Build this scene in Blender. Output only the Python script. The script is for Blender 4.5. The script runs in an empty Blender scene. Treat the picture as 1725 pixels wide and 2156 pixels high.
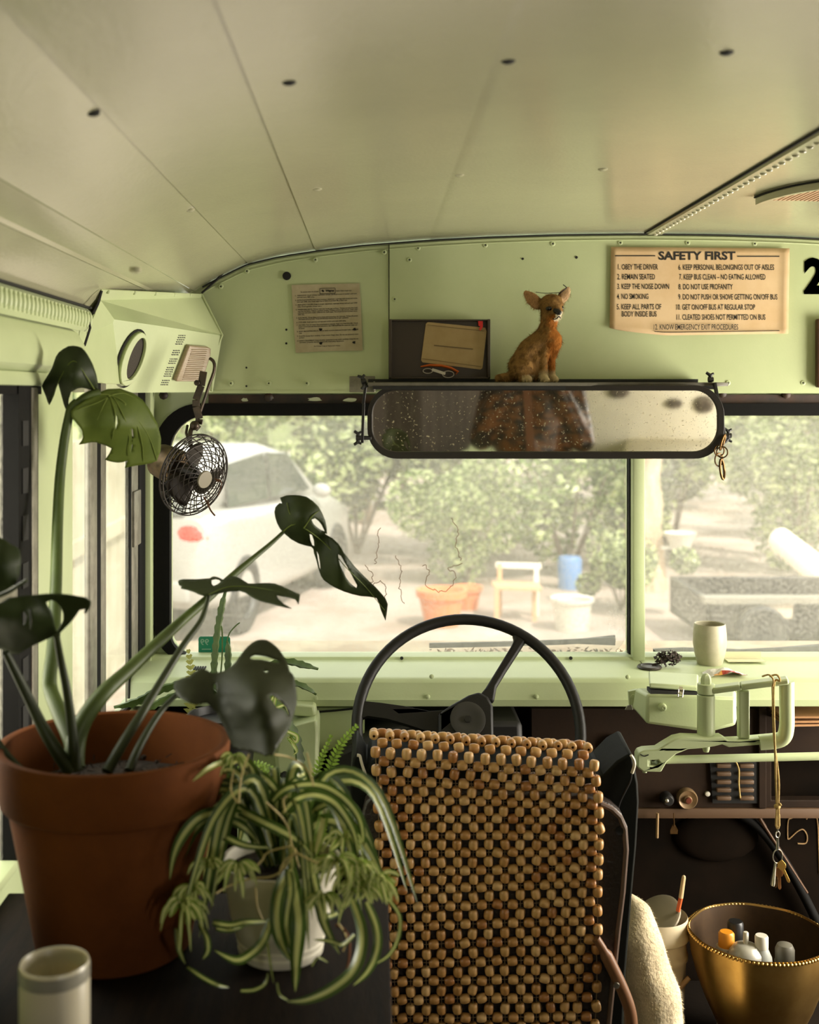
import bpy, bmesh, math, random
from mathutils import Vector, Matrix, noise
from mathutils.geometry import tessellate_polygon

C = bpy.context.scene.collection
SC = bpy.context.scene
R = math.radians
random.seed(7)

# ------------------------------------------------------------------ camera, world, sun, exposure
F, VX, VY, EYE = 2516.0, 785.0, 830.0, 1.45      # focal length in pixels, horizon point, eye height
cam_d = bpy.data.cameras.new('camera')
cam_d.sensor_fit = 'HORIZONTAL'
cam_d.sensor_width = 24.0
cam_d.lens = 24.0 * F / 1725.0
cam_d.shift_x = (862.5 - VX) / 1725.0
cam_d.shift_y = -(1078.0 - VY) / 1725.0
cam_d.clip_start = 0.15
cam_d.clip_end = 300
cam_d.dof.use_dof = True
cam_d.dof.focus_distance = 2.25
cam_d.dof.aperture_fstop = 3.6
cam = bpy.data.objects.new('camera', cam_d)
C.objects.link(cam)
cam.location = (0, 0, EYE)
cam.rotation_euler = (R(90), 0, 0)
SC.camera = cam

SC.view_settings.view_transform = 'Standard'
SC.view_settings.look = 'None'
SC.view_settings.gamma = 1.0
SC.view_settings.use_curve_mapping = False
SC.view_settings.exposure = 0.0

world = bpy.data.worlds.new('world')
SC.world = world
world.use_nodes = True
wb = world.node_tree.nodes['Background']
wb.inputs[0].default_value = (0.97, 1.0, 0.95, 1)
wb.inputs[1].default_value = 3.0

def lamp(name, kind, loc, rot, energy, color, **kw):
    d = bpy.data.lights.new(name, kind)
    d.energy = energy
    d.color = color
    for k, v in kw.items():
        setattr(d, k, v)
    o = bpy.data.objects.new(name, d)
    C.objects.link(o)
    o.location = loc
    o.rotation_euler = rot
    return o

lamp('sun', 'SUN', (0, -10, 20), (R(40), 0, R(38)), 6.5, (1.0, 0.94, 0.84), angle=R(2))
# daylight through the open entry door and the driver window, plus an added bed lamp
lamp('bed_fill_lamp', 'AREA', (1.80, -1.6, EYE - 0.30), (0, R(90), 0), 44, (1.0, 0.95, 0.86), shape='RECTANGLE', size=0.5, size_y=0.6)  # added at the unseen rear opening to brighten the bed in the mirror
lamp('daylight_entry_door', 'AREA', (1.82, 2.05, EYE - 0.50), (0, R(90), 0), 72, (1.0, 0.92, 0.79), shape='RECTANGLE', size=1.2, size_y=0.66)
lamp('daylight_driver_window', 'AREA', (-0.70, 1.55, EYE - 0.22), (0, R(-90), 0), 5, (1.0, 0.95, 0.80), shape='RECTANGLE', size=0.5, size_y=0.2)

# ------------------------------------------------------------------ helpers
def P(px, py, D):
    """the world point that the photograph shows at (px, py), D metres in front of the camera"""
    return Vector(((px - VX) * D / F, D, EYE - (py - VY) * D / F))

def W(x, D, zr):
    return Vector((x, D, EYE + zr))

def hit(px, py, p0, n):
    d = Vector(((px - VX) / F, 1.0, -(py - VY) / F))
    o = Vector((0, 0, EYE))
    return o + d * ((p0 - o).dot(n) / d.dot(n))

def lin(c):
    r = []
    for v in c:
        v /= 255.0
        r.append(v / 12.92 if v <= 0.04045 else ((v + 0.055) / 1.055) ** 2.4)
    return (r[0], r[1], r[2], 1.0)

MATS = {}
def mat(name, col, rough=0.5, metal=0.0, col2=None, nscale=8.0, ncontrast=(0.35, 0.65), bump=None, spec=0.5,
        trans=0.0, attr=None, stretch=None, coat=0.0, voronoi=None):
    """a principled material with a noise mix between two colours, an optional bump and some translucency"""
    m = bpy.data.materials.new(name)
    m.use_nodes = True
    nt = m.node_tree
    N, L = nt.nodes, nt.links
    b = N['Principled BSDF']
    b.inputs['Base Color'].default_value = lin(col)
    b.inputs['Roughness'].default_value = rough
    b.inputs['Metallic'].default_value = metal
    b.inputs['Specular IOR Level'].default_value = spec
    b.inputs['Coat Weight'].default_value = coat
    tc = N.new('ShaderNodeTexCoord')
    vec = tc.outputs['Object']
    if stretch:
        mp = N.new('ShaderNodeMapping')
        mp.inputs['Scale'].default_value = stretch
        L.new(vec, mp.inputs[0])
        vec = mp.outputs[0]
    src = None
    if attr:
        a = N.new('ShaderNodeVertexColor')
        a.layer_name = attr
        src = a.outputs[0]
    if col2:
        nz = N.new('ShaderNodeTexNoise')
        nz.inputs['Scale'].default_value = nscale
        nz.inputs['Detail'].default_value = 6
        nz.inputs['Roughness'].default_value = 0.65
        L.new(vec, nz.inputs['Vector'])
        rp = N.new('ShaderNodeValToRGB')
        rp.color_ramp.elements[0].position = ncontrast[0]
        rp.color_ramp.elements[1].position = ncontrast[1]
        rp.color_ramp.elements[0].color = lin(col)
        rp.color_ramp.elements[1].color = lin(col2)
        L.new(nz.outputs[0], rp.inputs[0])
        if src is None:
            src = rp.outputs[0]
        else:
            mx = N.new('ShaderNodeMix'); mx.data_type = 'RGBA'; mx.blend_type = 'MULTIPLY'
            mx.inputs[0].default_value = 1.0
            L.new(src, mx.inputs[6]); L.new(rp.outputs[0], mx.inputs[7])
            src = mx.outputs[2]
    if src is not None:
        L.new(src, b.inputs['Base Color'])
    if bump:
        bn = N.new('ShaderNodeTexNoise')
        bn.inputs['Scale'].default_value = bump[0]
        bn.inputs['Detail'].default_value = 3
        L.new(vec, bn.inputs['Vector'])
        bp = N.new('ShaderNodeBump')
        bp.inputs['Strength'].default_value = bump[1]
        bp.inputs['Distance'].default_value = bump[2] if len(bump) > 2 else 0.002
        L.new(bn.outputs[0], bp.inputs['Height'])
        L.new(bp.outputs[0], b.inputs['Normal'])
    if trans > 0:
        t = N.new('ShaderNodeBsdfTranslucent')
        t.inputs[0].default_value = lin(col)
        if src is not None:
            L.new(src, t.inputs[0])
        mx = N.new('ShaderNodeMixShader')
        mx.inputs[0].default_value = trans
        L.new(b.outputs[0], mx.inputs[1]); L.new(t.outputs[0], mx.inputs[2])
        L.new(mx.outputs[0], N['Material Output'].inputs[0])
    MATS[name] = m
    return m

ORG = {}
def tag(o, label=None, cat=None, group=None, kind=None):
    if label: o['label'] = label
    if cat: o['category'] = cat
    if group: o['group'] = group
    if kind: o['kind'] = kind
    return o

def thing(name, loc, label, cat, group=None, kind=None):
    o = bpy.data.objects.new(name, None)
    o.empty_display_size = 0.05
    C.objects.link(o)
    o.location = loc
    ORG[o.name] = Vector(loc)
    return tag(o, label, cat, group, kind)

class MB:
    """collects shapes given in world coordinates and links them as ONE mesh object"""
    def __init__(self):
        self.bm = bmesh.new()
        self.mi = 0
    def _f(self, vs):
        try:
            f = self.bm.faces.new(vs)
            f.material_index = self.mi
            return f
        except ValueError:
            return None
    def box(self, c, s, rot=None, bev=0.0):
        c = Vector(c)
        m = Matrix.Translation(c)
        if rot is not None:
            m = m @ (rot.to_4x4() if isinstance(rot, Matrix) else Matrix.Rotation(rot, 4, 'Z'))
        m = m @ Matrix.Diagonal((s[0], s[1], s[2], 1))
        r = bmesh.ops.create_cube(self.bm, size=1.0, matrix=m)
        fs = set(f for v in r['verts'] for f in v.link_faces)
        for f in fs: f.material_index = self.mi
        if bev > 0:
            es = list(set(e for v in r['verts'] for e in v.link_edges))
            rb = bmesh.ops.bevel(self.bm, geom=es, offset=bev, segments=2, affect='EDGES', profile=0.5)
            for f in rb['faces']: f.material_index = self.mi
        return self
    def span(self, a, b, bev=0.0):
        a, b = Vector(a), Vector(b)
        return self.box((a + b) / 2, [max(abs(b[i] - a[i]), 1e-5) for i in range(3)], None, bev)
    def bar(self, a, b, w, h, up=Vector((0, 0, 1)), bev=0.0):
        a, b = Vector(a), Vector(b)
        d = (b - a)
        l = d.length
        y = d.normalized()
        x = y.cross(up)
        if x.length < 1e-4: x = y.cross(Vector((1, 0, 0)))
        x.normalize()
        z = x.cross(y)
        return self.box((a + b) / 2, (w, l, h), Matrix((x, y, z)).transposed(), bev)
    def tube(self, pts, r, seg=10, closed=False, cap=True, flat=None):
        pts = [Vector(p) for p in pts]
        n = len(pts)
        rs = r if isinstance(r, (list, tuple)) else [r] * n
        rings = []
        prev = None
        for i in range(n):
            if closed:
                t = pts[(i + 1) % n] - pts[i - 1]
            else:
                t = pts[min(i + 1, n - 1)] - pts[max(i - 1, 0)]
            if t.length < 1e-9: t = Vector((0, 0, 1))
            t.normalize()
            if prev is None:
                u = t.cross(Vector((0, 0, 1)))
                if u.length < 0.1: u = t.cross(Vector((0, 1, 0)))
            else:
                u = prev - t * prev.dot(t)
                if u.length < 1e-6: u = t.cross(Vector((1, 0, 0)))
            u.normalize()
            prev = u
            v = t.cross(u)
            k = flat if flat else 1.0
            rings.append([self.bm.verts.new(pts[i] + (u * math.cos(2 * math.pi * j / seg) + v * k * math.sin(2 * math.pi * j / seg)) * rs[i]) for j in range(seg)])
        for i in range(n if closed else n - 1):
            a, b = rings[i], rings[(i + 1) % n]
            for j in range(seg):
                self._f((a[j], a[(j + 1) % seg], b[(j + 1) % seg], b[j]))
        if cap and not closed:
            self._f(list(reversed(rings[0])))
            self._f(rings[-1])
        return self
    def lathe(self, prof, c, axis=Vector((0, 0, 1)), seg=32, wob=None, up=None):
        """prof: (radius, height) pairs along the axis from c"""
        c = Vector(c)
        ax = Vector(axis).normalized()
        u = ax.cross(up if up is not None else Vector((0, 1, 0)))
        if u.length < 0.05: u = ax.cross(Vector((1, 0, 0)))
        u.normalize()
        v = ax.cross(u)
        rings = []
        for (r, h) in prof:
            if r < 1e-6:
                rings.append([self.bm.verts.new(c + ax * h)])
            else:
                ring = []
                for j in range(seg):
                    a = 2 * math.pi * j / seg
                    rr = r * (wob(a, h) if wob else 1.0)
                    ring.append(self.bm.verts.new(c + ax * h + (u * math.cos(a) + v * math.sin(a)) * rr))
                rings.append(ring)
        for a, b in zip(rings, rings[1:]):
            for j in range(seg):
                k = (j + 1) % seg
                if len(a) == 1 and len(b) > 1: self._f((a[0], b[k], b[j]))
                elif len(b) == 1 and len(a) > 1: self._f((a[j], a[k], b[0]))
                elif len(a) > 1: self._f((a[j], a[k], b[k], b[j]))
        return self
    def ball(self, c, r, seg=12, scale=(1, 1, 1), rot=None):
        m = Matrix.Translation(Vector(c))
        if rot is not None: m = m @ rot.to_4x4()
        m = m @ Matrix.Diagonal((scale[0], scale[1], scale[2], 1))
        rr = bmesh.ops.create_uvsphere(self.bm, u_segments=seg, v_segments=max(6, seg // 2 + 1), radius=r, matrix=m)
        for f in set(f for v in rr['verts'] for f in v.link_faces): f.material_index = self.mi
        return self
    def poly(self, pts, ext=None, holes=()):
        """a filled outline, given a thickness vector when ext is set"""
        loops = [[Vector(p) for p in pts]] + [[Vector(p) for p in h] for h in holes]
        flat = [p for l in loops for p in l]
        tris = tessellate_polygon(loops)
        va = [self.bm.verts.new(p) for p in flat]
        for t in tris: self._f([va[i] for i in t])
        if ext is not None:
            e = Vector(ext)
            vb = [self.bm.verts.new(p + e) for p in flat]
            for t in tris: self._f([vb[i] for i in reversed(t)])
            o = 0
            for l in loops:
                n = len(l)
                for i in range(n):
                    j = (i + 1) % n
                    self._f((va[o + i], va[o + j], vb[o + j], vb[o + i]))
                o += n
        return self
    def sweep(self, prof, p0, p1):
        """a profile of offset vectors carried from p0 to p1"""
        p0, p1 = Vector(p0), Vector(p1)
        a = [self.bm.verts.new(p0 + Vector(q)) for q in prof]
        b = [self.bm.verts.new(p1 + Vector(q)) for q in prof]
        for i in range(len(prof) - 1):
            self._f((a[i], a[i + 1], b[i + 1], b[i]))
        return self
    def build(self, name, mats, parent=None, smooth=True, bev=0.0, auto=40, recalc=True, solid=0.0, sub=0, world_origin=False):
        bm = self.bm
        if recalc: bmesh.ops.recalc_face_normals(bm, faces=bm.faces[:])
        if parent is not None:
            org = ORG[parent.name]
        elif world_origin or not bm.verts:
            org = Vector((0, 0, 0))
        else:
            lo = [min(v.co[i] for v in bm.verts) for i in range(3)]
            hi = [max(v.co[i] for v in bm.verts) for i in range(3)]
            org = Vector(((lo[0] + hi[0]) / 2, (lo[1] + hi[1]) / 2, lo[2]))
        for v in bm.verts: v.co -= org
        if smooth:
            for f in bm.faces: f.smooth = True
            for e in bm.edges:
                if len(e.link_faces) == 2:
                    try:
                        if e.calc_face_angle() > R(auto): e.smooth = False
                    except ValueError: pass
        me = bpy.data.meshes.new(name)
        bm.to_mesh(me)
        bm.free()
        if not isinstance(mats, (list, tuple)): mats = [mats]
        for m in mats: me.materials.append(m)
        o = bpy.data.objects.new(name, me)
        C.objects.link(o)
        if parent is not None:
            o.parent = parent
        else:
            o.location = org
        ORG[o.name] = org.copy()
        if solid:
            s = o.modifiers.new('solid', 'SOLIDIFY'); s.thickness = solid; s.offset = 0
        if bev:
            b = o.modifiers.new('bevel', 'BEVEL'); b.width = bev; b.segments = 2; b.limit_method = 'ANGLE'; b.angle_limit = R(40)
        if sub:
            s = o.modifiers.new('sub', 'SUBSURF'); s.levels = sub; s.render_levels = sub
        return o

def put_text(mb, body, p, ux, uz, width, height, bold=0.0, align='L', lift=0.0):
    """letters laid on a plane: p is the lower left corner of the line, ux and uz unit vectors, fitted to width x height"""
    cu = bpy.data.curves.new('letters', 'FONT')
    cu.body = body
    cu.size = 1.0
    cu.offset = bold
    cu.resolution_u = 3
    ob = bpy.data.objects.new('letters', cu)
    C.objects.link(ob)
    dg = bpy.context.evaluated_depsgraph_get()
    me = bpy.data.meshes.new_from_object(ob.evaluated_get(dg))
    bpy.data.objects.remove(ob)
    if not me.vertices: return
    xs = [v.co.x for v in me.vertices]; ys = [v.co.y for v in me.vertices]
    x0, x1, y0, y1 = min(xs), max(xs), min(ys), max(ys)
    capy = 0.72 if any(ch.isupper() or ch.isdigit() for ch in body) else (y1 - max(0, y0))
    sx = width / (x1 - x0) if width else height / capy
    sy = height / capy
    n = ux.cross(uz)
    vs = [mb.bm.verts.new(p + ux * ((v.co.x - x0) * sx) + uz * (v.co.y * sy) - n * 0 + n * lift) for v in me.vertices]
    for q in me.polygons:
        mb._f([vs[i] for i in q.vertices])
    bpy.data.meshes.remove(me)

def rrect(x0, z0, x1, z1, r, seg=8):
    """outline of a rounded rectangle, as (x, z) pairs"""
    out = []
    for cx, cz, a0 in ((x1 - r, z1 - r, 0), (x0 + r, z1 - r, 90), (x0 + r, z0 + r, 180), (x1 - r, z0 + r, 270)):
        for k in range(seg + 1):
            a = R(a0 + 90 * k / seg)
            out.append((cx + r * math.cos(a), cz + r * math.sin(a)))
    return out

def bez(pts, n=8):
    """a smooth curve through points (Catmull-Rom)"""
    pts = [Vector(p) for p in pts]
    out = []
    for i in range(len(pts) - 1):
        p0 = pts[max(i - 1, 0)]; p1 = pts[i]; p2 = pts[i + 1]; p3 = pts[min(i + 2, len(pts) - 1)]
        for k in range(n):
            t = k / n
            out.append(0.5 * ((2 * p1) + (p2 - p0) * t + (2 * p0 - 5 * p1 + 4 * p2 - p3) * t * t + (3 * p1 - p0 - 3 * p2 + p3) * t ** 3))
    out.append(pts[-1])
    return out

def remesh(mb, voxel, smooth_it=6):
    """melts overlapping shapes into one continuous surface; returns a new MB"""
    me = bpy.data.meshes.new('melt')
    mb.bm.to_mesh(me)
    mb.bm.free()
    o = bpy.data.objects.new('melt', me)
    C.objects.link(o)
    m = o.modifiers.new('r', 'REMESH'); m.mode = 'VOXEL'; m.voxel_size = voxel
    s = o.modifiers.new('s', 'SMOOTH'); s.iterations = smooth_it; s.factor = 0.5
    dg = bpy.context.evaluated_depsgraph_get()
    me2 = bpy.data.meshes.new_from_object(o.evaluated_get(dg))
    bpy.data.objects.remove(o)
    out = MB()
    out.bm.from_mesh(me2)
    bpy.data.meshes.remove(me2)
    return out

def limb(mb, a, b, ra, rb, n=7):
    a, b = Vector(a), Vector(b)
    for k in range(n + 1):
        t = k / n
        mb.ball(a.lerp(b, t), ra + (rb - ra) * t, 12)

def dup(o, loc=None, rotz=None, scale=None, label=None):
    """a copy of a thing and of each of its parts"""
    c = o.copy()
    C.objects.link(c)
    ORG[c.name] = ORG[o.name].copy()
    if loc is not None: c.location = loc
    if rotz is not None: c.rotation_euler = (0, 0, rotz)
    if scale is not None: c.scale = scale
    if label: c['label'] = label
    for ch in list(o.children):
        d = ch.copy(); C.objects.link(d); d.parent = c
        for g in list(ch.children):
            e = g.copy(); C.objects.link(e); e.parent = d
    return c

# ------------------------------------------------------------------ materials
GREEN = mat('green_paint', (177, 188, 143), 0.42, col2=(184, 194, 150), nscale=5, bump=(220, 0.18, 0.0008))
CEILP = mat('ceiling_paint', (160, 158, 130), 0.17, col2=(166, 164, 134), nscale=3, bump=(190, 0.35, 0.0010), spec=0.7)
DARKLINE = mat('dark_gap', (16, 14, 10), 0.8)
RUBBER = mat('black_rubber', (13, 12, 10), 0.8, bump=(60, 0.3), spec=0.15)
RUST = mat('rusty_strip', (62, 36, 14), 0.6, col2=(20, 15, 10), nscale=14, bump=(40, 0.4))
ALU = mat('dull_aluminium', (150, 146, 132), 0.45, metal=0.6, col2=(120, 116, 104), nscale=30)
BLACK = mat('black_metal', (18, 17, 15), 0.45, bump=(90, 0.2))
BLACKPL = mat('black_plastic', (26, 25, 23), 0.42, bump=(140, 0.12))
STEEL = mat('steel', (190, 184, 168), 0.3, metal=1.0)
PAPERW = mat('paper_grey', (178, 166, 138), 0.8, col2=(160, 148, 118), nscale=20)
INK = mat('black_ink', (24, 20, 14), 0.7)
WOODD = mat('dark_table_wood', (28, 19, 12), 0.75, spec=0.08, col2=(14, 9, 6), nscale=6, stretch=(14, 1.5, 14), bump=(40, 0.3))
BRASS = mat('old_brass', (196, 160, 92), 0.34, metal=1.0, col2=(166, 128, 66), nscale=6, bump=(14, 0.25, 0.002))
WHITEP = mat('white_plastic', (205, 200, 185), 0.4)
# ------------------------------------------------------------------ the bus shell
XC, XL, XR, DF, DB = 0.577, -0.50, 1.654, 2.60, -2.6
_left = [(-0.50, 0.148), (-0.482, 0.170), (-0.46, 0.188), (-0.43, 0.205), (-0.392, 0.224), (-0.35, 0.248), (-0.31, 0.268), (-0.272, 0.286),
         (-0.20, 0.303), (-0.125, 0.3145), (-0.02, 0.327), (0.12, 0.338), (0.25, 0.345), (0.40, 0.350), (XC, 0.352)]
ROOF = _left + [(2 * XC - x, z) for x, z in reversed(_left[:-1])]
def roofz(x):
    for (a, za), (b, zb) in zip(ROOF, ROOF[1:]):
        if a <= x <= b:
            return za + (zb - za) * (x - a) / (b - a)
    return 0.148
def roofpt(px, py):
    D = 1.5
    for _ in range(30):
        D = roofz((px - VX) * D / F) * F / (VY - py)
    return P(px, py, D)

mb = MB()
prof = []
SEAMS = [-0.435, -0.388, -0.272, -0.125, 0.127, 1.028, 1.28, 1.425, 1.543]
for i, (x, z) in enumerate(ROOF):
    prof.append((x, z))
for s in SEAMS:
    prof.append((s - 0.003, roofz(s - 0.003))); prof.append((s + 0.0005, roofz(s) - (0.0018 if s != 0.127 else 0.0006))); prof.append((s + 0.012, roofz(s + 0.012) - 0.0005))
prof.sort()
mb.sweep([(x, 0, EYE + z) for x, z in prof], (0, DB, 0), (0, DF + 0.02, 0))
ceiling = tag(mb.build('ceiling', CEILP, auto=12, world_origin=True), kind='structure')
for q in [(195, 238), (608, 173), (1070, 128), (1530, 110), (400, 442), (668, 398), (968, 368), (1270, 356), (285, 570)]:
    p = roofpt(*q)
    m = MB(); m.mi = 0
    m.lathe([(0.0075, 0.004), (0.0075, -0.001), (0.004, -0.003), (0.0, -0.0033)], p, Vector((0, 0, 1)), 12)
    m.build('screw', DARKLINE if q[1] < 300 else CEILP, ceiling)

# embossed rails: one where the roof meets the left wall, one along the middle of the roof
def rail(a, b, wdir, ndir, width, n, r, th=0.006):
    m = MB()
    a, b, wdir, ndir = Vector(a), Vector(b), Vector(wdir).normalized(), Vector(ndir).normalized()
    q = [-wdir * width / 2, -wdir * (width / 2 - th) + ndir * th, wdir * (width / 2 - th) + ndir * th, wdir * width / 2]
    m.sweep(q, a, b)
    for i in range(n):
        c = a.lerp(b, (i + 0.5) / n) + ndir * th
        m.ball(c, r, 8, (0.62, 0.62, 1.5), None) if abs(wdir.z) > 0.5 else m.ball(c, r, 8, (0.9, 0.5, 0.55))
    return m
m = rail(W(-0.492, 0.2, 0.127), W(-0.492, 2.06, 0.127), (0, 0, 1), (1, 0, 0), 0.040, 90, 0.0095)
t1 = tag(m.build('trim_1', GREEN), kind='structure')
m = MB(); m.span(W(-0.497, 0.2, 0.147), W(-0.484, 2.06, 0.150)); m.build('rail_gap', DARKLINE, t1)
m = rail(W(0.612, 0.6, 0.349), W(0.612, DF, 0.349), (1, 0, 0), (0, 0, -1), 0.036, 70, 0.0065, 0.003)
t2 = tag(m.build('trim_2', CEILP), kind='structure')
m = MB(); m.span(W(0.5905, 0.6, 0.3482), W(0.5918, DF, 0.3515)); m.build('rail_gap', DARKLINE, t2)

# left wall
mb = MB()
mb.span(W(-0.53, DB, -1.45), W(XL, DF + 0.03, -0.655))
mb.span(W(-0.53, DB, -0.66), W(XL, 1.40, 0.15))
mb.span(W(-0.53, 1.40, 0.02), W(XL + 0.0, DF + 0.03, 0.15))
mb.span(W(-0.525, 0.85, -0.655), W(-0.488, DF - 0.01, -0.640), 0.004)
mb.span(W(-0.510, 1.765, -0.645), W(-0.499, 1.990, 0.03), 0.004)
wl = tag(mb.build('wall_left', GREEN, auto=30), kind='structure')
m = MB()
pr = [(-0.50, 0.108), (-0.488, 0.100), (-0.478, 0.082), (-0.472, 0.060), (-0.474, 0.042), (-0.484, 0.033), (-0.50, 0.031)]
for D0, D1 in ((0.2, 1.98),):
    m.sweep([(x, 0, EYE + z) for x, z in pr], (0, D0, 0), (0, D1, 0))
    m.sweep([(x, 0, EYE + z) for x, z in pr], (0, D1, 0), (-0.012, D1 + 0.035, 0))
    m.poly([Vector((x - 0.012, D1 + 0.035, EYE + z)) for x, z in pr])
m.build('header_panel', GREEN, wl)
m = MB(); m.span(W(-0.50, 0.5, 0.012), W(-0.482, 1.79, 0.032), 0.003); m.build('track_cover', GREEN, wl)
m = MB()
m.span(W(-0.512, 1.640, -0.64), W(-0.486, 1.700, 0.012)); m.span(W(-0.505, 1.728, -0.64), W(-0.4865, 1.738, 0.012))
m.span(W(-0.505, 1.42, 0.0), W(-0.488, 1.76, 0.016))
m.build('window_track', RUBBER, wl)
m = MB(); m.span(W(-0.508, 1.700, -0.64), W(-0.484, 1.728, 0.01), 0.002); m.build('track_strip', ALU, wl)
m = MB()
for k in range(9):
    m.span(W(-0.4862, 1.655, -0.60 + k * 0.066), W(-0.4845, 1.682, -0.565 + k * 0.066))
m.build('track_slot', DARKLINE, wl)
m = MB(); m.lathe([(0.0, 0.004), (0.004, 0.003), (0.006, 0.0)], P(67, 889, 1.752) + Vector((0.001, 0, 0)), Vector((1, 0, 0)), 12); m.build('screw', ALU, wl)

# dusty glass
def glass(name, dust, streak=False, base=0.21, amp=0.45, tint=(226, 222, 210), ior=1.3):
    m = bpy.data.materials.new(name)
    m.use_nodes = True
    nt = m.node_tree; N, L = nt.nodes, nt.links
    for n in list(N): N.remove(n)
    out = N.new('ShaderNodeOutputMaterial')
    tr = N.new('ShaderNodeBsdfTransparent')
    df = N.new('ShaderNodeBsdfDiffuse'); tl = N.new('ShaderNodeBsdfTranslucent')
    df.inputs[0].default_value = lin(tint); tl.inputs[0].default_value = lin(tint)
    mx1 = N.new('ShaderNodeMixShader'); mx1.inputs[0].default_value = 0.6
    L.new(df.outputs[0], mx1.inputs[1]); L.new(tl.outputs[0], mx1.inputs[2])
    tc = N.new('ShaderNodeTexCoord')
    n1 = N.new('ShaderNodeTexNoise'); n1.inputs['Scale'].default_value = 3.2; n1.inputs['Detail'].default_value = 8; n1.inputs['Roughness'].default_value = 0.7
    n2 = N.new('ShaderNodeTexNoise'); n2.inputs['Scale'].default_value = 130; n2.inputs['Detail'].default_value = 2
    L.new(tc.outputs['Object'], n1.inputs[0]); L.new(tc.outputs['Object'], n2.inputs[0])
    a = N.new('ShaderNodeMath'); a.operation = 'MULTIPLY_ADD'; a.inputs[1].default_value = amp; a.inputs[2].default_value = base - amp * 0.5
    L.new(n1.outputs[0], a.inputs[0])
    b = N.new('ShaderNodeMath'); b.operation = 'MULTIPLY_ADD'; b.inputs[1].default_value = 0.30; b.inputs[2].default_value = -0.15
    L.new(n2.outputs[0], b.inputs[0])
    s = N.new('ShaderNodeMath'); s.operation = 'ADD'; s.use_clamp = True
    L.new(a.outputs[0], s.inputs[0]); L.new(b.outputs[0], s.inputs[1])
    mx2 = N.new('ShaderNodeMixShader')
    L.new(s.outputs[0], mx2.inputs[0]); L.new(tr.outputs[0], mx2.inputs[1]); L.new(mx1.outputs[0], mx2.inputs[2])
    gl = N.new('ShaderNodeBsdfGlossy'); gl.inputs['Roughness'].default_value = 0.05
    fr = N.new('ShaderNodeFresnel'); fr.inputs[0].default_value = ior
    mx3 = N.new('ShaderNodeMixShader')
    geo = N.new('ShaderNodeNewGeometry'); fm = N.new('ShaderNodeMath'); fm.operation = 'MULTIPLY_ADD'; fm.inputs[1].default_value = -1.0; fm.inputs[2].default_value = 1.0
    L.new(geo.outputs['Backfacing'], fm.inputs[0])
    fx_ = N.new('ShaderNodeMath'); fx_.operation = 'MULTIPLY'; L.new(fr.outputs[0], fx_.inputs[0]); L.new(fm.outputs[0], fx_.inputs[1])
    L.new(fx_.outputs[0], mx3.inputs[0]); L.new(mx2.outputs[0], mx3.inputs[1]); L.new(gl.outputs[0], mx3.inputs[2])
    L.new(mx3.outputs[0], out.inputs[0])
    return m
GLASS = glass('dusty_windscreen', 1)
GLASS2 = glass('dusty_side_glass', 1, base=0.12, amp=0.25, tint=(236, 232, 212), ior=1.08)

def rr4(x0, z0, x1, z1, rtr, rtl, rbl, rbr, seg=10):
    out = []
    for cx, cz, r, a0 in ((x1 - rtr, z1 - rtr, rtr, 0), (x0 + rtl, z1 - rtl, rtl, 90), (x0 + rbl, z0 + rbl, rbl, 180), (x1 - rbr, z0 + rbr, rbr, 270)):
        for k in range(seg + 1):
            a = R(a0 + 90 * k / seg)
            out.append((cx + r * math.cos(a), cz + r * math.sin(a)))
    return out

ZT, ZB = -0.0470, -0.5715
inL = rr4(-0.444, ZB, 0.5615, ZT, 0.006, 0.080, 0.050, 0.006)
ouL = rr4(-0.478, ZB - 0.012, 0.5655, ZT + 0.027, 0.010, 0.100, 0.075, 0.010)
mir = lambda l: [(2 * XC - x, z) for x, z in reversed(l)]
inR, ouR = mir(inL), mir(ouL)

# front wall: roof-high header, window surround, mullion, sheets and screws
mb = MB()
top = [(x, z - 0.002) for x, z in ROOF if -0.38 < x < 2 * XC + 0.38]
hp = [W(-0.40, DF, 0.003)] + [W(-0.40, DF, 0.222)] + [W(x, DF, z) for x, z in top] + [W(2 * XC + 0.40, DF, 0.222), W(2 * XC + 0.40, DF, 0.003)]
mb.poly(hp, (0, 0.03, 0))
mb.poly([W(-0.53, 2.632, -0.70), W(1.68, 2.632, -0.70), W(1.68, 2.632, 0.2), W(-0.53, 2.632, 0.2)], (0, 0.02, 0),
        holes=[[W(x, 2.632, z) for x, z in reversed(inL)], [W(x, 2.632, z) for x, z in reversed(inR)]])
mb.span(W(-0.503, 2.585, -0.66), W(-0.480, 2.64, 0.03), 0.003)
mb.span(W(0.5640, 2.588, -0.585), W(0.5905, 2.64, 0.0), 0.003)
mb.span(W(-0.44, 2.596, 0.002), W(1.60, 2.606, 0.008))
wf = tag(mb.build('wall_front', GREEN, auto=30), kind='structure')
# overlapping header sheets with folded edges
def sheet(x0, x1, D):
    m = MB()
    xs = [x0 + (x1 - x0) * i / 24 for i in range(25)]
    lo = [W(x, D, 0.006) for x in (x0, x1)]
    m.poly([lo[0]] + [W(x, D, min(roofz(x) - 0.008, 99)) for x in xs] + [lo[1]], (0, -0.0022, 0))
    e = [W(x, D - 0.003, roofz(x) - 0.0165) for x in xs]
    m.tube(e, 0.0016, 6)
    return m.build('header_sheet', GREEN, wf, auto=30)
sheet(-0.385, 0.0345, 2.5995)
sheet(0.0365, 1.52, 2.5965)
m = MB(); m.span(W(0.0345, 2.5955, 0.006), W(0.0365, 2.5985, 0.325))
xs = [-0.37 + 1.9 * i / 60 for i in range(61)]
m.tube([W(x, 2.594, roofz(x) - 0.004) for x in xs], 0.0018, 6)
m.build('sheet_gap', DARKLINE, wf)
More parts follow.
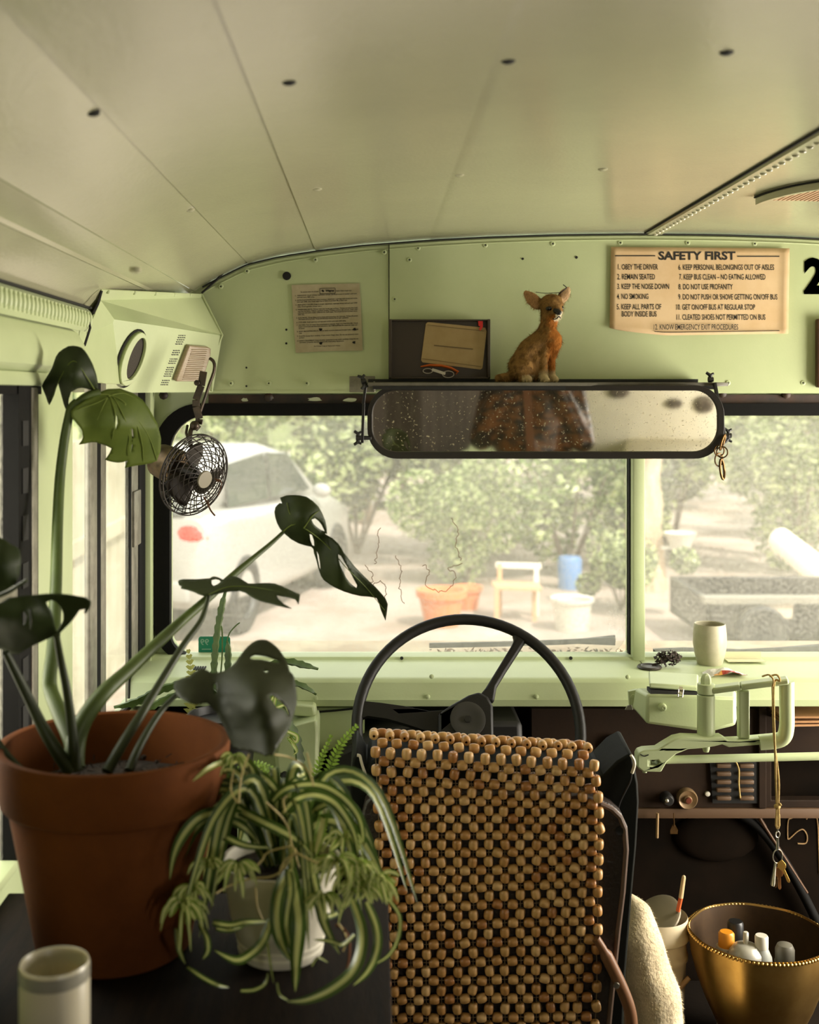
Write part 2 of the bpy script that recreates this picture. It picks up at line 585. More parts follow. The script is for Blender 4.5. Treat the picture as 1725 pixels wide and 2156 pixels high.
for q in [(465, 603), (520, 571), (664, 547), (809, 531), (880, 522), (1022, 516), (1164, 513), (1306, 511), (1448, 511), (1589, 513), (486, 807), (566, 807), (646, 807), (831, 630), (1533, 806), (1691, 806), (862, 547)]:
    p = P(q[0], q[1], 2.5945)
    m = MB(); m.lathe([(0.0058, -0.001), (0.0058, 0.0006), (0.0048, 0.0016), (0.0030, 0.0018), (0.0022, 0.0008), (0.0, 0.0006)], p, Vector((0, -1, 0)), 14)
    m.mi = 1; m.lathe([(0.0017, 0.0014), (0.0, 0.0017)], p, Vector((0, -1, 0)), 10)
    m.build('screw', [GREEN, DARKLINE], wf)
for q, r in [((604, 581), 0.0092), ((1101, 545), 0.0026), ((1214, 542), 0.003), ((603, 694), 0.0024), ((603, 723), 0.0024), ((519, 774), 0.0022), ((519, 813), 0.0022)]:
    p = P(q[0], q[1], 2.5945)
    m = MB(); m.lathe([(r, 0.0), (r, 0.0012), (r * 0.8, 0.0016), (0, 0.0010)], p, Vector((0, -1, 0)), 20)
    m.build('drilled_hole', DARKLINE, wf)
m = MB()
m.span(W(-0.36, 2.618, -0.021), W(1.52, 2.634, -0.001))
m.build('rusty_strip', RUST, wf)
PALEG = mat('flaked_paint', (176, 180, 150), 0.6)
m = MB()
for (x0, x1, y) in [(508, 522, 842), (650, 677, 841), (722, 752, 842), (560, 575, 838)]:
    a, b = P(x0, y - 4, 2.6165), P(x1, y + 4, 2.6165)
    pts = []
    for k in range(14):
        an = 2 * math.pi * k / 14
        s = 0.8 + 0.5 * random.random()
        pts.append(((a + b) / 2) + Vector(((b.x - a.x) / 2 * math.cos(an) * s, 0, (a.z - b.z) / 2 * math.sin(an) * s)))
    m.poly(pts, (0, 0.001, 0))
m.build('paint_flake', PALEG, wf)
for q in [(1655, 830), (1520, 828), (566, 836), (345, 832)]:
    m = MB(); m.lathe([(0.010, 0.0), (0.010, 0.006), (0.006, 0.010), (0.0, 0.011)], P(q[0], q[1], 2.617), Vector((0, -1, 0)), 8); m.build('bolt', RUST, wf)

for i, (inn, ou) in enumerate(((inL, ouL), (inR, ouR))):
    g = MB()
    x0, x1 = min(p[0] for p in ou) , max(p[0] for p in ou)
    g.poly([W(x, 2.642, z) for x, z in rrect(x0 + 0.01, ZB - 0.006, x1 - 0.002, ZT + 0.02, 0.06)], (0, 0.004, 0))
    w = tag(g.build('window_%d' % (i + 1), GLASS, smooth=False), kind='structure')
    s = MB()
    s.poly([W(x, 2.612, z) for x, z in ou], (0, 0.028, 0), holes=[[W(x, 2.612, z) for x, z in reversed(inn)]])
    s.build('rubber_seal', RUBBER, w, bev=0.003)
    if i == 0:
        # mineral trails left on the dusty pane
        d = MB()
        for a in [[(770, 1190), (785, 1215), (775, 1240), (800, 1225), (815, 1245), (805, 1270)], [(800, 1110), (795, 1150), (790, 1190)],
                  [(890, 1190), (905, 1205), (895, 1230), (920, 1245), (945, 1240), (960, 1210), (945, 1195), (975, 1185)],
                  [(950, 1090), (965, 1120), (960, 1150), (970, 1180)], [(835, 1170), (845, 1200), (840, 1230), (850, 1270)]]:
            pts = bez([P(x, y, 2.6405) for x, y in a], 12)
            pts = [p + Vector((noise.noise(p * 160) * 0.006, 0, noise.noise(p * 160 + Vector((9, 0, 0))) * 0.006)) for p in pts]
            d.tube(pts, 0.0008, 5)
        d.build('dirt_trail', mat('dirt_trail', (120, 98, 78), 0.9), w)

# driver's side windows
m = MB(); m.span(W(-0.512, 1.38, -0.64), W(-0.508, 1.645, 0.01))
w3 = tag(m.build('window_3', GLASS2, smooth=False), kind='structure')
m = MB(); m.span(W(-0.516, 1.38, -0.285), W(-0.487, 1.725, -0.262), 0.003); m.build('sash_bar', ALU, w3)
m = MB(); m.span(W(-0.4985, 1.99, -0.64), W(-0.4965, 2.59, 0.02))
w4 = tag(m.build('window_4', GLASS2, smooth=False), kind='structure')
m = MB()
m.span(W(-0.5035, 2.085, -0.64), W(-0.4925, 2.137, 0.02), 0.002); m.span(W(-0.5035, 2.168, -0.64), W(-0.4935, 2.213, 0.02), 0.002)
m.span(W(-0.5035, 2.448, -0.64), W(-0.4935, 2.515, 0.02), 0.002)
m.build('sash_stile', ALU, w4)
m = MB(); m.span(W(-0.485 - 0.01, 2.452, -0.315), W(-0.488, 2.520, -0.20), 0.003); m.build('latch', ALU, w4)
m = MB(); m.span(W(-0.5035, 2.137, -0.64), W(-0.4935, 2.168, 0.02)); m.span(W(-0.5035, 2.432, -0.64), W(-0.4945, 2.448, 0.02)); m.span(W(-0.5035, 2.515, -0.64), W(-0.492, 2.586, 0.03))
m.span(W(-0.5035, 2.0, -0.645), W(-0.492, 2.59, -0.630))
m.build('sash_seal', RUBBER, w4)

# right wall, back wall and floor: what the picture leaves outside, closing the bus
mb = MB()
mb.span(W(XR, DB, -1.45), W(XR + 0.03, 1.70, -0.64)); mb.span(W(XR, DB, 0.0), W(XR + 0.03, DF + 0.03, 0.16))
mb.span(W(XR, 2.42, -1.45), W(XR + 0.03, DF + 0.03, 0.0)); mb.span(W(XR, DB, -0.64), W(XR + 0.03, -1.95, 0.0))
mb.span(W(XR, -1.3, -0.64), W(XR + 0.03, 1.70, 0.0))
WOODW = mat('dark_wall_wood', (58, 42, 30), 0.6, col2=(44, 32, 22), nscale=5, stretch=(1, 8, 8))
tag(mb.build('wall_right', WOODW, world_origin=True), kind='structure')
mb = MB(); mb.span(W(-0.53, DB - 0.03, -1.45), W(XR + 0.03, DB, 0.16))
mb.poly([W(x, DB - 0.03, z) for x, z in ROOF], (0, 0.03, 0))
tag(mb.build('wall_back', WOODW, world_origin=True), kind='structure')
FLOORM = mat('dark_floor', (34, 26, 18), 0.8, col2=(24, 18, 12), nscale=10)
mb = MB(); mb.span(W(-0.53, DB - 0.03, -1.50), W(XR + 0.03, DF + 0.05, -1.45))
tag(mb.build('floor', FLOORM, world_origin=True), kind='structure')
FIREW = mat('dark_firewall', (22, 14, 7), 0.85, col2=(12, 8, 4), nscale=7, bump=(30, 0.3), spec=0.05)
mb = MB(); mb.span(W(-0.50, 2.58, -1.45), W(XR, 2.61, -0.648))
fw = tag(mb.build('wall_firewall', FIREW, world_origin=True), kind='structure')
m = MB()
for a in [[(1690, 1712), (1668, 1722), (1660, 1728), (1659, 1760), (1662, 1766), (1680, 1750), (1692, 1747), (1700, 1760), (1697, 1775), (1680, 1776)],
          [(1698, 1725), (1706, 1712), (1716, 1711), (1722, 1735), (1724, 1780), (1726, 1840)]]:
    m.tube(bez([P(x, y, 2.579) for x, y in a], 6), 0.0016, 5)
m.build('chalk_mark', mat('chalk', (150, 120, 80), 0.9), fw)

# ------------------------------------------------------------------ dashboard
dash = thing('dashboard', W(0.577, 2.52, -0.66), 'pale green painted steel dashboard shelf below the windscreen', 'dashboard', kind='structure')
def dprof(x):
    return [(2.634, -0.5690), (2.598, -0.5690), (2.594, -0.5705), (2.591, -0.5760), (2.585, -0.5780), (2.452, -0.5790), (2.442, -0.5815), (2.436, -0.588),
            (2.433, -0.6170), (2.431, -0.6220), (2.436, -0.6360), (2.445, -0.6390), (2.60, -0.6400)]
m = MB(); m.sweep([(0, d, EYE + z) for d, z in dprof(0)], (XL, 0, 0), (0.5775, 0, 0)); m.build('shelf', GREEN, dash, auto=35)
m = MB(); m.sweep([(0, d, EYE + z + 0.0) for d, z in dprof(0)], (0.5795, 0, 0), (XR, 0, 0)); m.build('shelf', GREEN, dash, auto=35)
for q in [(909, 1424), (901, 1467), (1130, 1467), (1322, 1425), (665, 1470), (1567, 1465)]:
    m = MB(); m.lathe([(0.0048, 0.0), (0.0048, 0.0018), (0.002, 0.003), (0.0, 0.003)], P(q[0], q[1], 2.433), Vector((0, -1, 0)), 12); m.build('screw', GREEN, dash)
m = MB()
pts = [P(x, y, 2.575) for x, y in ((405, 1392), (432, 1393), (434, 1402), (428, 1407), (405, 1407))]
for k in range(5):
    c = P(411 + 5.2 * k, 1400, 2.52)
    m.span((c.x - 0.0016, 2.500, EYE - 0.5775), (c.x + 0.0016, 2.530, EYE - 0.5755))
m.build('defrost_vent', DARKLINE, dash)
m = MB()
for q in [(846, 1385.5, 6), (1202, 1385.5, 8)]:
    c = P(q[0], q[1], 2.5905); m.lathe([(0.0038, 0), (0.0038, 0.002), (0, 0.002)], c, Vector((0, -1, 0)), 10)
m.build('edge_notch', DARKLINE, dash)

# lower green panels left of the steering column
m = MB()
m.poly([P(x, y, 2.452) for x, y in ((500, 1490), (768, 1490), (768, 1560), (760, 1552), (668, 1590), (655, 1790), (500, 1800))], (0, 0.02, 0))
m.build('lower_panel', GREEN, dash, auto=30)
m = MB(); m.tube([P(668, 1499, 2.449), P(705, 1496, 2.449), P(745, 1492, 2.449)], 0.0022, 6); m.build('panel_gap', DARKLINE, dash)
hb = thing('heater_cover', P(630, 1760, 2.36), 'pale green sheet-metal heater cover under the dashboard, beside the ferns', 'heater cover')
m = MB()
a = [(612, 1483), (664, 1487), (667, 1512), (612, 1508)]
m.poly([P(x, y, 2.40) for x, y in a], (0, 0.04, 0))
b0 = [P(x, y, 2.36) for x, y in ((590, 1536), (668, 1516), (670, 1536), (668, 1700), (640, 1735), (592, 1735), (578, 1588))]
m.poly(b0, (0, 0.10, 0))
m.build('cover_shell', GREEN, hb, bev=0.006, auto=30)
m = MB(); m.ball(P(600, 1633, 2.352), 0.0085, 14); m.tube([P(596, 1632, 2.36), P(590, 1631, 2.36)], 0.004, 8); m.build('knob', BLACKPL, hb)

# speaker and dome-light cabinet in the front left corner
cab = thing('corner_cabinet', W(-0.42, 2.42, 0.01), 'pale green corner cabinet above the driver window with speaker and dome light', 'cabinet')
A = P(240, 671, 2.30); B = P(467, 706, 2.555); Cc = P(447, 824, 2.592)
n = (B - A).cross(Cc - A).normalized()
if n.y > 0: n = -n
Dq = hit(190, 770, A, n); E = hit(205, 826, A, n)
T0 = P(213, 609, 2.06); T1 = P(425, 619, 2.585); T2 = P(211, 631, 2.09)
S0 = P(170, 728, 2.085); T3 = P(222, 660, 2.30)
m = MB()
m.poly([A, B, Cc, E, Dq])
m.poly([T2, T1 + Vector((0, 0, -0.008)), B, A])
m.poly([T0, T1, T1 + Vector((0, 0, -0.008)), T2])
m.poly([T2, A, Dq, S0])
m.poly([S0, Dq, E, P(150, 826, 2.09)])
m.poly([Cc, E, E + Vector((0, 0.06, 0.004)), Cc + Vector((0, 0.02, 0.004))])
m.build('cabinet_shell', GREEN, cab, smooth=False, solid=0.003)
m = MB(); m.tube([P(425, 620, 2.583), P(468, 706, 2.55), P(449, 752, 2.566), P(446, 824, 2.585)], 0.0025, 6); m.build('edge_flange', GREEN, cab)
m = MB(); m.tube([P(425, 617, 2.575), P(455, 590, 2.59), P(482, 562, 2.592), P(520, 552, 2.592)], 0.0025, 6); m.build('cabinet_gap', DARKLINE, cab); m = MB()
m.tube([P(196, 660, 2.04), P(206, 640, 2.05), P(214, 612, 2.05)], 0.0025, 6); m.build('cabinet_gap', DARKLINE, cab); m = MB(); m.tube([P(185, 668, 2.035), P(190, 690, 2.04), P(178, 728, 2.03)], 0.0022, 6); m.build('cabinet_gap', DARKLINE, cab); m = MB()
m.tube([P(168, 668, 2.0), P(165, 693, 2.0)], 0.0025, 6)
m.build('cabinet_gap', DARKLINE, cab)
for q in [(225, 615), (273, 614), (315, 613), (357, 611), (394, 609)]:
    t = (q[0] - 213) / 212.0
    p = T0.lerp(T1, t) + Vector((0.0, -0.002, -0.004))
    m = MB(); m.ball(p, 0.0038, 8, (1, 0.5, 1)); m.build('screw', GREEN, cab)
def oval(cx, cy, a, b, rot, k=28, sq=2.0):
    out = []
    for i in range(k):
        t = 2 * math.pi * i / k
        c, s = math.cos(t), math.sin(t)
        x = a * math.copysign(abs(c) ** (2 / sq), c); y = b * math.copysign(abs(s) ** (2 / sq), s)
        out.append((cx + x * math.cos(rot) - y * math.sin(rot), cy + x * math.sin(rot) + y * math.cos(rot)))
    return out
ou = [hit(x, y, A, n) + n * 0.001 for x, y in oval(275, 753, 22, 59, R(19))]
inn = [hit(x, y, A, n) + n * 0.001 for x, y in oval(280, 752, 14, 46, R(19))]
m = MB(); m.poly(ou, n * 0.010, holes=[list(reversed(inn))]); m.build('speaker_bezel', GREEN, cab, bev=0.003)
m = MB(); m.tube([hit(x, y, A, n) + n * 0.003 for x, y in oval(273.5, 754, 25, 63, R(19))], 0.0022, 6, closed=True); m.build('bezel_gap', DARKLINE, cab)
m = MB(); m.poly([hit(x, y, A, n) + n * 0.003 for x, y in oval(280, 752, 14.5, 46.5, R(19))], n * 0.001); m.build('speaker_grille', mat('speaker_cloth', (62, 56, 48), 0.8, bump=(500, 0.8)), cab, smooth=False)
lens = mat('dome_lens', (160, 146, 118), 0.28, col2=(140, 118, 92), nscale=4, stretch=(6, 6, 260), ncontrast=(0.4, 0.6), coat=0.4)
dl = [(391, 724), (430, 727), (437, 731), (436, 745), (420, 796), (412, 800), (364, 800), (363, 796)]
m = MB(); m.poly([hit(x, y, A, n) + n * 0.001 for x, y in dl], n * 0.011); m.build('dome_light', lens, cab, bev=0.005)
m = MB()
for k in range(15):
    y = 733 + 4.4 * k
    f_ = (y - 724) / 76
    a = hit(392 - 24 * f_ + 6, y, A, n) + n * 0.0125; b = hit(434 - 18 * f_ - 4, y - 1, A, n) + n * 0.0125
    m.tube([a, b], 0.0011, 5)
m.build('lens_ridge', lens, cab)
st = [(373, 699), (393, 703), (352, 818), (330, 816)]
m = MB(); m.poly([hit(x, y, A, n) + n * 0.0008 for x, y in st], n * 0.0006); m.build('sticker', mat('pale_sticker', (196, 188, 160), 0.6), cab, smooth=False)
m = MB()
random.seed(3)
for k in range(24):
    f_ = 0.03 + 0.94 * k / 24
    if k in (5, 6, 10, 14, 20): continue
    x0 = 374 + (332 - 374) * f_ + 2; y0 = 701 + 115 * f_
    x = x0
    while x < x0 + 15:
        l = random.uniform(1.5, 4)
        q = [hit(xx, yy, A, n) + n * 0.0016 for xx, yy in ((x, y0), (min(x + l, x0 + 16), y0 + 0.5), (min(x + l, x0 + 16), y0 + 2.8), (x, y0 + 2.3))]
        m.poly(q)
        x += l + random.uniform(0.5, 1.2)
m.build('fine_print', INK, cab, smooth=False)

# roof vent
vent = thing('roof_vent', roofpt(1700, 417), 'half-round brown slatted vent with raised green bezel in the ceiling', 'vent')
cv = roofpt(1752, 417)
def arc(rx, ry, k=24, up=0.0):
    return [Vector((cv.x - rx * math.cos(math.pi * i / k), cv.y - ry * math.sin(math.pi * i / k), EYE + roofz(cv.x - rx * math.cos(math.pi * i / k)) - up)) for i in range(k + 1)]
m = MB(); o_, i_ = arc(0.136, 0.21, up=0.003), arc(0.126, 0.198, up=0.003)
m.poly(o_ + list(reversed(i_)), (0, 0, -0.012)); m.build('bezel', CEILP, vent, bev=0.002)
m = MB(); m.tube(arc(0.137, 0.212, up=0.002), 0.0018, 6); m.build('bezel_gap', DARKLINE, vent)
m = MB(); m.poly(arc(0.106, 0.165, up=0.004), (0, 0, -0.001)); m.build('backing', mat('vent_backing', (60, 40, 26), 0.8), vent, smooth=False)
m = MB()
for k in range(27):
    x = cv.x - 0.102 + 0.0078 * k
    h = math.sqrt(max(0, 1 - ((cv.x - x) / 0.106) ** 2)) * 0.165
    m.bar(Vector((x, cv.y - h, EYE + roofz(x) - 0.0062)), Vector((x, cv.y - 0.001, EYE + roofz(x) - 0.0062)), 0.0048, 0.0022)
m.build('slat', mat('vent_slat', (172, 140, 108), 0.6), vent, smooth=False)
# ------------------------------------------------------------------ mirror over the windscreen
UX, UZ = Vector((1, 0, 0)), Vector((0, 0, 1))
mc = P(1150, 888, 2.45)
tq = Vector((-0.02, -0.25, EYE - 0.36))
mn = ((Vector((0, 0, EYE)) - mc).normalized() * 0.5 + (tq - mc).normalized() * 0.5).normalized()
mp = Vector((0.315, 2.44, EYE - 0.056))
mn = ((Vector((0, 0, EYE)) - mp).normalized() + (tq - mp).normalized()).normalized()
mirror = thing('rear_view_mirror', P(1150, 888, 2.45), 'wide black-framed interior mirror hanging above the windscreen', 'mirror')
def mrr(x0, y0, x1, y1, r, off=0.0):
    return [hit(x, y, mc, mn) + mn * off for x, y in rrect(x0, y0, x1, y1, r, 10)]
silver = bpy.data.materials.new('mirror_silver'); silver.use_nodes = True
_n = silver.node_tree; _b = _n.nodes['Principled BSDF']
_b.inputs['Base Color'].default_value = (0.86, 0.84, 0.78, 1); _b.inputs['Metallic'].default_value = 1.0; _b.inputs['Roughness'].default_value = 0.03
_d = _n.nodes.new('ShaderNodeBsdfDiffuse'); _d.inputs[0].default_value = lin((190, 180, 150))
_x = _n.nodes.new('ShaderNodeTexNoise'); _x.inputs['Scale'].default_value = 210; _x.inputs['Detail'].default_value = 2
_t = _n.nodes.new('ShaderNodeTexCoord'); _n.links.new(_t.outputs['Object'], _x.inputs[0])
_r = _n.nodes.new('ShaderNodeValToRGB'); _r.color_ramp.elements[0].position = 0.60; _r.color_ramp.elements[0].color = (0.05, 0.05, 0.05, 1)
_r.color_ramp.elements[1].position = 0.74; _r.color_ramp.elements[1].color = (0.7, 0.7, 0.7, 1)
_n.links.new(_x.outputs[0], _r.inputs[0])
_m = _n.nodes.new('ShaderNodeMixShader'); _n.links.new(_r.outputs[0], _m.inputs[0]); _n.links.new(_b.outputs[0], _m.inputs[1]); _n.links.new(_d.outputs[0], _m.inputs[2])
_n.links.new(_m.outputs[0], _n.nodes['Material Output'].inputs[0])
m = MB(); m.poly(mrr(782, 819, 1513, 954, 54), -mn * 0.004); m.build('mirror_glass', silver, mirror, smooth=False)
m = MB(); m.poly(mrr(775, 811, 1524, 965, 62, -0.006), mn * 0.016, holes=[list(reversed(mrr(785, 822, 1511, 951, 51, -0.006)))]); m.build('mirror_frame', mat('mirror_rim', (30, 24, 18), 0.5), mirror, bev=0.004)
m = MB(); m.poly(mrr(777, 813, 1522, 963, 60, -0.016), mn * 0.010); m.build('mirror_back', BLACK, mirror)
def wingnut(parent, px, py, D, ax):
    m = MB(); c = P(px, py, D); ax = Vector(ax).normalized()
    m.lathe([(0.0, 0.006), (0.005, 0.005), (0.006, -0.005), (0, -0.006)], c, ax, 12)
    s = ax.cross(Vector((0, 1, 0)))
    if s.length < 0.1: s = Vector((0, 0, 1))
    s.normalize()
    for k in (-1, 1):
        m.tube([c + s * 0.004 * k, c + s * 0.010 * k - ax * 0.003, c + s * 0.014 * k - ax * 0.009], [0.003, 0.0034, 0.0030], 8)
        m.tube([c + s * 0.004 * k, c + s * 0.010 * k + ax * 0.001, c + s * 0.0125 * k + ax * 0.006], [0.003, 0.0030, 0.0024], 8)
    return m.build('wing_nut', BLACK, parent)
wingnut(mirror, 766, 803, 2.44, (1, 0, 0.3)); wingnut(mirror, 1497, 799, 2.44, (1, 0, 0)); wingnut(mirror, 755, 922, 2.46, (1, 0, 0)); wingnut(mirror, 1535, 917, 2.42, (1, 0, 0))
m = MB()
m.bar(P(771, 806, 2.45), P(765, 850, 2.46), 0.010, 0.006, UX); m.bar(P(766, 846, 2.46), P(763, 932, 2.47), 0.010, 0.006, UX)
m.tube([P(755, 922, 2.47), P(782, 922, 2.475)], 0.0045, 10)
m.build('side_arm', BLACK, mirror, bev=0.001)
m = MB()
m.bar(P(1505, 806, 2.42), P(1528, 930, 2.41), 0.010, 0.006, UX); m.tube([P(1518, 917, 2.41), P(1536, 917, 2.41)], 0.0045, 10)
m.build('side_arm', BLACK, mirror, bev=0.001)
m = MB(); m.span(P(736, 792, 2.585), P(790, 826, 2.582)); m.span(P(786, 803, 2.45), P(790, 822, 2.585))
m.build('mount_plate', ALU, mirror, bev=0.002)
SHZ = 0.0245
shelf = thing('mirror_shelf', W(0.36, 2.50, 0.015), 'narrow dark metal ledge running along the top of the interior mirror', 'shelf')
SHM = mat('dark_grey_metal', (92, 88, 74), 0.5, col2=(70, 66, 54), nscale=20)
m = MB(); m.poly([Vector((-0.010, 2.425, EYE + 0.017)), Vector((0.70, 2.425, EYE + 0.0165)), Vector((0.727, 2.44, EYE + 0.0165)), Vector((0.70, 2.59, EYE + 0.0165)), Vector((-0.010, 2.59, EYE + 0.017))], (0, 0, 0.0075))
m.build('ledge', SHM, shelf, bev=0.0015)
m = MB(); m.span(Vector((-0.010, 2.57, EYE + 0.0245)), Vector((0.70, 2.59, EYE + 0.0325))); m.build('back_rail', BLACK, shelf)
m = MB(); m.span(Vector((0.0, 2.432, EYE + 0.010)), Vector((0.695, 2.47, EYE + 0.0165))); m.build('hanger_strip', BLACK, shelf)

# chain hanging from the mirror's arm
ch = thing('brass_chain', P(1518, 960, 2.40), 'short old brass chain with rings hanging from the mirror arm', 'chain')
OLDB = mat('tarnished_brass', (116, 88, 52), 0.42, metal=0.9, col2=(70, 50, 28), nscale=40)
def ring(c, rx, rz, wire, rot, name='link', par=ch, mt=OLDB):
    pts = []
    M = Matrix.Rotation(rot[0], 3, 'Y') @ Matrix.Rotation(rot[1], 3, 'Z')
    for k in range(20):
        a = 2 * math.pi * k / 20
        pts.append(c + M @ Vector((rx * math.cos(a), 0, rz * math.sin(a))))
    m = MB(); m.tube(pts, wire, 8, closed=True); return m.build(name, mt, par)
ring(P(1522, 931, 2.40), 0.006, 0.016, 0.0022, (R(18), R(55)))
ring(P(1515, 949, 2.40), 0.011, 0.011, 0.0014, (0, R(15)))
ring(P(1521, 952, 2.395), 0.011, 0.011, 0.0014, (0, R(-30)))
ring(P(1514, 968, 2.40), 0.011, 0.013, 0.0014, (0, R(30)))
ring(P(1521, 988, 2.40), 0.006, 0.020, 0.0026, (R(-6), R(35)))

# document holder and what is tucked into it
dh = thing('document_holder', P(925, 797, 2.56), 'dark brown document pocket standing on the mirror ledge beside the fox', 'document holder')
BRN = mat('dark_brown_plastic', (58, 46, 34), 0.35, col2=(48, 38, 28), nscale=6)
def zpx(py, D): return EYE - (py - VY) * D / F
x0, x1 = P(819, 0, 2.575).x, P(1031, 0, 2.575).x
z0, z1 = EYE + 0.0328, zpx(673, 2.575)
m = MB(); m.span((x0, 2.574, z0), (x1, 2.580, z1)); m.build('back_panel', BRN, dh, bev=0.001)
m = MB()
m.span((x0, 2.556, z0), (x0 + 0.006, 2.574, z1)); m.span((x1 - 0.006, 2.556, z0), (x1, 2.574, z1)); m.span((x0, 2.566, z1 - 0.004), (x1, 2.574, z1)); m.span((x0, 2.556, z0), (x1, 2.574, z0 + 0.004))
m.build('pocket_rim', BRN, dh, bev=0.001)
CARD = mat('aged_card', (176, 152, 108), 0.8, col2=(160, 134, 90), nscale=12)
m = MB(); m.poly([P(x, y, 2.568) for x, y in ((901, 678), (1022, 690), (1025, 697), (1016, 775), (1012, 778), (890, 763), (887, 758), (897, 682))], (0, 0.0015, 0))
cd = thing('card', P(955, 770, 2.568), 'aged tan card slipped into the brown document pocket', 'card')
m.build('card_sheet', CARD, cd)
m = MB(); m.bar(P(914, 727, 2.5668), P(996, 735, 2.5668), 0.001, 0.002); m.bar(P(900, 684, 2.5668), P(1020, 697, 2.5668), 0.0007, 0.0008); m.bar(P(889, 755, 2.5668), P(1014, 772, 2.5668), 0.0007, 0.0008)
m.build('printed_line', mat('faded_print', (110, 92, 64), 0.8), cd)
m = MB(); m.poly([P(x, y, 2.564) for x, y in ((1007, 676), (1017, 676), (1017, 688), (1012, 696), (1009, 693), (1012, 687), (1008, 686))], (0, 0.0015, 0))
tag(m.build('red_tag', mat('red_plastic', (226, 40, 36), 0.5)), 'small bright red tag at the top of the tan card', 'tag')
kn = thing('pocket_tool', P(925, 785, 2.555), 'orange-handled pocket tool with wire loops below the tan card', 'tool')
m = MB(); m.tube([P(x, y, 2.560) for x, y in ((886, 772), (905, 769), (930, 770), (950, 775), (965, 783), (960, 788))], [0.003, 0.0055, 0.006, 0.006, 0.0055, 0.003], 10, flat=0.5); m.build('handle', mat('orange_plastic', (196, 92, 24), 0.45), kn)
m = MB()
for c in ((901, 781, 10, 5), (944, 788, 12, 7)):
    m.tube([P(c[0] + c[2] * math.cos(a), c[1] + c[3] * math.sin(a), 2.552) for a in [2 * math.pi * k / 18 for k in range(18)]], 0.0009, 6, closed=True)
m.bar(P(910, 778, 2.552), P(938, 787, 2.552), 0.002, 0.006)
m.build('wire_loop', STEEL, kn)

# ------------------------------------------------------------------ the little fox
def fz(x, y, D=2.475): return P(1040 + x / 8.626, 590 + y / 8.626, D)
fu = 2.475 / F / 8.626
fox = thing('fox_figure', fz(800, 1865), 'small tan stuffed fox with big ears sitting on the mirror ledge', 'figurine')
mb = MB()
def fb(x, y, r, dd=0.0, sc=(1, 1, 1)): mb.ball(fz(x, y, 2.475 + dd), r * fu, 14, sc)
def fl(a, b, ra, rb, n=6): limb(mb, fz(a[0], a[1], 2.475 + a[2]), fz(b[0], b[1], 2.475 + b[2]), ra * fu, rb * fu, n)
fl((470, 1560, 0.0), (640, 1250, 0.0), 215, 195); fl((640, 1250, 0.0), (940, 1010, -0.006), 195, 185)
fl((940, 1010, -0.006), (1000, 790, -0.008), 185, 135); fl((980, 1000, -0.012), (1080, 1080, -0.014), 185, 165)
fl((1000, 790, -0.008), (1040, 480, -0.012), 158, 190); fl((760, 1430, -0.004), (700, 1640, -0.004), 150, 150); fl((960, 900, -0.006), (1090, 1150, -0.010), 165, 150)
fb(1050, 440, 205, -0.012, (1.08, 1, 0.95)); fb(1100, 540, 160, -0.020); fl((1110, 560, -0.024), (1165, 635, -0.042), 130, 66)
fl((940, 1150, -0.006), (900, 1480, -0.012), 150, 82); fl((900, 1480, -0.012), (910, 1740, -0.014), 82, 72); fl((910, 1775, -0.016), (960, 1815, -0.024), 78, 62)
fl((1080, 1150, 0.004), (1045, 1450, 0.006), 140, 76); fl((1045, 1450, 0.006), (1060, 1720, 0.004), 76, 66); fl((1070, 1765, 0.0), (1130, 1800, -0.006), 70, 58)
fl((480, 1600, -0.016), (600, 1560, -0.022), 170, 120); fl((600, 1600, -0.022), (540, 1740, -0.020), 110, 80); fl((520, 1780, -0.022), (640, 1800, -0.028), 78, 66)
fl((420, 1700, 0.006), (250, 1760, 0.0), 110, 85); fl((250, 1760, 0.0), (80, 1770, -0.008), 88, 66)
fl((790, 1700, 0.0), (560, 1600, 0.0), 120, 180)
# ears
for (bx, by, tx, ty, w, dd) in ((790, 430, 590, 235, 120, -0.004), (1240, 330, 1350, 165, 105, -0.004)):
    for k in range(9):
        t = k / 8
        mb.ball(fz(bx + (tx - bx) * t, by + (ty - by) * t, 2.475 + dd), w * (1 - 0.45 * t) * fu * (0.9 + 0.35 * math.sin(math.pi * t)), 10, (1, 0.45, 1))
fx = remesh(mb, 0.0022, 4)
def foxcol(p):
    # patches of the coat: tan back, orange chest, pale feet, muzzle and inner ears
    dx = (p.x - fz(0, 0).x) / fu; dz = (fz(0, 0).z - p.z) / fu
    t = 0.5 + 0.5 * noise.noise(p * 120)
    tan, org, pale, dark = (134, 102, 58), (156, 98, 40), (190, 172, 132), (60, 42, 22)
    c = tan
    def mx(a, b, k): k = max(0, min(1, k)); return tuple(a[i] + (b[i] - a[i]) * k for i in range(3))
    c = mx(tan, dark, (t - 0.55) * 1.6)
    chest = (dx - 900) / 120 + noise.noise(p * 90) * 0.8
    if 640 < dz < 1650 and dx > 820: c = mx(c, org, chest)
    if dz > 1600 and dx > 800: c = mx(c, pale, (dz - 1600) / 120)
    if dz > 1720 and 480 < dx < 720: c = mx(c, pale, 0.8)
    if 590 < dz < 740 and dx > 1060: c = mx(c, (226, 216, 190), 1)
    if dx < 800 and dz < 520 and p.y < 2.472: c = mx(c, (188, 146, 104), 0.8)
    if dx > 1215 and dz < 420 and p.y < 2.472: c = mx(c, (208, 178, 142), 0.8)
    return c
def paint(bm, fn, layer='coat'):
    cl = bm.loops.layers.color.new(layer) if layer not in bm.loops.layers.color else bm.loops.layers.color[layer]
    for f in bm.faces:
        for l in f.loops:
            c = fn(l.vert.co)
            l[cl] = (c[0] / 255, c[1] / 255, c[2] / 255, 1)
paint(fx.bm, foxcol)
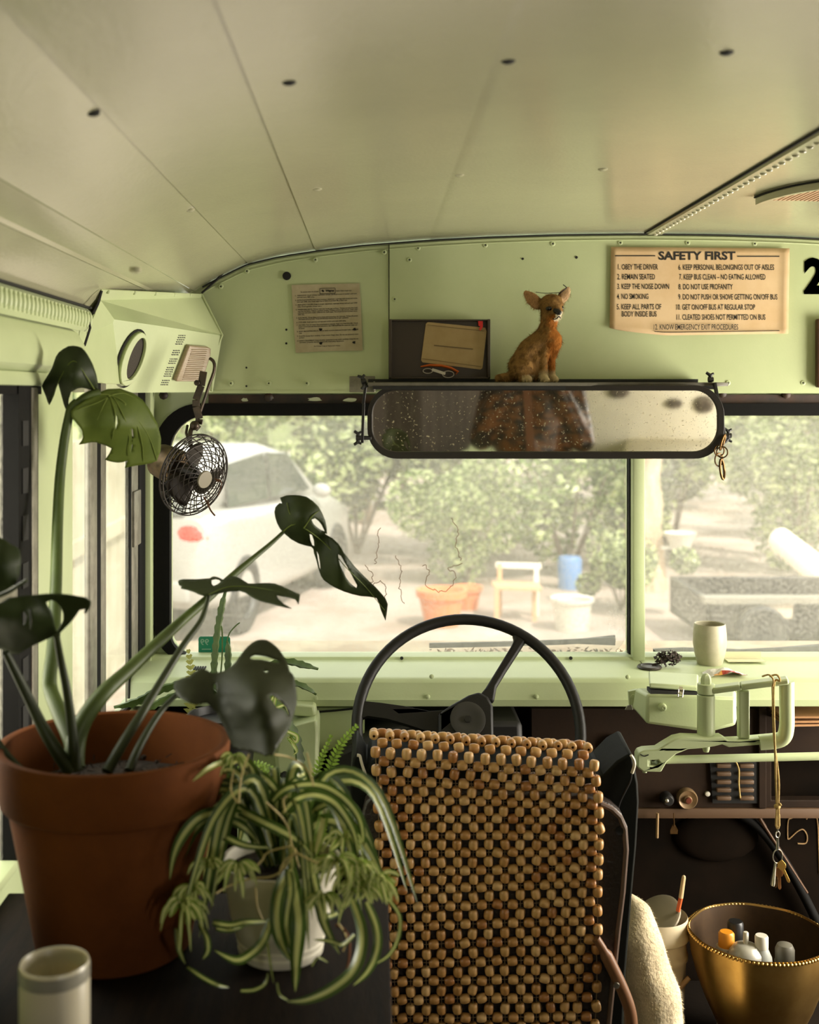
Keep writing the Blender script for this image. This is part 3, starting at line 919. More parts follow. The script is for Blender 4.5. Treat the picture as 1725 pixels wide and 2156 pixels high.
FUR = mat('fox_fur', (150, 118, 72), 0.9, attr='coat', bump=(260, 0.6, 0.002), spec=0.15)
def strands(bm, count, length, thick, colfn, droop, seed=1, sel=None):
    """short hairs standing on a surface, combed along a direction"""
    random.seed(seed)
    fs = [f for f in bm.faces if sel is None or sel(f.calc_center_median())]
    ar = [f.calc_area() for f in fs]
    out = MB()
    cl = out.bm.loops.layers.color.new('coat')
    for f in random.choices(fs, ar, k=count):
        vs = [v.co for v in f.verts]
        a, b = random.random(), random.random()
        p = vs[0] + (vs[1] - vs[0]) * a * 0.5 + (vs[2] - vs[0]) * b * 0.5
        nn = f.normal
        d = (nn * 0.55 + droop * 0.8 + Vector((random.gauss(0, .22), random.gauss(0, .22), random.gauss(0, .22)))).normalized()
        s = d.cross(nn)
        if s.length < 1e-4: continue
        s.normalize()
        l = length * random.uniform(0.5, 1.2)
        v = [out.bm.verts.new(p - s * thick - nn * 0.0005), out.bm.verts.new(p + s * thick - nn * 0.0005), out.bm.verts.new(p + d * l)]
        q = out.bm.faces.new(v)
        c = colfn(p); k = random.uniform(0.75, 1.2)
        for lo in q.loops: lo[cl] = (min(1, c[0] / 255 * k), min(1, c[1] / 255 * k), min(1, c[2] / 255 * k), 1)
    return out
fx.bm.normal_update()
fur = strands(fx.bm, 12000, 0.0085, 0.00035, foxcol, Vector((-0.25, -0.1, -0.8)), 5)
fbody = fx.build('body', FUR, fox, auto=180)
fur.build('fur', FUR, fox, smooth=False, recalc=False)
m = MB(); m.ball(fz(1005, 515, 2.440), 55 * fu, 12, (1.1, 0.5, 0.75)); m.ball(fz(1232, 500, 2.449), 42 * fu, 12, (0.9, 0.5, 0.9)); m.build('eye', mat('glass_eye', (10, 8, 6), 0.15), fox)
m = MB(); m.tube([fz(1105, 545, 2.437), fz(1150, 570, 2.430), fz(1195, 600, 2.4255)], [38 * fu, 58 * fu, 48 * fu], 10); m.ball(fz(1185, 590, 2.424), 50 * fu, 12, (1, 0.7, 0.8)); m.build('nose', mat('black_nose', (14, 11, 9), 0.4), fox)
m = MB(); m.tube(bez([fz(1075, 700, 2.428), fz(1110, 708, 2.424), fz(1150, 690, 2.421), fz(1185, 660, 2.420), fz(1212, 690, 2.422)], 4), 9 * fu, 6); m.build('mouth', MATS['black_nose'], fox)
m = MB(); m.tube(bez([fz(760, 216, 2.470), fz(940, 235, 2.466), fz(1190, 225, 2.470)], 6), 6 * fu, 5); m.tube(bez([fz(1180, 255, 2.468), fz(1270, 180, 2.464), fz(1320, 135, 2.468), fz(1260, 80, 2.47)], 5), 9 * fu, 5); m.build('ear_thread', BLACK, fox)

# ------------------------------------------------------------------ signs on the header
sg = thing('safety_sign', P(1473, 703, 2.59), 'yellowed safety rules card with bold black lettering on the header wall', 'sign')
DS = 2.5905
SIGNM = mat('yellowed_card', (214, 186, 146), 0.7, col2=(198, 164, 118), nscale=7, ncontrast=(0.4, 0.75))
mb = MB()
nx, nz = 30, 16
def sgp(u, v):
    xt = 1287 + (1663 - 1287) * u; yt = 520 + 3 * u
    xb = 1284 + (1660 - 1284) * u; yb = 690 + 18 * min(1, u * 3.2) ** 0.7 - 6 * u
    x = xt + (xb - xt) * v; y = yt + (yb - yt) * v
    d = DS - 0.0006
    curl = max(0, v - 0.90) / 0.10
    d -= 0.006 * curl ** 2 * (0.4 + 0.6 * math.exp(-((u - 0.12) / 0.2) ** 2))
    d -= 0.006 * max(0, (u - 0.94) / 0.06) ** 2
    return P(x, y, d)
g = [[mb.bm.verts.new(sgp(i / nx, j / nz)) for i in range(nx + 1)] for j in range(nz + 1)]
for j in range(nz):
    for i in range(nx): mb._f((g[j][i], g[j][i + 1], g[j + 1][i + 1], g[j + 1][i]))
mb.build('card_sheet', SIGNM, sg, solid=0.0012)
def zp(x, y, ox, oy, s): return ox + x / s, oy + y / s
mb = MB()
def line(txt, x0, x1, yb, h, D, ox, oy, s, bold, mb, x0y=0.0, lift=0.0018):
    a = zp(x0, yb, ox, oy, s); b = zp(x1, yb + x0y, ox, oy, s)
    pa, pb = P(a[0], a[1], D), P(b[0], b[1], D)
    ux = (pb - pa); w = ux.length; ux.normalize()
    uz = Vector((0, 0, 1)); uz = (uz - ux * uz.dot(ux)).normalized()
    put_text(mb, txt, pa, ux, uz, w, h / s * D / F, bold, lift=lift)
S4 = (1120, 440, 2.851)
line('SAFETY FIRST', 760, 1222, 304, 49, DS, *S4, 0.034, mb)
for t, a, b, y in [('1. OBEY THE DRIVER', 517, 757, 364), ('2. REMAIN SEATED', 513, 739, 423), ('3. KEEP THE NOISE DOWN', 513, 824, 481), ('4. NO SMOKING', 511, 700, 541), ('5. KEEP ALL PARTS OF', 510, 777, 603), ('BODY INSIDE BUS', 540, 749, 646),
                   ('6. KEEP PERSONAL BELONGINGS OUT OF AISLES', 880, 1454, 366), ('7. KEEP BUS CLEAN \u2013 NO EATING ALLOWED', 885, 1402, 424), ('8. DO NOT USE PROFANITY', 881, 1206, 483), ('9. DO NOT PUSH OR SHOVE GETTING ON/OFF BUS', 880, 1474, 544),
                   ('10. GET ON/OFF BUS AT REGULAR STOP', 868, 1340, 605), ('11. CLEATED SHOES NOT PERMITTED ON BUS', 869, 1402, 665), ('12. KNOW EMERGENCY EXIT PROCEDURES', 731, 1238, 724)]:
    line(t, a, b, y, 33, DS - (0.004 if t.startswith('12') else 0.0), *S4, 0.011, mb)
for (xa, xb, y, h) in ((500, 742, 281, 6), (1233, 1488, 284, 6)):
    a = zp(xa, y, *S4); b = zp(xb, y, *S4)
    mb.poly([P(a[0], a[1] - 1.1, DS - 0.0018), P(b[0], b[1] - 1.1, DS - 0.0018), P(b[0], b[1] + 1.1, DS - 0.0018), P(a[0], a[1] + 1.1, DS - 0.0018)])
mb.build('lettering', INK, sg, smooth=False, recalc=False)
mb = MB(); a = [sgp(u / 20, 0.968) - Vector((0, 0.002, 0)) for u in range(5, 20)]; mb.tube(a, 0.0007, 5); mb.build('border_line', INK, sg)

nt_ = thing('notice_paper', P(690, 740, 2.59), 'grey typed maintenance notice pasted between two dark holes on the header', 'notice')
DN = 2.5935
mb = MB()
co = [(614, 600), (757, 596.5), (760, 640), (764, 738), (690, 739), (623, 743), (618, 680)]
mb.poly([P(x, y, DN) for x, y in co], (0, 0.0012, 0)); mb.build('paper_sheet', PAPERW, nt_, smooth=False)
S5 = (600, 585, 9.583)
mb = MB()
line('To get the most out of your', 318, 682, 302, 26, DN, *S5, 0.02, mb, -16)
line('follow these simple tips.', 1035, 1348, 276, 26, DN, *S5, 0.02, mb, -8)
line('Wayne', 818, 990, 282, 44, DN, *S5, 0.05, mb, -6)
for (num, rows) in [('1.', [('WINDOWS: Check window operation, tighten guardrail screws if needed. Lubricate', 248, 1450, 372, -44), ('and seal every 5000 miles.', 250, 600, 406, -8)]),
                    ('2.', [('ENTRANCE DOORS: Keep doors in proper adjustment. Lubricate both hinges and guides,', 250, 1466, 466, -46), ('lock each 5000 miles. Keep steps free of debris to prolong life of floor mat.', 250, 1260, 500, -38)]),
                    ('3.', [('EMERGENCY DOORS: Keep in proper adjustment. Lubricate hinges and lock each 5000', 258, 1462, 560, -44), ('miles. Check operation of door alarm.', 260, 745, 596, -14)]),
                    ('4.', [('PASSENGER SEATS: Tighten bolt that holds seat to floor. Tighten screws that hold', 262, 1464, 656, -44), ('seat legs to frame. Tighten seatback screws. Tighten cushion clip screws. Clean with', 264, 1466, 690, -44), ('mild soap and warm water. Different for cloth seats. This should be done at least every', 264, 1462, 724, -44), ('5000 miles.', 266, 400, 758, -4)]),
                    ('5.', [('ELECTRICAL: Check lights, wiring, fuses and connections for tightness. Tighten all screws', 272, 1474, 820, -44), ('that fasten lights to body. Check all electrical switches for proper operation.', 272, 1290, 850, -36)]),
                    ('6.', [('STOP ARM: Check operation and lubricate working parts each 5000 miles.', 276, 1234, 912, -36)]),
                    ('7.', [('HEATERS: Turn on heater fans occasionally in summer. Keep core free from dirt. Check', 278, 1476, 968, -46), ('heater connections and electrical connections. Use OEM Antifreeze for maximum heater per-', 280, 1476, 1002, -44), ('formance.', 282, 400, 1036, -4)]),
                    ('8.', [('BODY MOUNTING BOLTS: Tighten body mounting bolts and bumper bolts each 5000', 286, 1482, 1096, -46), ('miles.', 288, 350, 1130, -2)]),
                    ('9.', [('FLOORS: Sweep floor regularly. It lasts longer if kept clean. Do not use excessive water', 288, 1488, 1190, -44), ('on floor.', 290, 400, 1224, -4)]),
                    ('10.', [('SAFETY EQUIPMENT: Keep all safety equipment in top notch condition. Keep fire ex-', 292, 1486, 1284, -46), ('tinguisher properly charged. Inspect the emergency equipment.', 296, 1196, 1318, -34)])]:
    r0 = rows[0]
    line(num, r0[1] - 40, r0[1] - 16, r0[3] + 1, 24, DN, *S5, 0.02, mb)
    for t, a, b, y, dy in rows: line(t, a, b, y, 25, DN, *S5, 0.02, mb, dy)
line("It's Written Today in Tomorrow's Wayne", 590, 1118, 1392, 24, DN, *S5, 0.02, mb, -14)
bx = [zp(x, y, *S5) for x, y in ((705, 216), (1013, 204), (1016, 312), (708, 322))]
for i in range(4):
    mb.bar(P(bx[i][0], bx[i][1], DN - 0.0012), P(bx[(i + 1) % 4][0], bx[(i + 1) % 4][1], DN - 0.0012), 0.001, 0.0009)
bb = [zp(x, y, *S5) for x, y in ((738, 262), (748, 242), (770, 238), (778, 252), (794, 262), (786, 286), (764, 284), (750, 272))]
mb.poly([P(x, y, DN - 0.0016) for x, y in bb])
mb.build('lettering', INK, nt_, smooth=False, recalc=False)
mb = MB()
for q in ((675, 694), (747, 693), (676, 723), (746, 721)):
    mb.poly([P(q[0] + (3.2 + 1.2 * math.sin(3 * a + q[0])) * math.cos(a), q[1] + (3.4 + 0.8 * math.cos(2 * a)) * math.sin(a), DN - 0.0014) for a in [2 * math.pi * k / 14 for k in range(14)]])
mb.build('torn_hole', DARKLINE, nt_, smooth=False, recalc=False)
mb = MB()
a = P(1693, 615, 2.5930)
put_text(mb, '2', a, UX, UZ, 46 * 2.593 / F, 71 * 2.593 / F, 0.045, lift=0.0)
bmesh.ops.solidify(mb.bm, geom=mb.bm.faces[:], thickness=0.0008)
tag(mb.build('number_decal', INK, smooth=False), 'large bold black digit 2 stuck on the green header', 'number')
FRM = mat('brown_frame_wood', (92, 60, 34), 0.45, col2=(60, 38, 22), nscale=20, stretch=(8, 8, 1))
pf = thing('picture_frame', P(1760, 814, 2.59), 'brown wooden picture frame hanging beyond the black digit', 'picture frame')
mb = MB(); o1 = [P(x, y, 2.593) for x, y in ((1716, 672), (1830, 672), (1830, 816), (1716, 816))]; i1 = [P(x, y, 2.593) for x, y in ((1729, 684), (1818, 684), (1818, 804), (1729, 804))]
mb.poly(o1, (0, -0.016, 0), holes=[list(reversed(i1))]); mb.build('frame', FRM, pf, bev=0.003)
mb = MB(); mb.poly([P(x, y, 2.592) for x, y in ((1727, 682), (1820, 682), (1820, 806), (1727, 806))], (0, -0.004, 0)); mb.build('picture', PAPERW, pf)

# ------------------------------------------------------------------ dash fan
fan = thing('dash_fan', P(410, 1000, 2.36), 'old wire-caged dash fan hanging from a bent bracket in the corner', 'fan')
FANM = mat('fan_brown_black', (40, 32, 24), 0.42, metal=0.5, col2=(26, 21, 16), nscale=30)
fc = P(409, 1000, 2.36)
fa = Vector((0.74, -0.63, -0.24)).normalized()
fu_ = fa.cross(UZ).normalized(); fv = fa.cross(fu_)
def fp(r, a, h): return fc + fa * h + (fu_ * math.cos(a) + fv * math.sin(a)) * r
FR = 0.0815
front_h = lambda r: 0.006 + 0.026 * (1 - (r / FR) ** 2)
back_h = lambda r: -0.006 - 0.034 * (1 - (r / FR) ** 2)
for nm, hf, rings in (('front_cage', front_h, (0.026, 0.036, 0.046, 0.056, 0.066, 0.075)), ('rear_cage', back_h, (0.036, 0.050, 0.063, 0.074))):
    mb = MB()
    for r in rings: mb.tube([fp(r, 2 * math.pi * k / 40, hf(r)) for k in range(40)], 0.0011, 5, closed=True)
    for k in range(22):
        a0 = 2 * math.pi * k / 22
        mb.tube([fp(0.020 + (FR - 0.020) * t / 8, a0 + 0.75 * (t / 8) * (1 if nm == 'front_cage' else -1), hf(0.020 + (FR - 0.020) * t / 8)) for t in range(9)], 0.0010, 5)
    mb.build(nm, FANM, fan)
mb = MB()
for h in (0.0055, -0.0055): mb.tube([fp(FR, 2 * math.pi * k / 48, h) for k in range(48)], 0.0016, 6, closed=True)
mb.build('cage_rim', FANM, fan)
mb = MB(); mb.lathe([(0.0, 0.0345), (0.017, 0.0340), (0.018, 0.031), (0.014, 0.030), (0, 0.030)], fc, fa, 24); mb.build('badge', mat('fan_badge', (120, 112, 92), 0.5), fan)
mb = MB(); mb.lathe([(0.0, -0.118), (0.026, -0.116), (0.034, -0.106), (0.036, -0.075), (0.036, -0.050), (0.033, -0.042), (0, -0.042)], fc, fa, 24)
mb.build('motor', mat('fan_motor', (112, 92, 66), 0.42, metal=0.7, col2=(60, 48, 34), nscale=25), fan)
for k in range(3):
    mb = MB()
    a0 = 2 * math.pi * k / 3 + 0.5
    rows = []
    for j in range(7):
        r = 0.012 + 0.052 * j / 6
        w = 0.30 + 0.42 * math.sin(math.pi * (0.25 + 0.6 * j / 6))
        rows.append([mb.bm.verts.new(fp(r, a0 - w + 2 * w * i / 6 + 0.25 * j / 6, (-0.014 + 0.028 * i / 6) * 0.8)) for i in range(7)])
    for j in range(6):
        for i in range(6): mb._f((rows[j][i], rows[j][i + 1], rows[j + 1][i + 1], rows[j + 1][i]))
    mb.build('blade', FANM, fan, solid=0.001)
mb = MB(); mb.lathe([(0, 0.012), (0.012, 0.010), (0.015, 0.0), (0.014, -0.045), (0, -0.045)], fc, fa, 20); mb.build('hub', FANM, fan)
mb = MB()
br = [P(x, y, 2.40) for x, y in ((429, 782), (424, 812), (413, 842), (413, 856), (420, 882), (418, 893), (409, 903))]
for a, b in zip(br, br[1:]): mb.bar(a, b, 0.0150, 0.004, Vector((0.1, 1, 0)))
mb.tube(bez([P(x, y, 2.405) for x, y in ((441, 754), (450, 762), (451, 780), (440, 812), (428, 848), (421, 868))], 5), 0.0048, 8, flat=0.7)
mb.tube([P(405, 898, 2.39), P(401, 910, 2.38), P(399, 925, 2.37), P(402, 940, 2.36)], 0.005, 8); mb.tube([P(395, 895, 2.39), P(392, 912, 2.38), P(397, 926, 2.37)], 0.003, 8)
mb.ball(P(410, 896, 2.385), 0.010, 12); mb.lathe([(0.006, 0), (0.006, 0.004), (0, 0.005)], P(415, 806, 2.398), Vector((0, -1, 0)), 10)
mb.build('bracket', mat('bracket_metal', (66, 54, 40), 0.4, metal=0.6, col2=(34, 28, 22), nscale=30), fan, bev=0.001)
DRY = mat('dry_twig', (78, 46, 22), 0.8)
mb = MB(); mb.tube(bez([P(429, 1046, 2.325), P(437, 1060, 2.32), P(444, 1075, 2.32), P(453, 1086, 2.32)], 4), 0.0016, 6); mb.tube([P(438, 1052, 2.32), P(441, 1068, 2.32)], 0.001, 5)
tag(mb.build('dry_twig', DRY), 'thin dry twig poking out of the bottom of the fan cage', 'twig')
mb = MB(); mb.tube(bez([P(452, 1008, 2.31), P(466, 1014, 2.31), P(464, 1030, 2.312), P(459, 1044, 2.315)], 4), [0.001] * 13, 5); mb.tube([P(455, 1012, 2.311), P(463, 1011, 2.311)], 0.0028, 6)
tag(mb.build('dry_twig', DRY), 'curled dry leaf stalk caught at the side of the fan cage', 'twig')

# ------------------------------------------------------------------ steering wheel
BLK = mat('wheel_black', (24, 22, 19), 0.5, bump=(120, 0.12), spec=0.3)
sw = thing('steering_wheel', P(985, 1530, 2.25), 'large black bus steering wheel rising above the beaded seat back', 'steering wheel')
wc = P(987, 1530, 2.25); wn = Vector((0, -math.cos(R(30)), math.sin(R(30)))); wv = Vector((0, math.sin(R(30)), math.cos(R(30))))
mb = MB(); mb.tube([wc + UX * 0.2105 * math.cos(a) + wv * 0.2105 * math.sin(a) for a in [2 * math.pi * k / 72 for k in range(72)]], 0.0108, 14, closed=True); mb.build('rim', BLK, sw)
def wpoly(pts, th, off, nm):
    m = MB(); m.poly([hit(x, y, wc, wn) + wn * off for x, y in pts], -wn * th); return m.build(nm, BLK, sw, bev=0.005)
wpoly([(752, 1470), (770, 1478), (800, 1481), (850, 1488), (905, 1499), (965, 1495), (965, 1560), (905, 1543), (860, 1528), (815, 1515), (775, 1509), (750, 1518), (748, 1490)], 0.018, 0.006, 'spoke')
wpoly([(1078, 1336), (1094, 1334), (1118, 1347), (1104, 1356), (1092, 1375), (1066, 1415), (1046, 1448), (1040, 1480), (1002, 1474), (1022, 1450), (1048, 1408), (1076, 1362), (1083, 1348)], 0.018, 0.006, 'spoke')
wpoly([(960, 1575), (1010, 1575), (1010, 1700), (1020, 1775), (950, 1775), (962, 1700)], 0.018, 0.006, 'spoke')
wpoly([(922, 1508), (950, 1488), (985, 1468), (1008, 1461), (1026, 1470), (1037, 1490), (1039, 1575), (1036, 1590), (925, 1590), (922, 1575)], 0.045, 0.016, 'hub')
mb = MB(); hc = hit(984, 1519, wc, wn) + wn * 0.016
mb.lathe([(0.034, -0.002), (0.033, 0.002), (0.027, 0.003), (0.018, 0.0012), (0.010, 0.001), (0.0, 0.001)], hc, wn, 30); mb.build('horn_button', mat('horn_black', (44, 42, 38), 0.5), sw)
mb = MB(); mb.lathe([(0.007, 0.001), (0.007, 0.004), (0.0, 0.004)], hc, wn, 6); mb.build('hub_nut', BLACK, sw)
mb = MB(); mb.tube([wc - wn * 0.02, wc - wn * 0.20, wc - wn * 0.33], [0.045, 0.05, 0.05], 20); mb.build('steering_column', BLACK, sw)
mb = MB(); mb.poly([P(x, y, 2.41) for x, y in ((690, 1592), (800, 1540), (905, 1520), (1100, 1520), (1110, 1740), (690, 1760))], (0, 0.14, 0))
tag(mb.build('column_shroud', mat('shroud_black', (20, 18, 15), 0.6), bev=0.01), 'black boxy shroud around the steering column under the dashboard', 'shroud')
# ------------------------------------------------------------------ things on the dashboard
def dtop(px, py):                       # a point on the dashboard's top face
    D = 0.5785 * F / (py - VY)
    return P(px, py, D)
mc_ = dtop(1495, 1398)
mug = thing('mug', mc_, 'pale grey handleless ceramic cup standing on the dashboard', 'cup')
mb = MB()
mb.lathe([(0, 0.0), (0.0245, 0.0), (0.0265, 0.002), (0.0325, 0.025), (0.0355, 0.045), (0.0350, 0.065), (0.0328, 0.0855), (0.0318, 0.0870), (0.0305, 0.0855), (0.0325, 0.065), (0.033, 0.045), (0.030, 0.025), (0.024, 0.008), (0, 0.007)], mc_, UZ, 40)
mb.build('cup_body', mat('grey_glaze', (178, 172, 146), 0.45, col2=(168, 162, 136), nscale=60), mug)
c = dtop(1368, 1407)
mb = MB(); mb.lathe([(0, 0), (0.024, 0), (0.026, 0.003), (0.024, 0.006), (0.018, 0.0065), (0.016, 0.0045), (0, 0.004)], c, UZ, 28)
tag(mb.build('dark_lid', mat('dark_lid', (52, 46, 38), 0.4)), 'small round dark lid lying on the dashboard beside dried flowers', 'lid')
df = thing('dried_flower', dtop(1404, 1409), 'clump of dark dried flowers lying on the dashboard near the cup', 'dried flowers')
DRYF = mat('dried_flower', (66, 54, 46), 0.9, col2=(38, 30, 25), nscale=60)
mb = MB(); random.seed(11)
c = dtop(1402, 1404) + Vector((0, 0, 0.016))
for k in range(150):
    d = Vector((random.gauss(0, 1), random.gauss(0, .6), random.gauss(0, .75))); d.normalize()
    p = c + Vector((d.x * 0.028, d.y * 0.018, d.z * 0.016)) * random.uniform(0.3, 1.05) + Vector((0.006, 0, 0.002))
    p.z = max(p.z, c.z - 0.014)
    s = 0.0055
    u = Vector((random.gauss(0, 1), random.gauss(0, 1), random.gauss(0, 1))).normalized(); v = u.orthogonal().normalized()
    mb.poly([p - u * s, p + v * s * 0.6, p + u * s + Vector((0, 0, 0.002)), p - v * s * 0.6])
mb.build('petals', DRYF, df, smooth=False, recalc=False)
mb = MB(); mb.tube([c + Vector((-0.03, -0.005, -0.010)), c + Vector((0, 0, -0.006)), c + Vector((0.014, 0, 0.004))], 0.002, 6); mb.build('stem', DRYF, df)
wr = thing('candy_wrapper', dtop(1520, 1426), 'crumpled white and red foil wrapper on the dashboard in front of the cup', 'wrapper')
mb = MB(); random.seed(4)
gx, gy = 10, 6
c = dtop(1524, 1421) + Vector((0, 0, 0.007))
g = [[None] * (gx + 1) for _ in range(gy + 1)]
for j in range(gy + 1):
    for i in range(gx + 1):
        u, v = i / gx - 0.5, j / gy - 0.5
        g[j][i] = mb.bm.verts.new(c + Vector((u * 0.085, v * 0.045, 0.010 * math.cos(u * 4) * math.cos(v * 2) + random.uniform(-0.003, 0.003) - 0.004 - 0.016 * max(0, u) * v)))
for j in range(gy):
    for i in range(gx):
        mb.mi = 1 if (j == 0 and i > 3) else (2 if (j == 0 and i > 1) else 0)
        mb._f((g[j][i], g[j][i + 1], g[j + 1][i + 1], g[j + 1][i]))
mb.build('foil', [mat('foil_white', (206, 200, 184), 0.35), mat('foil_red', (150, 52, 34), 0.4), mat('foil_orange', (196, 140, 60), 0.4)], wr, smooth=False, solid=0.0005)
mb = MB(); a, b = P(1526, 1371, 2.588), P(1613, 1379, 2.560)
mb.span((a.x, 2.560, EYE - 0.5738), (b.x, 2.589, EYE - 0.5725)); mb.box(((a.x + b.x) / 2, 2.592, EYE - 0.566), (b.x - a.x, 0.002, 0.015))
tag(mb.build('paper_strip', mat('cream_paper', (200, 196, 158), 0.8)), 'cream folded paper strip propped behind the cup at the windscreen foot', 'paper')
# teal sticker on the pane, read from outside
st = thing('window_sticker', P(452, 1360, 2.640), 'teal sticker in the lower corner of the windscreen behind the cactus', 'sticker')
mb = MB(); a, b = P(418, 1382, 2.6405), P(485, 1340, 2.6405)
mb.poly([Vector((x, 2.6405, z)) for x, z in rrect(a.x, a.z, b.x, b.z, 0.006, 5)], (0, -0.0006, 0)); mb.build('sticker_sheet', mat('teal_sticker', (44, 138, 104), 0.6, trans=0.45), st, smooth=False)
mb = MB(); put_text(mb, '99', P(440, 1358, 2.6397), Vector((-1, 0, 0)), UZ, 18 * 2.64 / F, 13 * 2.64 / F, 0.01, lift=0)
mb.poly([P(x, y, 2.6397) for x, y in ((448, 1374), (478, 1374), (478, 1380), (448, 1380))]); mb.poly([P(x, y, 2.6397) for x, y in ((425, 1366), (444, 1366), (444, 1368), (425, 1368))])
mb.build('lettering', mat('sticker_print', (150, 186, 160), 0.6, trans=0.4), st, smooth=False, recalc=False)
# wipers outside
WIP = mat('wiper_black', (16, 14, 12), 0.6)
for (pts, lab) in ((((904, 1359), (1050, 1356), (1180, 1352), (1296, 1346)), 'black wiper resting outside the glass behind the steering wheel'), (((1376, 1371), (1440, 1368), (1560, 1372), (1760, 1362)), 'black wiper outside the glass behind the cup')):
    w = thing('wiper', P(pts[0][0], pts[0][1] + 12, 2.68), lab, 'wiper')
    mb = MB()
    for a, b in zip(pts, pts[1:]): mb.bar(P(a[0], a[1], 2.685), P(b[0], b[1], 2.685), 0.008, 0.011)
    mb.build('blade', WIP, w, bev=0.001)
    mb = MB(); q = pts[-1]; p2 = pts[-2]
    mb.poly([P(p2[0] + 10, p2[1] - 2, 2.69), P(q[0], q[1] - 8, 2.69), P(q[0], q[1] + 13, 2.69), P(p2[0] + 40, p2[1] + 4, 2.69)], (0, 0.008, 0)); mb.build('arm', WIP, w)
mb = MB(); random.seed(21)
a, b = P(906, 1380, 2.69), P(1300, 1362, 2.69)
for k in range(420):
    p = Vector((random.uniform(a.x, b.x + 0.05), random.uniform(2.66, 2.72), random.uniform(a.z - 0.006, a.z + 0.010 + 0.004 * random.random())))
    u = Vector((random.gauss(0, 1), random.gauss(0, 1), random.gauss(0, .5))).normalized(); v = u.orthogonal().normalized(); s = random.uniform(0.003, 0.009)
    mb.poly([p - u * s, p + v * s * 0.4, p + u * s, p - v * s * 0.4])
tag(mb.build('leaf_debris', mat('leaf_debris', (150, 106, 66), 0.9, col2=(70, 46, 28), nscale=60), smooth=False, recalc=False), 'dry leaf litter gathered outside under the wiper', 'leaf litter', kind='stuff')
mb = MB(); mb.span(W(-0.55, 2.70, -0.72), W(1.65, 2.86, -0.588), 0.01); tag(mb.build('trim_3', mat('cowl_paint', (196, 176, 140), 0.6, col2=(160, 130, 96), nscale=9)), kind='structure')

# ------------------------------------------------------------------ door opener on the right of the wheel
dl_ = thing('door_opener', P(1500, 1500, 2.33), 'pale green hand-operated bus door lever mechanism mounted below the dashboard edge', 'door lever')
def ext(nm, pts, D, th, bev=0.003, mt=None, holes=()):
    m = MB(); m.poly([P(x, y, D) for x, y in pts], (0, th, 0), holes=[[P(x, y, D) for x, y in h] for h in holes]); return m.build(nm, mt or GREEN, dl_, bev=bev, auto=30)
m = MB()
fr = [P(x, y, 2.27) for x, y in ((1361, 1461), (1550, 1468), (1550, 1527), (1507, 1538), (1465, 1538), (1361, 1525))]
bk = [P(x, y, 2.36) for x, y in ((1338, 1448), (1550, 1452), (1552, 1520), (1507, 1528), (1465, 1528), (1330, 1490))]
va = [m.bm.verts.new(p) for p in fr]; vb = [m.bm.verts.new(p) for p in bk]
m._f(va); m._f(list(reversed(vb)))
for i in range(6): m._f((va[i], vb[i], vb[(i + 1) % 6], va[(i + 1) % 6]))
m.build('housing', GREEN, dl_, bev=0.006, auto=30)
m = MB()
lf = [P(1368, 1450, 2.285), P(1471, 1456, 2.285), P(1471, 1430, 2.39), P(1366, 1424, 2.39)]
m.poly(lf, (0, 0.002, 0.010)); m.build('lid', GREEN, dl_, bev=0.003, auto=30)
m = MB(); m.poly([P(1370, 1453, 2.283), P(1470, 1458, 2.283), P(1470, 1468, 2.275), P(1370, 1461, 2.275)], (0, 0.03, 0)); m.build('lid_gap', DARKLINE, dl_)
m = MB(); m.tube([P(x, y, 2.268) for x, y in ((1429, 1451), (1428, 1466), (1437, 1467), (1439, 1452))], 0.0016, 6, closed=True); m.bar(P(1434, 1446, 2.275), P(1434, 1462, 2.266), 0.006, 0.002, Vector((0, 1, 0))); m.build('latch', STEEL, dl_)
m = MB(); m.lathe([(0.008, -0.004), (0.008, 0.002), (0.006, 0.006), (0.0055, 0.012), (0.003, 0.013), (0, 0.012)], P(1395, 1489, 2.268), Vector((0, -1, 0.1)), 16); m.build('bolt', GREEN, dl_)
ext('bracket', [(1324, 1456), (1344, 1452), (1356, 1470), (1356, 1488), (1340, 1497), (1326, 1488)], 2.37, 0.012, 0.002)
ext('bracket', [(1322, 1486), (1330, 1484), (1334, 1495), (1316, 1495)], 2.368, 0.004, 0.001, ALU)
m = MB(); m.lathe([(0.005, 0), (0.005, 0.003), (0.0, 0.004)], P(1333, 1467, 2.369), Vector((0, -1, 0)), 12); m.build('screw', GREEN, dl_)
def cyl(nm, px, y0, y1, wpx, D, extra=()):
    c = P(px, y1, D); h = P(px, y0, D).z - c.z; r = wpx / 2 * D / F
    m = MB(); m.lathe([(0, 0), (r - 0.001, 0), (r, 0.001), (r, h - 0.001), (r - 0.001, h), (0, h)], c, UZ, 28); return m.build(nm, GREEN, dl_)
cyl('pivot_post', 1487, 1462, 1556, 37, 2.225)
cyl('pivot_cap', 1487, 1439, 1460, 36, 2.225)
m = MB(); c = P(1487, 1441, 2.225); m.lathe([(0.010, 0), (0.010, 0.010), (0.008, 0.016), (0.004, 0.020), (0.0, 0.021)], c, UZ, 6); m.build('acorn_nut', GREEN, dl_)
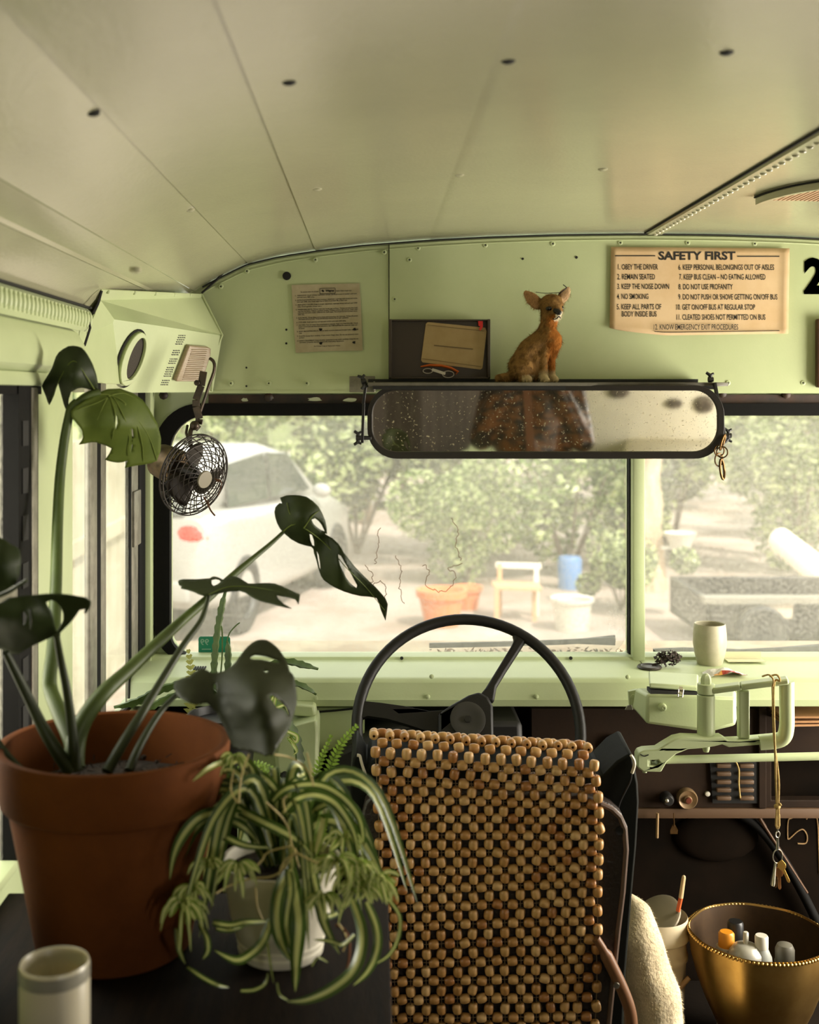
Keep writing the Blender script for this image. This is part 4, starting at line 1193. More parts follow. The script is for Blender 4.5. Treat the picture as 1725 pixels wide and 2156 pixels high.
# handle frame: top bar, two uprights and the lower bar
m = MB()
def flat_bar(pts, w, h, bevel=0.0):
    for a, b in zip(pts, pts[1:]):
        m.bar(a, b, w, h)
tb = [P(1500, 1452, 2.225), P(1560, 1444, 2.21), P(1660, 1432, 2.19)]
flat_bar(tb, 0.030, 0.011)
m.build('top_bar', GREEN, dl_, bev=0.003, auto=30)
m = MB(); m.span(P(1551, 1449, 2.222), P(1580, 1556, 2.205)); m.build('upright', GREEN, dl_, bev=0.003)
m = MB(); m.tube(bez([P(1657, 1434, 2.19), P(1657, 1480, 2.19), P(1657, 1530, 2.19), P(1650, 1553, 2.195), P(1632, 1561, 2.20), P(1600, 1564, 2.205)], 5), 0.0135, 14); m.build('hand_grip', GREEN, dl_)
ext('crank_arm', [(1343, 1592), (1347, 1584), (1358, 1580), (1386, 1578), (1400, 1569), (1422, 1556), (1440, 1552), (1470, 1553), (1500, 1554), (1522, 1552), (1535, 1560), (1560, 1559), (1640, 1552), (1662, 1548), (1660, 1560), (1640, 1566), (1560, 1572), (1536, 1574), (1522, 1568), (1505, 1572), (1478, 1576), (1450, 1578), (1425, 1588), (1405, 1605), (1393, 1626), (1356, 1626), (1343, 1616)], 2.20, 0.03, 0.003, None, [[(1366, 1601), (1366, 1612), (1386, 1613), (1391, 1607), (1386, 1601)]])
m = MB(); c = P(1358, 1606, 2.215); m.lathe([(0, -0.018), (0.004, -0.018), (0.004, -0.012), (0.011, -0.011), (0.013, -0.008), (0.013, 0.008), (0.011, 0.010), (0, 0.010)], c, UZ, 18); m.build('clevis_pin', GREEN, dl_)
m = MB(); m.tube(bez([P(x, 1588 + (y - 1588), 2.199) for x, y in ((1349, 1588), (1357, 1592), (1366, 1589))], 4), 0.001, 5); m.build('pin_mark', DARKLINE, dl_)
m = MB(); m.tube([P(1384, 1600, 2.225), P(1560, 1596, 2.235), P(1731, 1592, 2.25), P(2200, 1585, 2.28)], 0.0075, 14); m.build('link_rod', GREEN, dl_)
m = MB(); m.lathe([(0, -0.006), (0.005, -0.006), (0.007, 0), (0.007, 0.006), (0, 0.006)], P(1487, 1576, 2.215), UZ, 14); m.build('lower_nut', GREEN, dl_)

# lanyard and keys
ky = thing('key_lanyard', P(1638, 1872, 2.175), 'tan cord lanyard with a bunch of keys hanging from the door lever', 'keys')
CORD = mat('tan_cord', (186, 156, 92), 0.8, col2=(150, 122, 66), nscale=160)
KD = 2.175
mb = MB()
mb.tube(bez([P(1606, 1424, 2.20), P(1620, 1421, 2.175), P(1629, 1432, 2.168), P(1627, 1446, KD)], 5), 0.0017, 6)
mb.tube(bez([P(1622, 1424, 2.20), P(1636, 1421, 2.175), P(1643, 1434, 2.168), P(1630, 1446, KD), P(1633, 1600, KD), P(1636, 1696, KD)], 5), 0.0019, 6)
mb.tube(bez([P(1627, 1446, KD), P(1630, 1550, KD + .002), P(1640, 1640, KD), P(1639, 1696, KD)], 5), 0.0019, 6)
mb.ball(P(1637, 1698, KD), 0.0062, 10, (1, 1, 0.8)); mb.tube([P(1633, 1700, KD), P(1645, 1693, KD - .003)], 0.0028, 6)
mb.tube([P(1636, 1702, KD), P(1635, 1738, KD)], 0.0019, 6); mb.tube([P(1640, 1702, KD), P(1640, 1738, KD)], 0.0019, 6)
mb.tube([P(1636, 1715, KD), P(1635, 1738, KD), P(1638, 1744, KD)], 0.0026, 6); mb.tube([P(1640, 1715, KD), P(1640.5, 1738, KD), P(1638, 1744, KD)], 0.0026, 6)
mb.build('cord', CORD, ky)
ring(P(1638, 1757, KD), 0.0045, 0.0055, 0.0011, (0, R(20)), 'swivel', ky, STEEL)
mb = MB(); mb.tube([P(1638, 1742, KD), P(1638, 1752, KD)], 0.0016, 6); mb.tube([P(1638, 1763, KD), P(1637, 1788, KD)], [0.0018, 0.0026], 6); mb.tube([P(1639.5, 1764, KD), P(1640, 1788, KD)], 0.0008, 5); mb.build('clasp', STEEL, ky)
ring(P(1638, 1803, KD), 0.0100, 0.0125, 0.0011, (0, R(15)), 'split_ring', ky, STEEL)
def key(px, py, ang, head, ln, D, mt):
    c = P(px, py, D); u = Vector((math.sin(ang), 0, -math.cos(ang))); v = Vector((math.cos(ang), 0, math.sin(ang)))
    pts = [c - u * 0.002 - v * head * 0.6, c - u * 0.004 + v * head * 0.6, c + u * head * 0.7 + v * head, c + u * head * 1.5 + v * head * 0.7, c + u * head * 1.7 + v * 0.0026, c + u * (ln - 0.003) + v * 0.0026, c + u * ln, c + u * (ln - 0.003) - v * 0.0026,
           c + u * (head * 1.7 + 0.006) - v * 0.0020, c + u * (head * 1.7 + 0.003) - v * 0.0030, c + u * head * 1.7 - v * 0.0026, c + u * head * 1.5 - v * head * 0.7, c + u * head * 0.7 - v * head]
    m = MB(); m.poly(pts, (0, 0.0018, 0)); return m.build('key', mt, ky, bev=0.0004)
key(1641, 1830, R(2), 0.0085, 0.038, KD, mat('copper_key', (190, 130, 78), 0.35, metal=0.8)); key(1644, 1817, R(24), 0.0080, 0.040, KD - 0.004, mat('yellow_brass_key', (206, 160, 78), 0.35, metal=0.8)); key(1636, 1829, R(-3), 0.0075, 0.036, KD + 0.004, OLDB)
mb = MB(); mb.tube([P(1633, 1816, KD), P(1631, 1832, KD), P(1628, 1858, KD), P(1627, 1864, KD)], [0.003, 0.0042, 0.0064, 0.0058], 12, flat=0.6); mb.build('fob', mat('steel_fob', (180, 178, 164), 0.3, metal=0.8), ky)

# ------------------------------------------------------------------ instrument panel under the dashboard
PANEL = mat('brown_panel', (40, 27, 16), 0.75, col2=(27, 18, 10), nscale=5, bump=(60, 0.2), spec=0.12)
ip = thing('instrument_panel', P(1500, 1712, 2.52), 'dark brown instrument panel with knobs and fuse block under the dashboard', 'instrument panel')
DP = 2.52
m = MB(); m.poly([P(x, y, DP) for x, y in ((1120, 1492), (1600, 1492), (1600, 1700), (1120, 1700))], (0, 0.03, 0)); m.build('face_plate', PANEL, ip)
m = MB(); m.poly([P(x, y, DP) for x, y in ((1600, 1492), (2080, 1492), (2080, 1700), (1600, 1700))], (0, 0.03, 0), holes=[[P(x, y, DP) for x, y in ((1625, 1600), (1960, 1600), (1960, 1685), (1625, 1685))]]); m.build('glove_box_front', PANEL, ip, bev=0.002)
m = MB(); m.span(P(1100, 1703, DP - 0.006), P(2100, 1711, DP + 0.03), 0.002); m.build('panel_ledge', mat('ledge_brown', (84, 62, 42), 0.5), ip)
m = MB(); m.span(P(1598, 1490, DP - 0.008), P(1612, 1700, DP)); m.build('divider', PANEL, ip, bev=0.002)
m = MB(); m.poly([P(x, y, DP - 0.001) for x, y in ((1494, 1602), (1598, 1602), (1602, 1690), (1500, 1690))], (0, -0.004, 0)); m.build('fuse_block', BLACKPL, ip)
FUSE = mat('fuse_brown', (84, 62, 40), 0.5)
for cx in (1524, 1572):
    for k in range(5):
        m = MB(); c = P(cx, 1612 + 17 * k, DP - 0.009); m.box(c, (0.030, 0.010, 0.0085), None, 0.002); m.build('fuse', FUSE, ip)
m = MB(); m.tube(bez([P(x, y, DP - 0.02) for x, y in ((1548, 1600), (1556, 1620), (1556, 1650), (1559, 1680))], 4), 0.0018, 6); m.build('wire', CORD, ip)
m = MB(); c = P(1445, 1679, DP); m.lathe([(0, 0), (0.0215, 0), (0.0215, 0.012), (0.019, 0.016), (0.013, 0.013), (0.0085, 0.012), (0.0085, 0.018), (0.005, 0.022), (0, 0.022)], c, Vector((0, -1, 0)), 28); m.build('lighter_knob', mat('knob_tan', (128, 104, 74), 0.35, metal=0.4), ip)
m = MB(); m.lathe([(0.0075, 0.0185), (0.006, 0.0225), (0, 0.0228)], c, Vector((0, -1, 0)), 18); m.build('knob_cap', mat('knob_red', (92, 44, 26), 0.4), ip)
m = MB(); m.lathe([(0.013, 0), (0.013, 0.02), (0.009, 0.025), (0, 0.025)], P(1402, 1678, DP), Vector((0, -1, 0)), 20); m.build('switch_knob', BLACKPL, ip)
m = MB(); m.ball(P(1404, 1686, DP - 0.028), 0.005, 10); m.build('switch_tip', STEEL, ip)
m = MB(); m.lathe([(0.0055, 0), (0.005, 0.004), (0, 0.006)], P(1490, 1671, DP), Vector((0, -1, 0)), 16); m.build('pull_button', WHITEP, ip)
gz = P(1294, 1567, DP)
m = MB(); m.lathe([(0.022, 0), (0.022, 0.010), (0.019, 0.012), (0.018, 0.004), (0.0, 0.004)], gz, Vector((0, -1, 0)), 28); m.build('gauge_bezel', BLACKPL, ip)
m = MB()
for k in range(9):
    a = R(-120 + 30 * k); d = Vector((math.sin(a), 0, math.cos(a)))
    m.bar(gz + d * 0.010 + Vector((0, -0.0055, 0)), gz + d * 0.015 + Vector((0, -0.0055, 0)), 0.0012, 0.001, Vector((0, 1, 0)))
m.build('gauge_mark', mat('gauge_cream', (170, 140, 96), 0.7), ip)
m = MB(); m.bar(gz + Vector((0, -0.006, -0.006)), gz + Vector((0.001, -0.006, 0.010)), 0.0016, 0.001, Vector((0, 1, 0))); m.build('gauge_needle', mat('needle_red', (150, 60, 30), 0.6), ip)
m = MB(); m.lathe([(0.003, 0), (0.002, 0.004), (0, 0.005)], P(1262, 1576, DP), Vector((0, -1, 0)), 10); m.build('indicator', mat('indicator_amber', (180, 130, 84), 0.4), ip)
# papers tucked on the shelf inside the dash
m = MB()
for k, (y, c_) in enumerate(((1497, 0), (1506, 1), (1513, 0))):
    m.box(P(1700, y, 2.5 ) + Vector((0.002 * k, 0, 0)), (0.14, 0.10, 0.004), 0.04 * k)
tag(m.build('paper_stack', mat('brown_paper', (150, 108, 66), 0.8)), 'brown folded papers stuffed under the dashboard edge behind the lever', 'papers')
m = MB(); m.tube([P(1385, 1712, 2.50), P(1384, 1764, 2.50)], 0.003, 8)
tag(m.build('hanging_stick', mat('pale_stick', (140, 112, 72), 0.7)), 'thin pale stick hanging from the panel ledge above the throw', 'stick')
hbz = thing('hanging_brush', P(1420, 1755, 2.50), 'small brass tag hanging under the panel ledge', 'tag')
m = MB(); m.tube([P(1419, 1712, 2.50), P(1420, 1740, 2.50)], 0.0012, 6); m.build('hook_wire', OLDB, hbz)
m = MB(); m.poly([P(x, y, 2.50) for x, y in ((1416, 1738), (1423, 1738), (1428, 1748), (1427, 1756), (1412, 1756), (1412, 1748))], (0, 0.004, 0)); m.build('tag_plate', OLDB, hbz)
m = MB(); m.tube(bez([P(x, y, 2.56) for x, y in ((1555, 1712), (1600, 1745), (1650, 1810), (1690, 1880), (1730, 1960))], 6), 0.010, 10)
tag(m.build('black_cable', RUBBER), 'thick black cable running diagonally down the dark firewall behind the keys', 'cable')
m = MB(); m.tube([P(1594, 1712, 2.55), P(1612, 1742, 2.55)], 0.004, 8); m.tube([P(1612, 1742, 2.55), P(1700, 1880, 2.555)], 0.003, 8)
tag(m.build('copper_pipe', mat('copper_pipe', (76, 50, 26), 0.6, metal=0.3)), 'thin copper pipe slanting down the firewall beside the black cable', 'pipe')
mb = MB(); mb.ball(P(1510, 1760, 2.575), 0.07, 16, (1.3, 0.16, 0.8)); 
tag(mb.build('heater_hump', FIREW), 'low dark rounded bulge on the firewall under the instrument panel', 'bulge')

# ------------------------------------------------------------------ driver's seat
seat = thing('driver_seat', W(0.14, 2.15, -1.45), 'black bus driver seat seen from behind under the beaded cover', 'seat')
p0 = Vector((0, 1.945, EYE - 0.57)); sn = Vector((0, 1, 0.12)).normalized()
VINYL = mat('black_vinyl', (22, 23, 18), 0.65, spec=0.10, col2=(17, 18, 14), nscale=5, bump=(26, 0.25, 0.004))
SHELL = mat('textured_plastic', (46, 38, 33), 0.42, bump=(110, 0.9, 0.003))
def sp(x, y, off=0.0): return hit(x, y, p0 + sn * off, sn)
m = MB()
oc = [(752, 1584), (744, 1598), (738, 1640), (736, 1740), (740, 1900), (748, 2060), (755, 2300), (1308, 2300), (1318, 2058), (1331, 1891), (1341, 1780), (1346, 1690), (1344, 1650), (1338, 1618), (1333, 1592), (1328, 1587), (1300, 1603), (1268, 1636), (1252, 1632), (1235, 1622), (1000, 1608), (800, 1596), (785, 1600), (772, 1620)]
m.poly([sp(x, y, 0.030) for x, y in oc], sn * 0.10); m.build('backrest', VINYL, seat, bev=0.014)
so = [(770, 1690), (790, 1672), (1000, 1668), (1225, 1672), (1262, 1684), (1290, 1697), (1310, 1715), (1322, 1742), (1325, 1790), (1318, 1880), (1308, 1960), (1299, 2050), (1285, 2190), (1275, 2300), (770, 2300), (762, 2060), (755, 1850), (758, 1740)]
m = MB(); m.poly([sp(x, y, 0.004) for x, y in so], sn * 0.028); m.build('back_shell', SHELL, seat, bev=0.008)
m = MB(); m.tube([sp(x, y, 0.003) for x, y in [(1264, 1692), (1288, 1703), (1306, 1720), (1316, 1745), (1319, 1790), (1312, 1880), (1302, 1960), (1293, 2050), (1279, 2190)]], 0.0045, 8); m.build('shell_edge', mat('shell_edge', (92, 74, 62), 0.45), seat)
m = MB(); m.lathe([(0.0065, -0.002), (0.0065, 0.002), (0.003, 0.001), (0, 0.001)], sp(1305, 1749, 0.002), -sn, 14); m.build('rivet', BLACK, seat)
m = MB(); m.tube(bez([sp(x, y, 0.028) for x, y in ((752, 1590), (758, 1592), (761, 1604), (766, 1620), (776, 1648))], 4), 0.0026, 6); m.build('piping', mat('white_piping', (190, 182, 160), 0.5), seat); m = MB()
m.tube(bez([sp(x, y, 0.026) for x, y in ((1329, 1590), (1335, 1600), (1336, 1612), (1331, 1628))], 4), 0.0026, 6); m.build('piping', MATS['white_piping'], seat)
m = MB(); m.tube(bez([sp(x, y, 0.026) for x, y in ((1331, 1628), (1328, 1645), (1318, 1665), (1308, 1685), (1302, 1702))], 4), 0.0014, 5); m.build('seam', BLACK, seat); m = MB(); m.tube(bez([sp(x, y, 0.026) for x, y in ((776, 1648), (786, 1690), (790, 1710))], 4), 0.0014, 5); m.build('seam', BLACK, seat)
AR = mat('armrest_brown', (106, 72, 46), 0.45, spec=0.3)
m = MB(); m.tube(bez([sp(x, y, -0.012) for x, y in ((1255, 1975), (1272, 2002), (1296, 2050), (1316, 2095), (1327, 2130), (1330, 2170), (1326, 2240))], 5), [0.007] * 6 + [0.0105] * 25, 12); m.build('armrest', AR, seat)
m = MB(); m.lathe([(0.0055, 0), (0.005, 0.003), (0, 0.004)], sp(1298, 2074, -0.023), -sn, 14); m.build('screw', STEEL, seat)
m = MB(); m.span(W(-0.03, 2.03, -1.12), W(0.40, 2.40, -1.02), 0.03); m.build('cushion', VINYL, seat)
m = MB(); m.span(W(0.08, 2.10, -1.45), W(0.30, 2.32, -1.12), 0.01); m.build('pedestal', BLACK, seat)

bc = thing('beaded_seat_cover', sp(1020, 2156, -0.01), 'tan wooden bead cover draped over the back of the driver seat', 'seat cover')
beadm = [mat('bead_tan', (186, 144, 88), 0.38, col2=(174, 132, 76), nscale=90), mat('bead_brown', (172, 126, 70), 0.36, col2=(160, 114, 60), nscale=90), mat('bead_amber', (156, 104, 52), 0.34, col2=(144, 94, 46), nscale=90), mat('bead_pale', (196, 158, 104), 0.42, col2=(184, 144, 90), nscale=90)]
BR_, BL_ = 0.0088, 0.0090
bprof = [(0.0022, -0.0082), (0.0052, -0.0084), (0.0070, -0.0070), (0.0080, -0.0035), (0.0082, 0.0), (0.0080, 0.0035), (0.0070, 0.0070), (0.0052, 0.0084), (0.0022, 0.0082)]
hprof = [(0.0022, 0.0086), (0.0018, 0.004)]
bead_me = {}
def bead_mesh(kind, mi):
    if (kind, mi) not in bead_me:
        m = MB(); ax = (UZ, UX, Vector((0, 1, 0)))[kind]
        m.lathe(bprof + [(0, 0.0070)], (0, 0, 0), ax, 14)
        bm = m.bm; bmesh.ops.recalc_face_normals(bm, faces=bm.faces[:])
        for f in bm.faces: f.smooth = True
        me = bpy.data.meshes.new('bead'); bm.to_mesh(me); bm.free(); me.materials.append(beadm[mi]); bead_me[(kind, mi)] = me
    return bead_me[(kind, mi)]
random.seed(17)
beads = []
NR = 31
for j in range(NR):
    f_ = j / (NR - 1)
    y0 = 1584 + 19.35 * j
    tilt = 0.060 - 0.095 * min(1, j / 15.0) + 0.03 * max(0, (j - 18) / 16.0)
    even = j % 2 == 0
    n = 15 if even else 14
    xl, xr = 790 + 8 * min(1, j / 8), 1252 + 10 * min(1, j / 5)
    for i in range(n):
        u = (i + (0.0 if even else 0.5)) / 14.0
        # columns draw together along the right edge lower down, where the mat bends round the seat
        uu = u + 0.0
        x = xl + (xr - xl) * uu - 10 * max(0, f_ - 0.35) * math.exp(-((u - 0.93) / 0.1) ** 2) * 2
        y = y0 + tilt * (x - 800) + random.uniform(-1.3, 1.3)
        x += random.uniform(-1.4, 1.4)
        off = -0.006 - 0.006 * math.sin(math.pi * min(1, max(0, u))) * math.sin(math.pi * min(1, f_ * 1.1)) * -1
        beads.append((sp(x, y, off), 0 if even else 1, u, j))
# the fold over the top of the backrest
for r_ in range(1, 6):
    for i in range(15 if r_ % 2 == 0 else 14):
        u = (i + (0.5 if r_ % 2 else 0.0)) / 14.0
        x = 788 + (1250 - 788) * u + random.uniform(-1.5, 1.5)
        p = sp(x, 1584 + 0.060 * (x - 800), -0.008)
        beads.append((p + Vector((0, 0.006 + 0.024 * r_, 0.013 - 0.005 * abs(r_ - 2.2) ** 1.3)), 1 if r_ % 2 else 2, u, -r_))
order = sorted(range(len(beads)), key=lambda k: (beads[k][3] < 0, beads[k][3]))
parts = set(order[:100])
rest = MB()
for k, (p, kind, u, j) in enumerate(beads):
    r = random.random()
    mi = 0 if r < 0.55 else (1 if r < 0.8 else (3 if r < 0.92 else 2))
    if (u < 0.12 or u > 0.9) and kind == 1: mi = 2 if r < 0.6 else 1
    rot = Matrix.Rotation(random.gauss(0, 0.12), 4, 'Y') @ Matrix.Rotation(random.gauss(0, 0.1), 4, 'X')
    if k in parts:
        o = bpy.data.objects.new('bead', bead_mesh(kind, mi)); C.objects.link(o); o.parent = bc
        o.matrix_local = Matrix.Translation(p - ORG[bc.name]) @ rot
    else:
        n0 = len(rest.bm.verts); nf = len(rest.bm.faces)
        rest.bm.from_mesh(bead_mesh(kind, mi))
        rest.bm.verts.ensure_lookup_table(); rest.bm.faces.ensure_lookup_table()
        M = Matrix.Translation(p) @ rot
        for v in rest.bm.verts[n0:]: v.co = M @ v.co
        for f in rest.bm.faces[nf:]: f.material_index = mi
o = rest.build('bead', beadm, bc, auto=180, recalc=False); o['kind'] = 'stuff'
mb = MB()
for i in range(15):
    pts = [p for (p, kind, u, j) in beads if kind == 0 and j >= 0 and abs(u - i / 14) < 0.01]
    if len(pts) > 1: mb.tube(pts, 0.0008, 4)
for j in range(1, NR, 2):
    pts = [p for (p, kind, u, jj) in beads if jj == j]
    mb.tube(pts, 0.0007, 4)
mb.build('string', mat('clear_string', (120, 100, 72), 0.5), bc)

# ------------------------------------------------------------------ throw, bucket, brass pot on the engine cover
ecz = EYE - 1.255
mb = MB(); mb.span((0.42, 2.02, EYE - 1.45), (1.15, 2.575, ecz), 0.02)
tag(mb.build('engine_cover', mat('engine_cover', (24, 18, 12), 0.8, bump=(40, 0.3), spec=0.1)), 'low dark engine cover box beside the driver seat', 'engine cover')
mb = MB()
def tl_(pts):
    for a, b in zip(pts, pts[1:]): limb(mb, P(a[0], a[1], a[2]), P(b[0], b[1], b[2]), a[3] * a[2] / F, b[3] * b[2] / F, 8)
tl_([(1326, 1893, 2.14, 14), (1345, 1925, 2.13, 30), (1345, 1985, 2.12, 52), (1356, 2045, 2.12, 58), (1376, 2098, 2.12, 60), (1375, 2160, 2.13, 66), (1370, 2240, 2.15, 78), (1370, 2290, 2.16, 85)])
tl_([(1326, 1893, 2.14, 14), (1310, 1960, 2.16, 60), (1300, 2080, 2.18, 70), (1310, 2260, 2.18, 80)])
tb_ = remesh(mb, 0.005, 10)
CREAM = (226, 208, 172)
def thcol(p):
    k = 0.92 + 0.10 * noise.noise(p * 26)
    return tuple(c * k for c in CREAM)
paint(tb_.bm, thcol)
THR = mat('cream_pile', (226, 208, 172), 0.95, attr='coat', bump=(160, 0.7, 0.003), spec=0.1)
tb_.bm.normal_update()
fl_ = strands(tb_.bm, 9000, 0.006, 0.0003, thcol, Vector((0.3, 0, -0.8)), 9, sel=lambda p: p.y < 2.16)
thr = thing('fur_throw', P(1350, 2290, 2.15), 'cream short-pile fur throw bunched beside the driver seat and bucket', 'throw')
tb_.build('hide', THR, thr, auto=180); fl_.build('pile', THR, thr, smooth=False, recalc=False)

bkc = Vector((P(1384, 1925, 2.36).x, 2.36, ecz))
bk_ = thing('plastic_bucket', bkc, 'white plastic bucket with a lid tucked inside, standing by the fur throw', 'bucket')
bh = P(0, 1925, 2.36).z - ecz
mb = MB(); mb.lathe([(0, 0.0), (0.048, 0.0), (0.050, 0.004), (0.056, bh - 0.085), (0.0595, bh - 0.080), (0.0595, bh - 0.072), (0.0565, bh - 0.068), (0.057, bh - 0.045), (0.062, bh - 0.040), (0.062, bh - 0.030), (0.059, bh - 0.026), (0.0595, bh - 0.004), (0.0585, bh), (0.056, bh - 0.003), (0.0545, bh - 0.04), (0.047, 0.01), (0, 0.008)], bkc, UZ, 40)
mb.build('pail', mat('bucket_white', (196, 182, 152), 0.45), bk_)
mb = MB(); mb.lathe([(0, 0), (0.051, 0), (0.053, 0.002), (0.053, 0.006), (0.049, 0.008), (0, 0.006)], P(1384, 1935, 2.365), Vector((-0.55, -0.25, 0.8)), 36); mb.build('lid', mat('bucket_lid', (142, 132, 110), 0.55), bk_)
stir = thing('paint_stick', P(1414, 1965, 2.345), 'thin paint stick with an orange band standing in the white bucket', 'stick')
mb = MB(); mb.tube([P(1408, 1985, 2.35), P(1428, 1918, 2.338)], 0.0032, 8); mb.build('shaft', mat('stick_grey', (110, 100, 84), 0.6), stir)
mb = MB(); mb.tube([P(1428, 1918, 2.338), P(1434, 1890, 2.334)], 0.0045, 8); mb.build('band', mat('stick_orange', (206, 92, 40), 0.5), stir)
mb = MB(); mb.tube([P(1434, 1890, 2.334), P(1440, 1848, 2.328)], [0.0045, 0.0040], 8); mb.ball(P(1440, 1847, 2.328), 0.004, 8); mb.build('grip', mat('stick_cream', (204, 176, 132), 0.6), stir)
mb = MB(); mb.tube([P(1428, 2083, 2.32), P(1452, 2058, 2.32)], [0.006, 0.005], 10)
tag(mb.build('wooden_peg', mat('peg_wood', (140, 108, 70), 0.6)), 'short wooden peg sticking out behind the fur throw', 'peg')

bpc = Vector((P(1597, 1960, 2.30).x, 2.30, ecz))
ph = P(0, 1960, 2.30).z - ecz
bp_ = thing('brass_pot', bpc, 'big round polished brass pot with beaded rim holding spray cans', 'pot')
mb = MB()
mb.lathe([(0, 0.0), (0.045, 0.0), (0.060, 0.006), (0.080, ph - 0.175), (0.100, ph - 0.130), (0.116, ph - 0.085), (0.125, ph - 0.045), (0.128, ph - 0.015), (0.1295, ph), (0.1275, ph), (0.1255, ph - 0.016), (0.1225, ph - 0.045), (0.113, ph - 0.085), (0.097, ph - 0.130), (0.076, ph - 0.175), (0.055, 0.010), (0, 0.008)], bpc, UZ, 64, wob=lambda a, h: 1 + 0.012 * math.sin(5 * a + 9 * h) + 0.008 * math.sin(9 * a + 4))
mb.build('bowl', BRASS, bp_)
mb = MB(); mb.lathe([(0.1265, ph - 0.004), (0.1250, ph - 0.016), (0.1218, ph - 0.045), (0.1122, ph - 0.085), (0.0962, ph - 0.130), (0.0752, ph - 0.175), (0.054, 0.011), (0, 0.009)], bpc, UZ, 64, wob=lambda a, h: 1 + 0.012 * math.sin(5 * a + 9 * h) + 0.008 * math.sin(9 * a + 4)); mb.build('interior', mat('pot_interior', (74, 52, 26), 0.6, metal=0.5, col2=(50, 34, 16), nscale=9), bp_)
mb = MB()
for k in range(110):
    a = 2 * math.pi * k / 110
    mb.ball(bpc + Vector((0.1305 * math.cos(a), 0.1305 * math.sin(a), ph - 0.004)), 0.0036, 6)
mb.build('beaded_rim', BRASS, bp_)
def bottle(nm, lab, cat, px, py, D, prof, parts_, base=0.012):
    t = P(px, py, D); b = Vector((t.x, D, ecz + base)); H = t.z - b.z
    o = thing(nm, b, lab, cat)
    for pn, pf, mt in parts_:
        m = MB(); m.lathe([(r, H + h) if h <= 0 else (r, h) for r, h in pf], b, UZ, 24); m.build(pn, mt, o)
    return o
SILV = mat('can_silver', (184, 180, 168), 0.35, metal=0.3); YEL = mat('cap_yellow', (212, 138, 30), 0.45); BLUE = mat('can_blue', (60, 74, 120), 0.4); GREYC = mat('cap_grey', (104, 100, 88), 0.5)
bottle('spray_can', 'spray can with white nozzle and blue label standing in the brass pot', 'spray can', 1571, 1962, 2.265, None, [('can', [(0, -0.20), (0.030, -0.20), (0.031, -0.060), (0.031, -0.048)], BLUE), ('shoulder', [(0.031, -0.048), (0.032, -0.044), (0.031, -0.038), (0.022, -0.026), (0.014, -0.022), (0, -0.021)], SILV), ('nozzle', [(0.005, -0.024), (0.005, -0.002), (0.004, 0.0), (0, 0)], WHITEP)], 0.014)
bottle('spray_can', 'spray can with an orange-yellow cap in the brass pot', 'spray can', 1530, 1961, 2.30, None, [('can', [(0, -0.19), (0.018, -0.19), (0.020, -0.034), (0.019, -0.028), (0, -0.028)], SILV), ('cap', [(0.0155, -0.034), (0.0150, -0.004), (0.012, 0.0), (0, 0.0)], YEL)], 0.02)
bottle('spray_can', 'spray can with a black cap at the back of the brass pot', 'spray can', 1549, 1939, 2.345, None, [('can', [(0, -0.19), (0.017, -0.19), (0.019, -0.034), (0, -0.034)], GREYC), ('cap', [(0.0160, -0.036), (0.0155, -0.004), (0.013, 0.0), (0, 0.0)], BLACKPL)], 0.02)
bottle('squeeze_bottle', 'small clear squeeze bottle with white cap in the brass pot', 'bottle', 1604, 1969, 2.26, None, [('bottle_body', [(0, -0.18), (0.018, -0.18), (0.021, -0.060), (0.019, -0.040), (0.011, -0.022), (0, -0.022)], mat('cloudy_plastic', (172, 174, 166), 0.3)), ('cap', [(0.0125, -0.024), (0.0125, -0.003), (0.011, 0.0), (0, 0.0)], WHITEP)], 0.02)
bottle('spray_can', 'spray can with a rounded dark grey cap in the brass pot', 'spray can', 1653, 1985, 2.27, None, [('can', [(0, -0.17), (0.018, -0.17), (0.019, -0.034), (0, -0.034)], SILV), ('cap', [(0.0180, -0.036), (0.0180, -0.012), (0.014, -0.003), (0.007, 0.0), (0, 0.0)], GREYC)], 0.02)
# ------------------------------------------------------------------ table, candle glass
TZ = EYE - 0.667
tab = thing('table', W(-0.23, 1.1, -1.45), 'dark worn wooden table carrying the potted plants behind the driver seat', 'table')
mb = MB(); mb.span((-0.488, 0.70, TZ - 0.030), (0.0205, 1.60, TZ), 0.003); mb.build('tabletop', WOODD, tab, auto=30)
for x in (-0.46, -0.01):
    for y in (0.74, 1.56):
        m = MB(); m.span((x - 0.02, y - 0.02, EYE - 1.45), (x + 0.02, y + 0.02, TZ - 0.03), 0.003); m.build('leg', WOODD, tab)
cg = thing('candle_glass', Vector((P(115, 0, 1.15).x, 1.15, TZ)), 'frosted white glass tumbler candle holder at the near corner of the table', 'candle holder')
c = ORG[cg.name]
gm = bpy.data.materials.new('frosted_glass'); gm.use_nodes = True
_b = gm.node_tree.nodes['Principled BSDF']; _b.inputs['Base Color'].default_value = lin((176, 168, 146)); _b.inputs['Roughness'].default_value = 0.35; _b.inputs['Subsurface Weight'].default_value = 0.4; _b.inputs['Subsurface Radius'].default_value = (0.02, 0.018, 0.014); _b.inputs['Subsurface Scale'].default_value = 0.5
mb = MB(); mb.lathe([(0, 0), (0.030, 0), (0.0325, 0.004), (0.0333, 0.06), (0.0333, 0.118), (0.0320, 0.1215), (0.0300, 0.118), (0.0298, 0.06), (0.029, 0.012), (0, 0.010)], c, UZ, 48); mb.build('tumbler', gm, cg)
mb = MB(); mb.lathe([(0, 0.010), (0.0285, 0.0105), (0.0285, 0.088), (0.0, 0.085)], c, UZ, 32); mb.build('wax', mat('candle_wax', (170, 158, 132), 0.6), cg)
GREYG = mat('frosted_band', (128, 124, 110), 0.3)
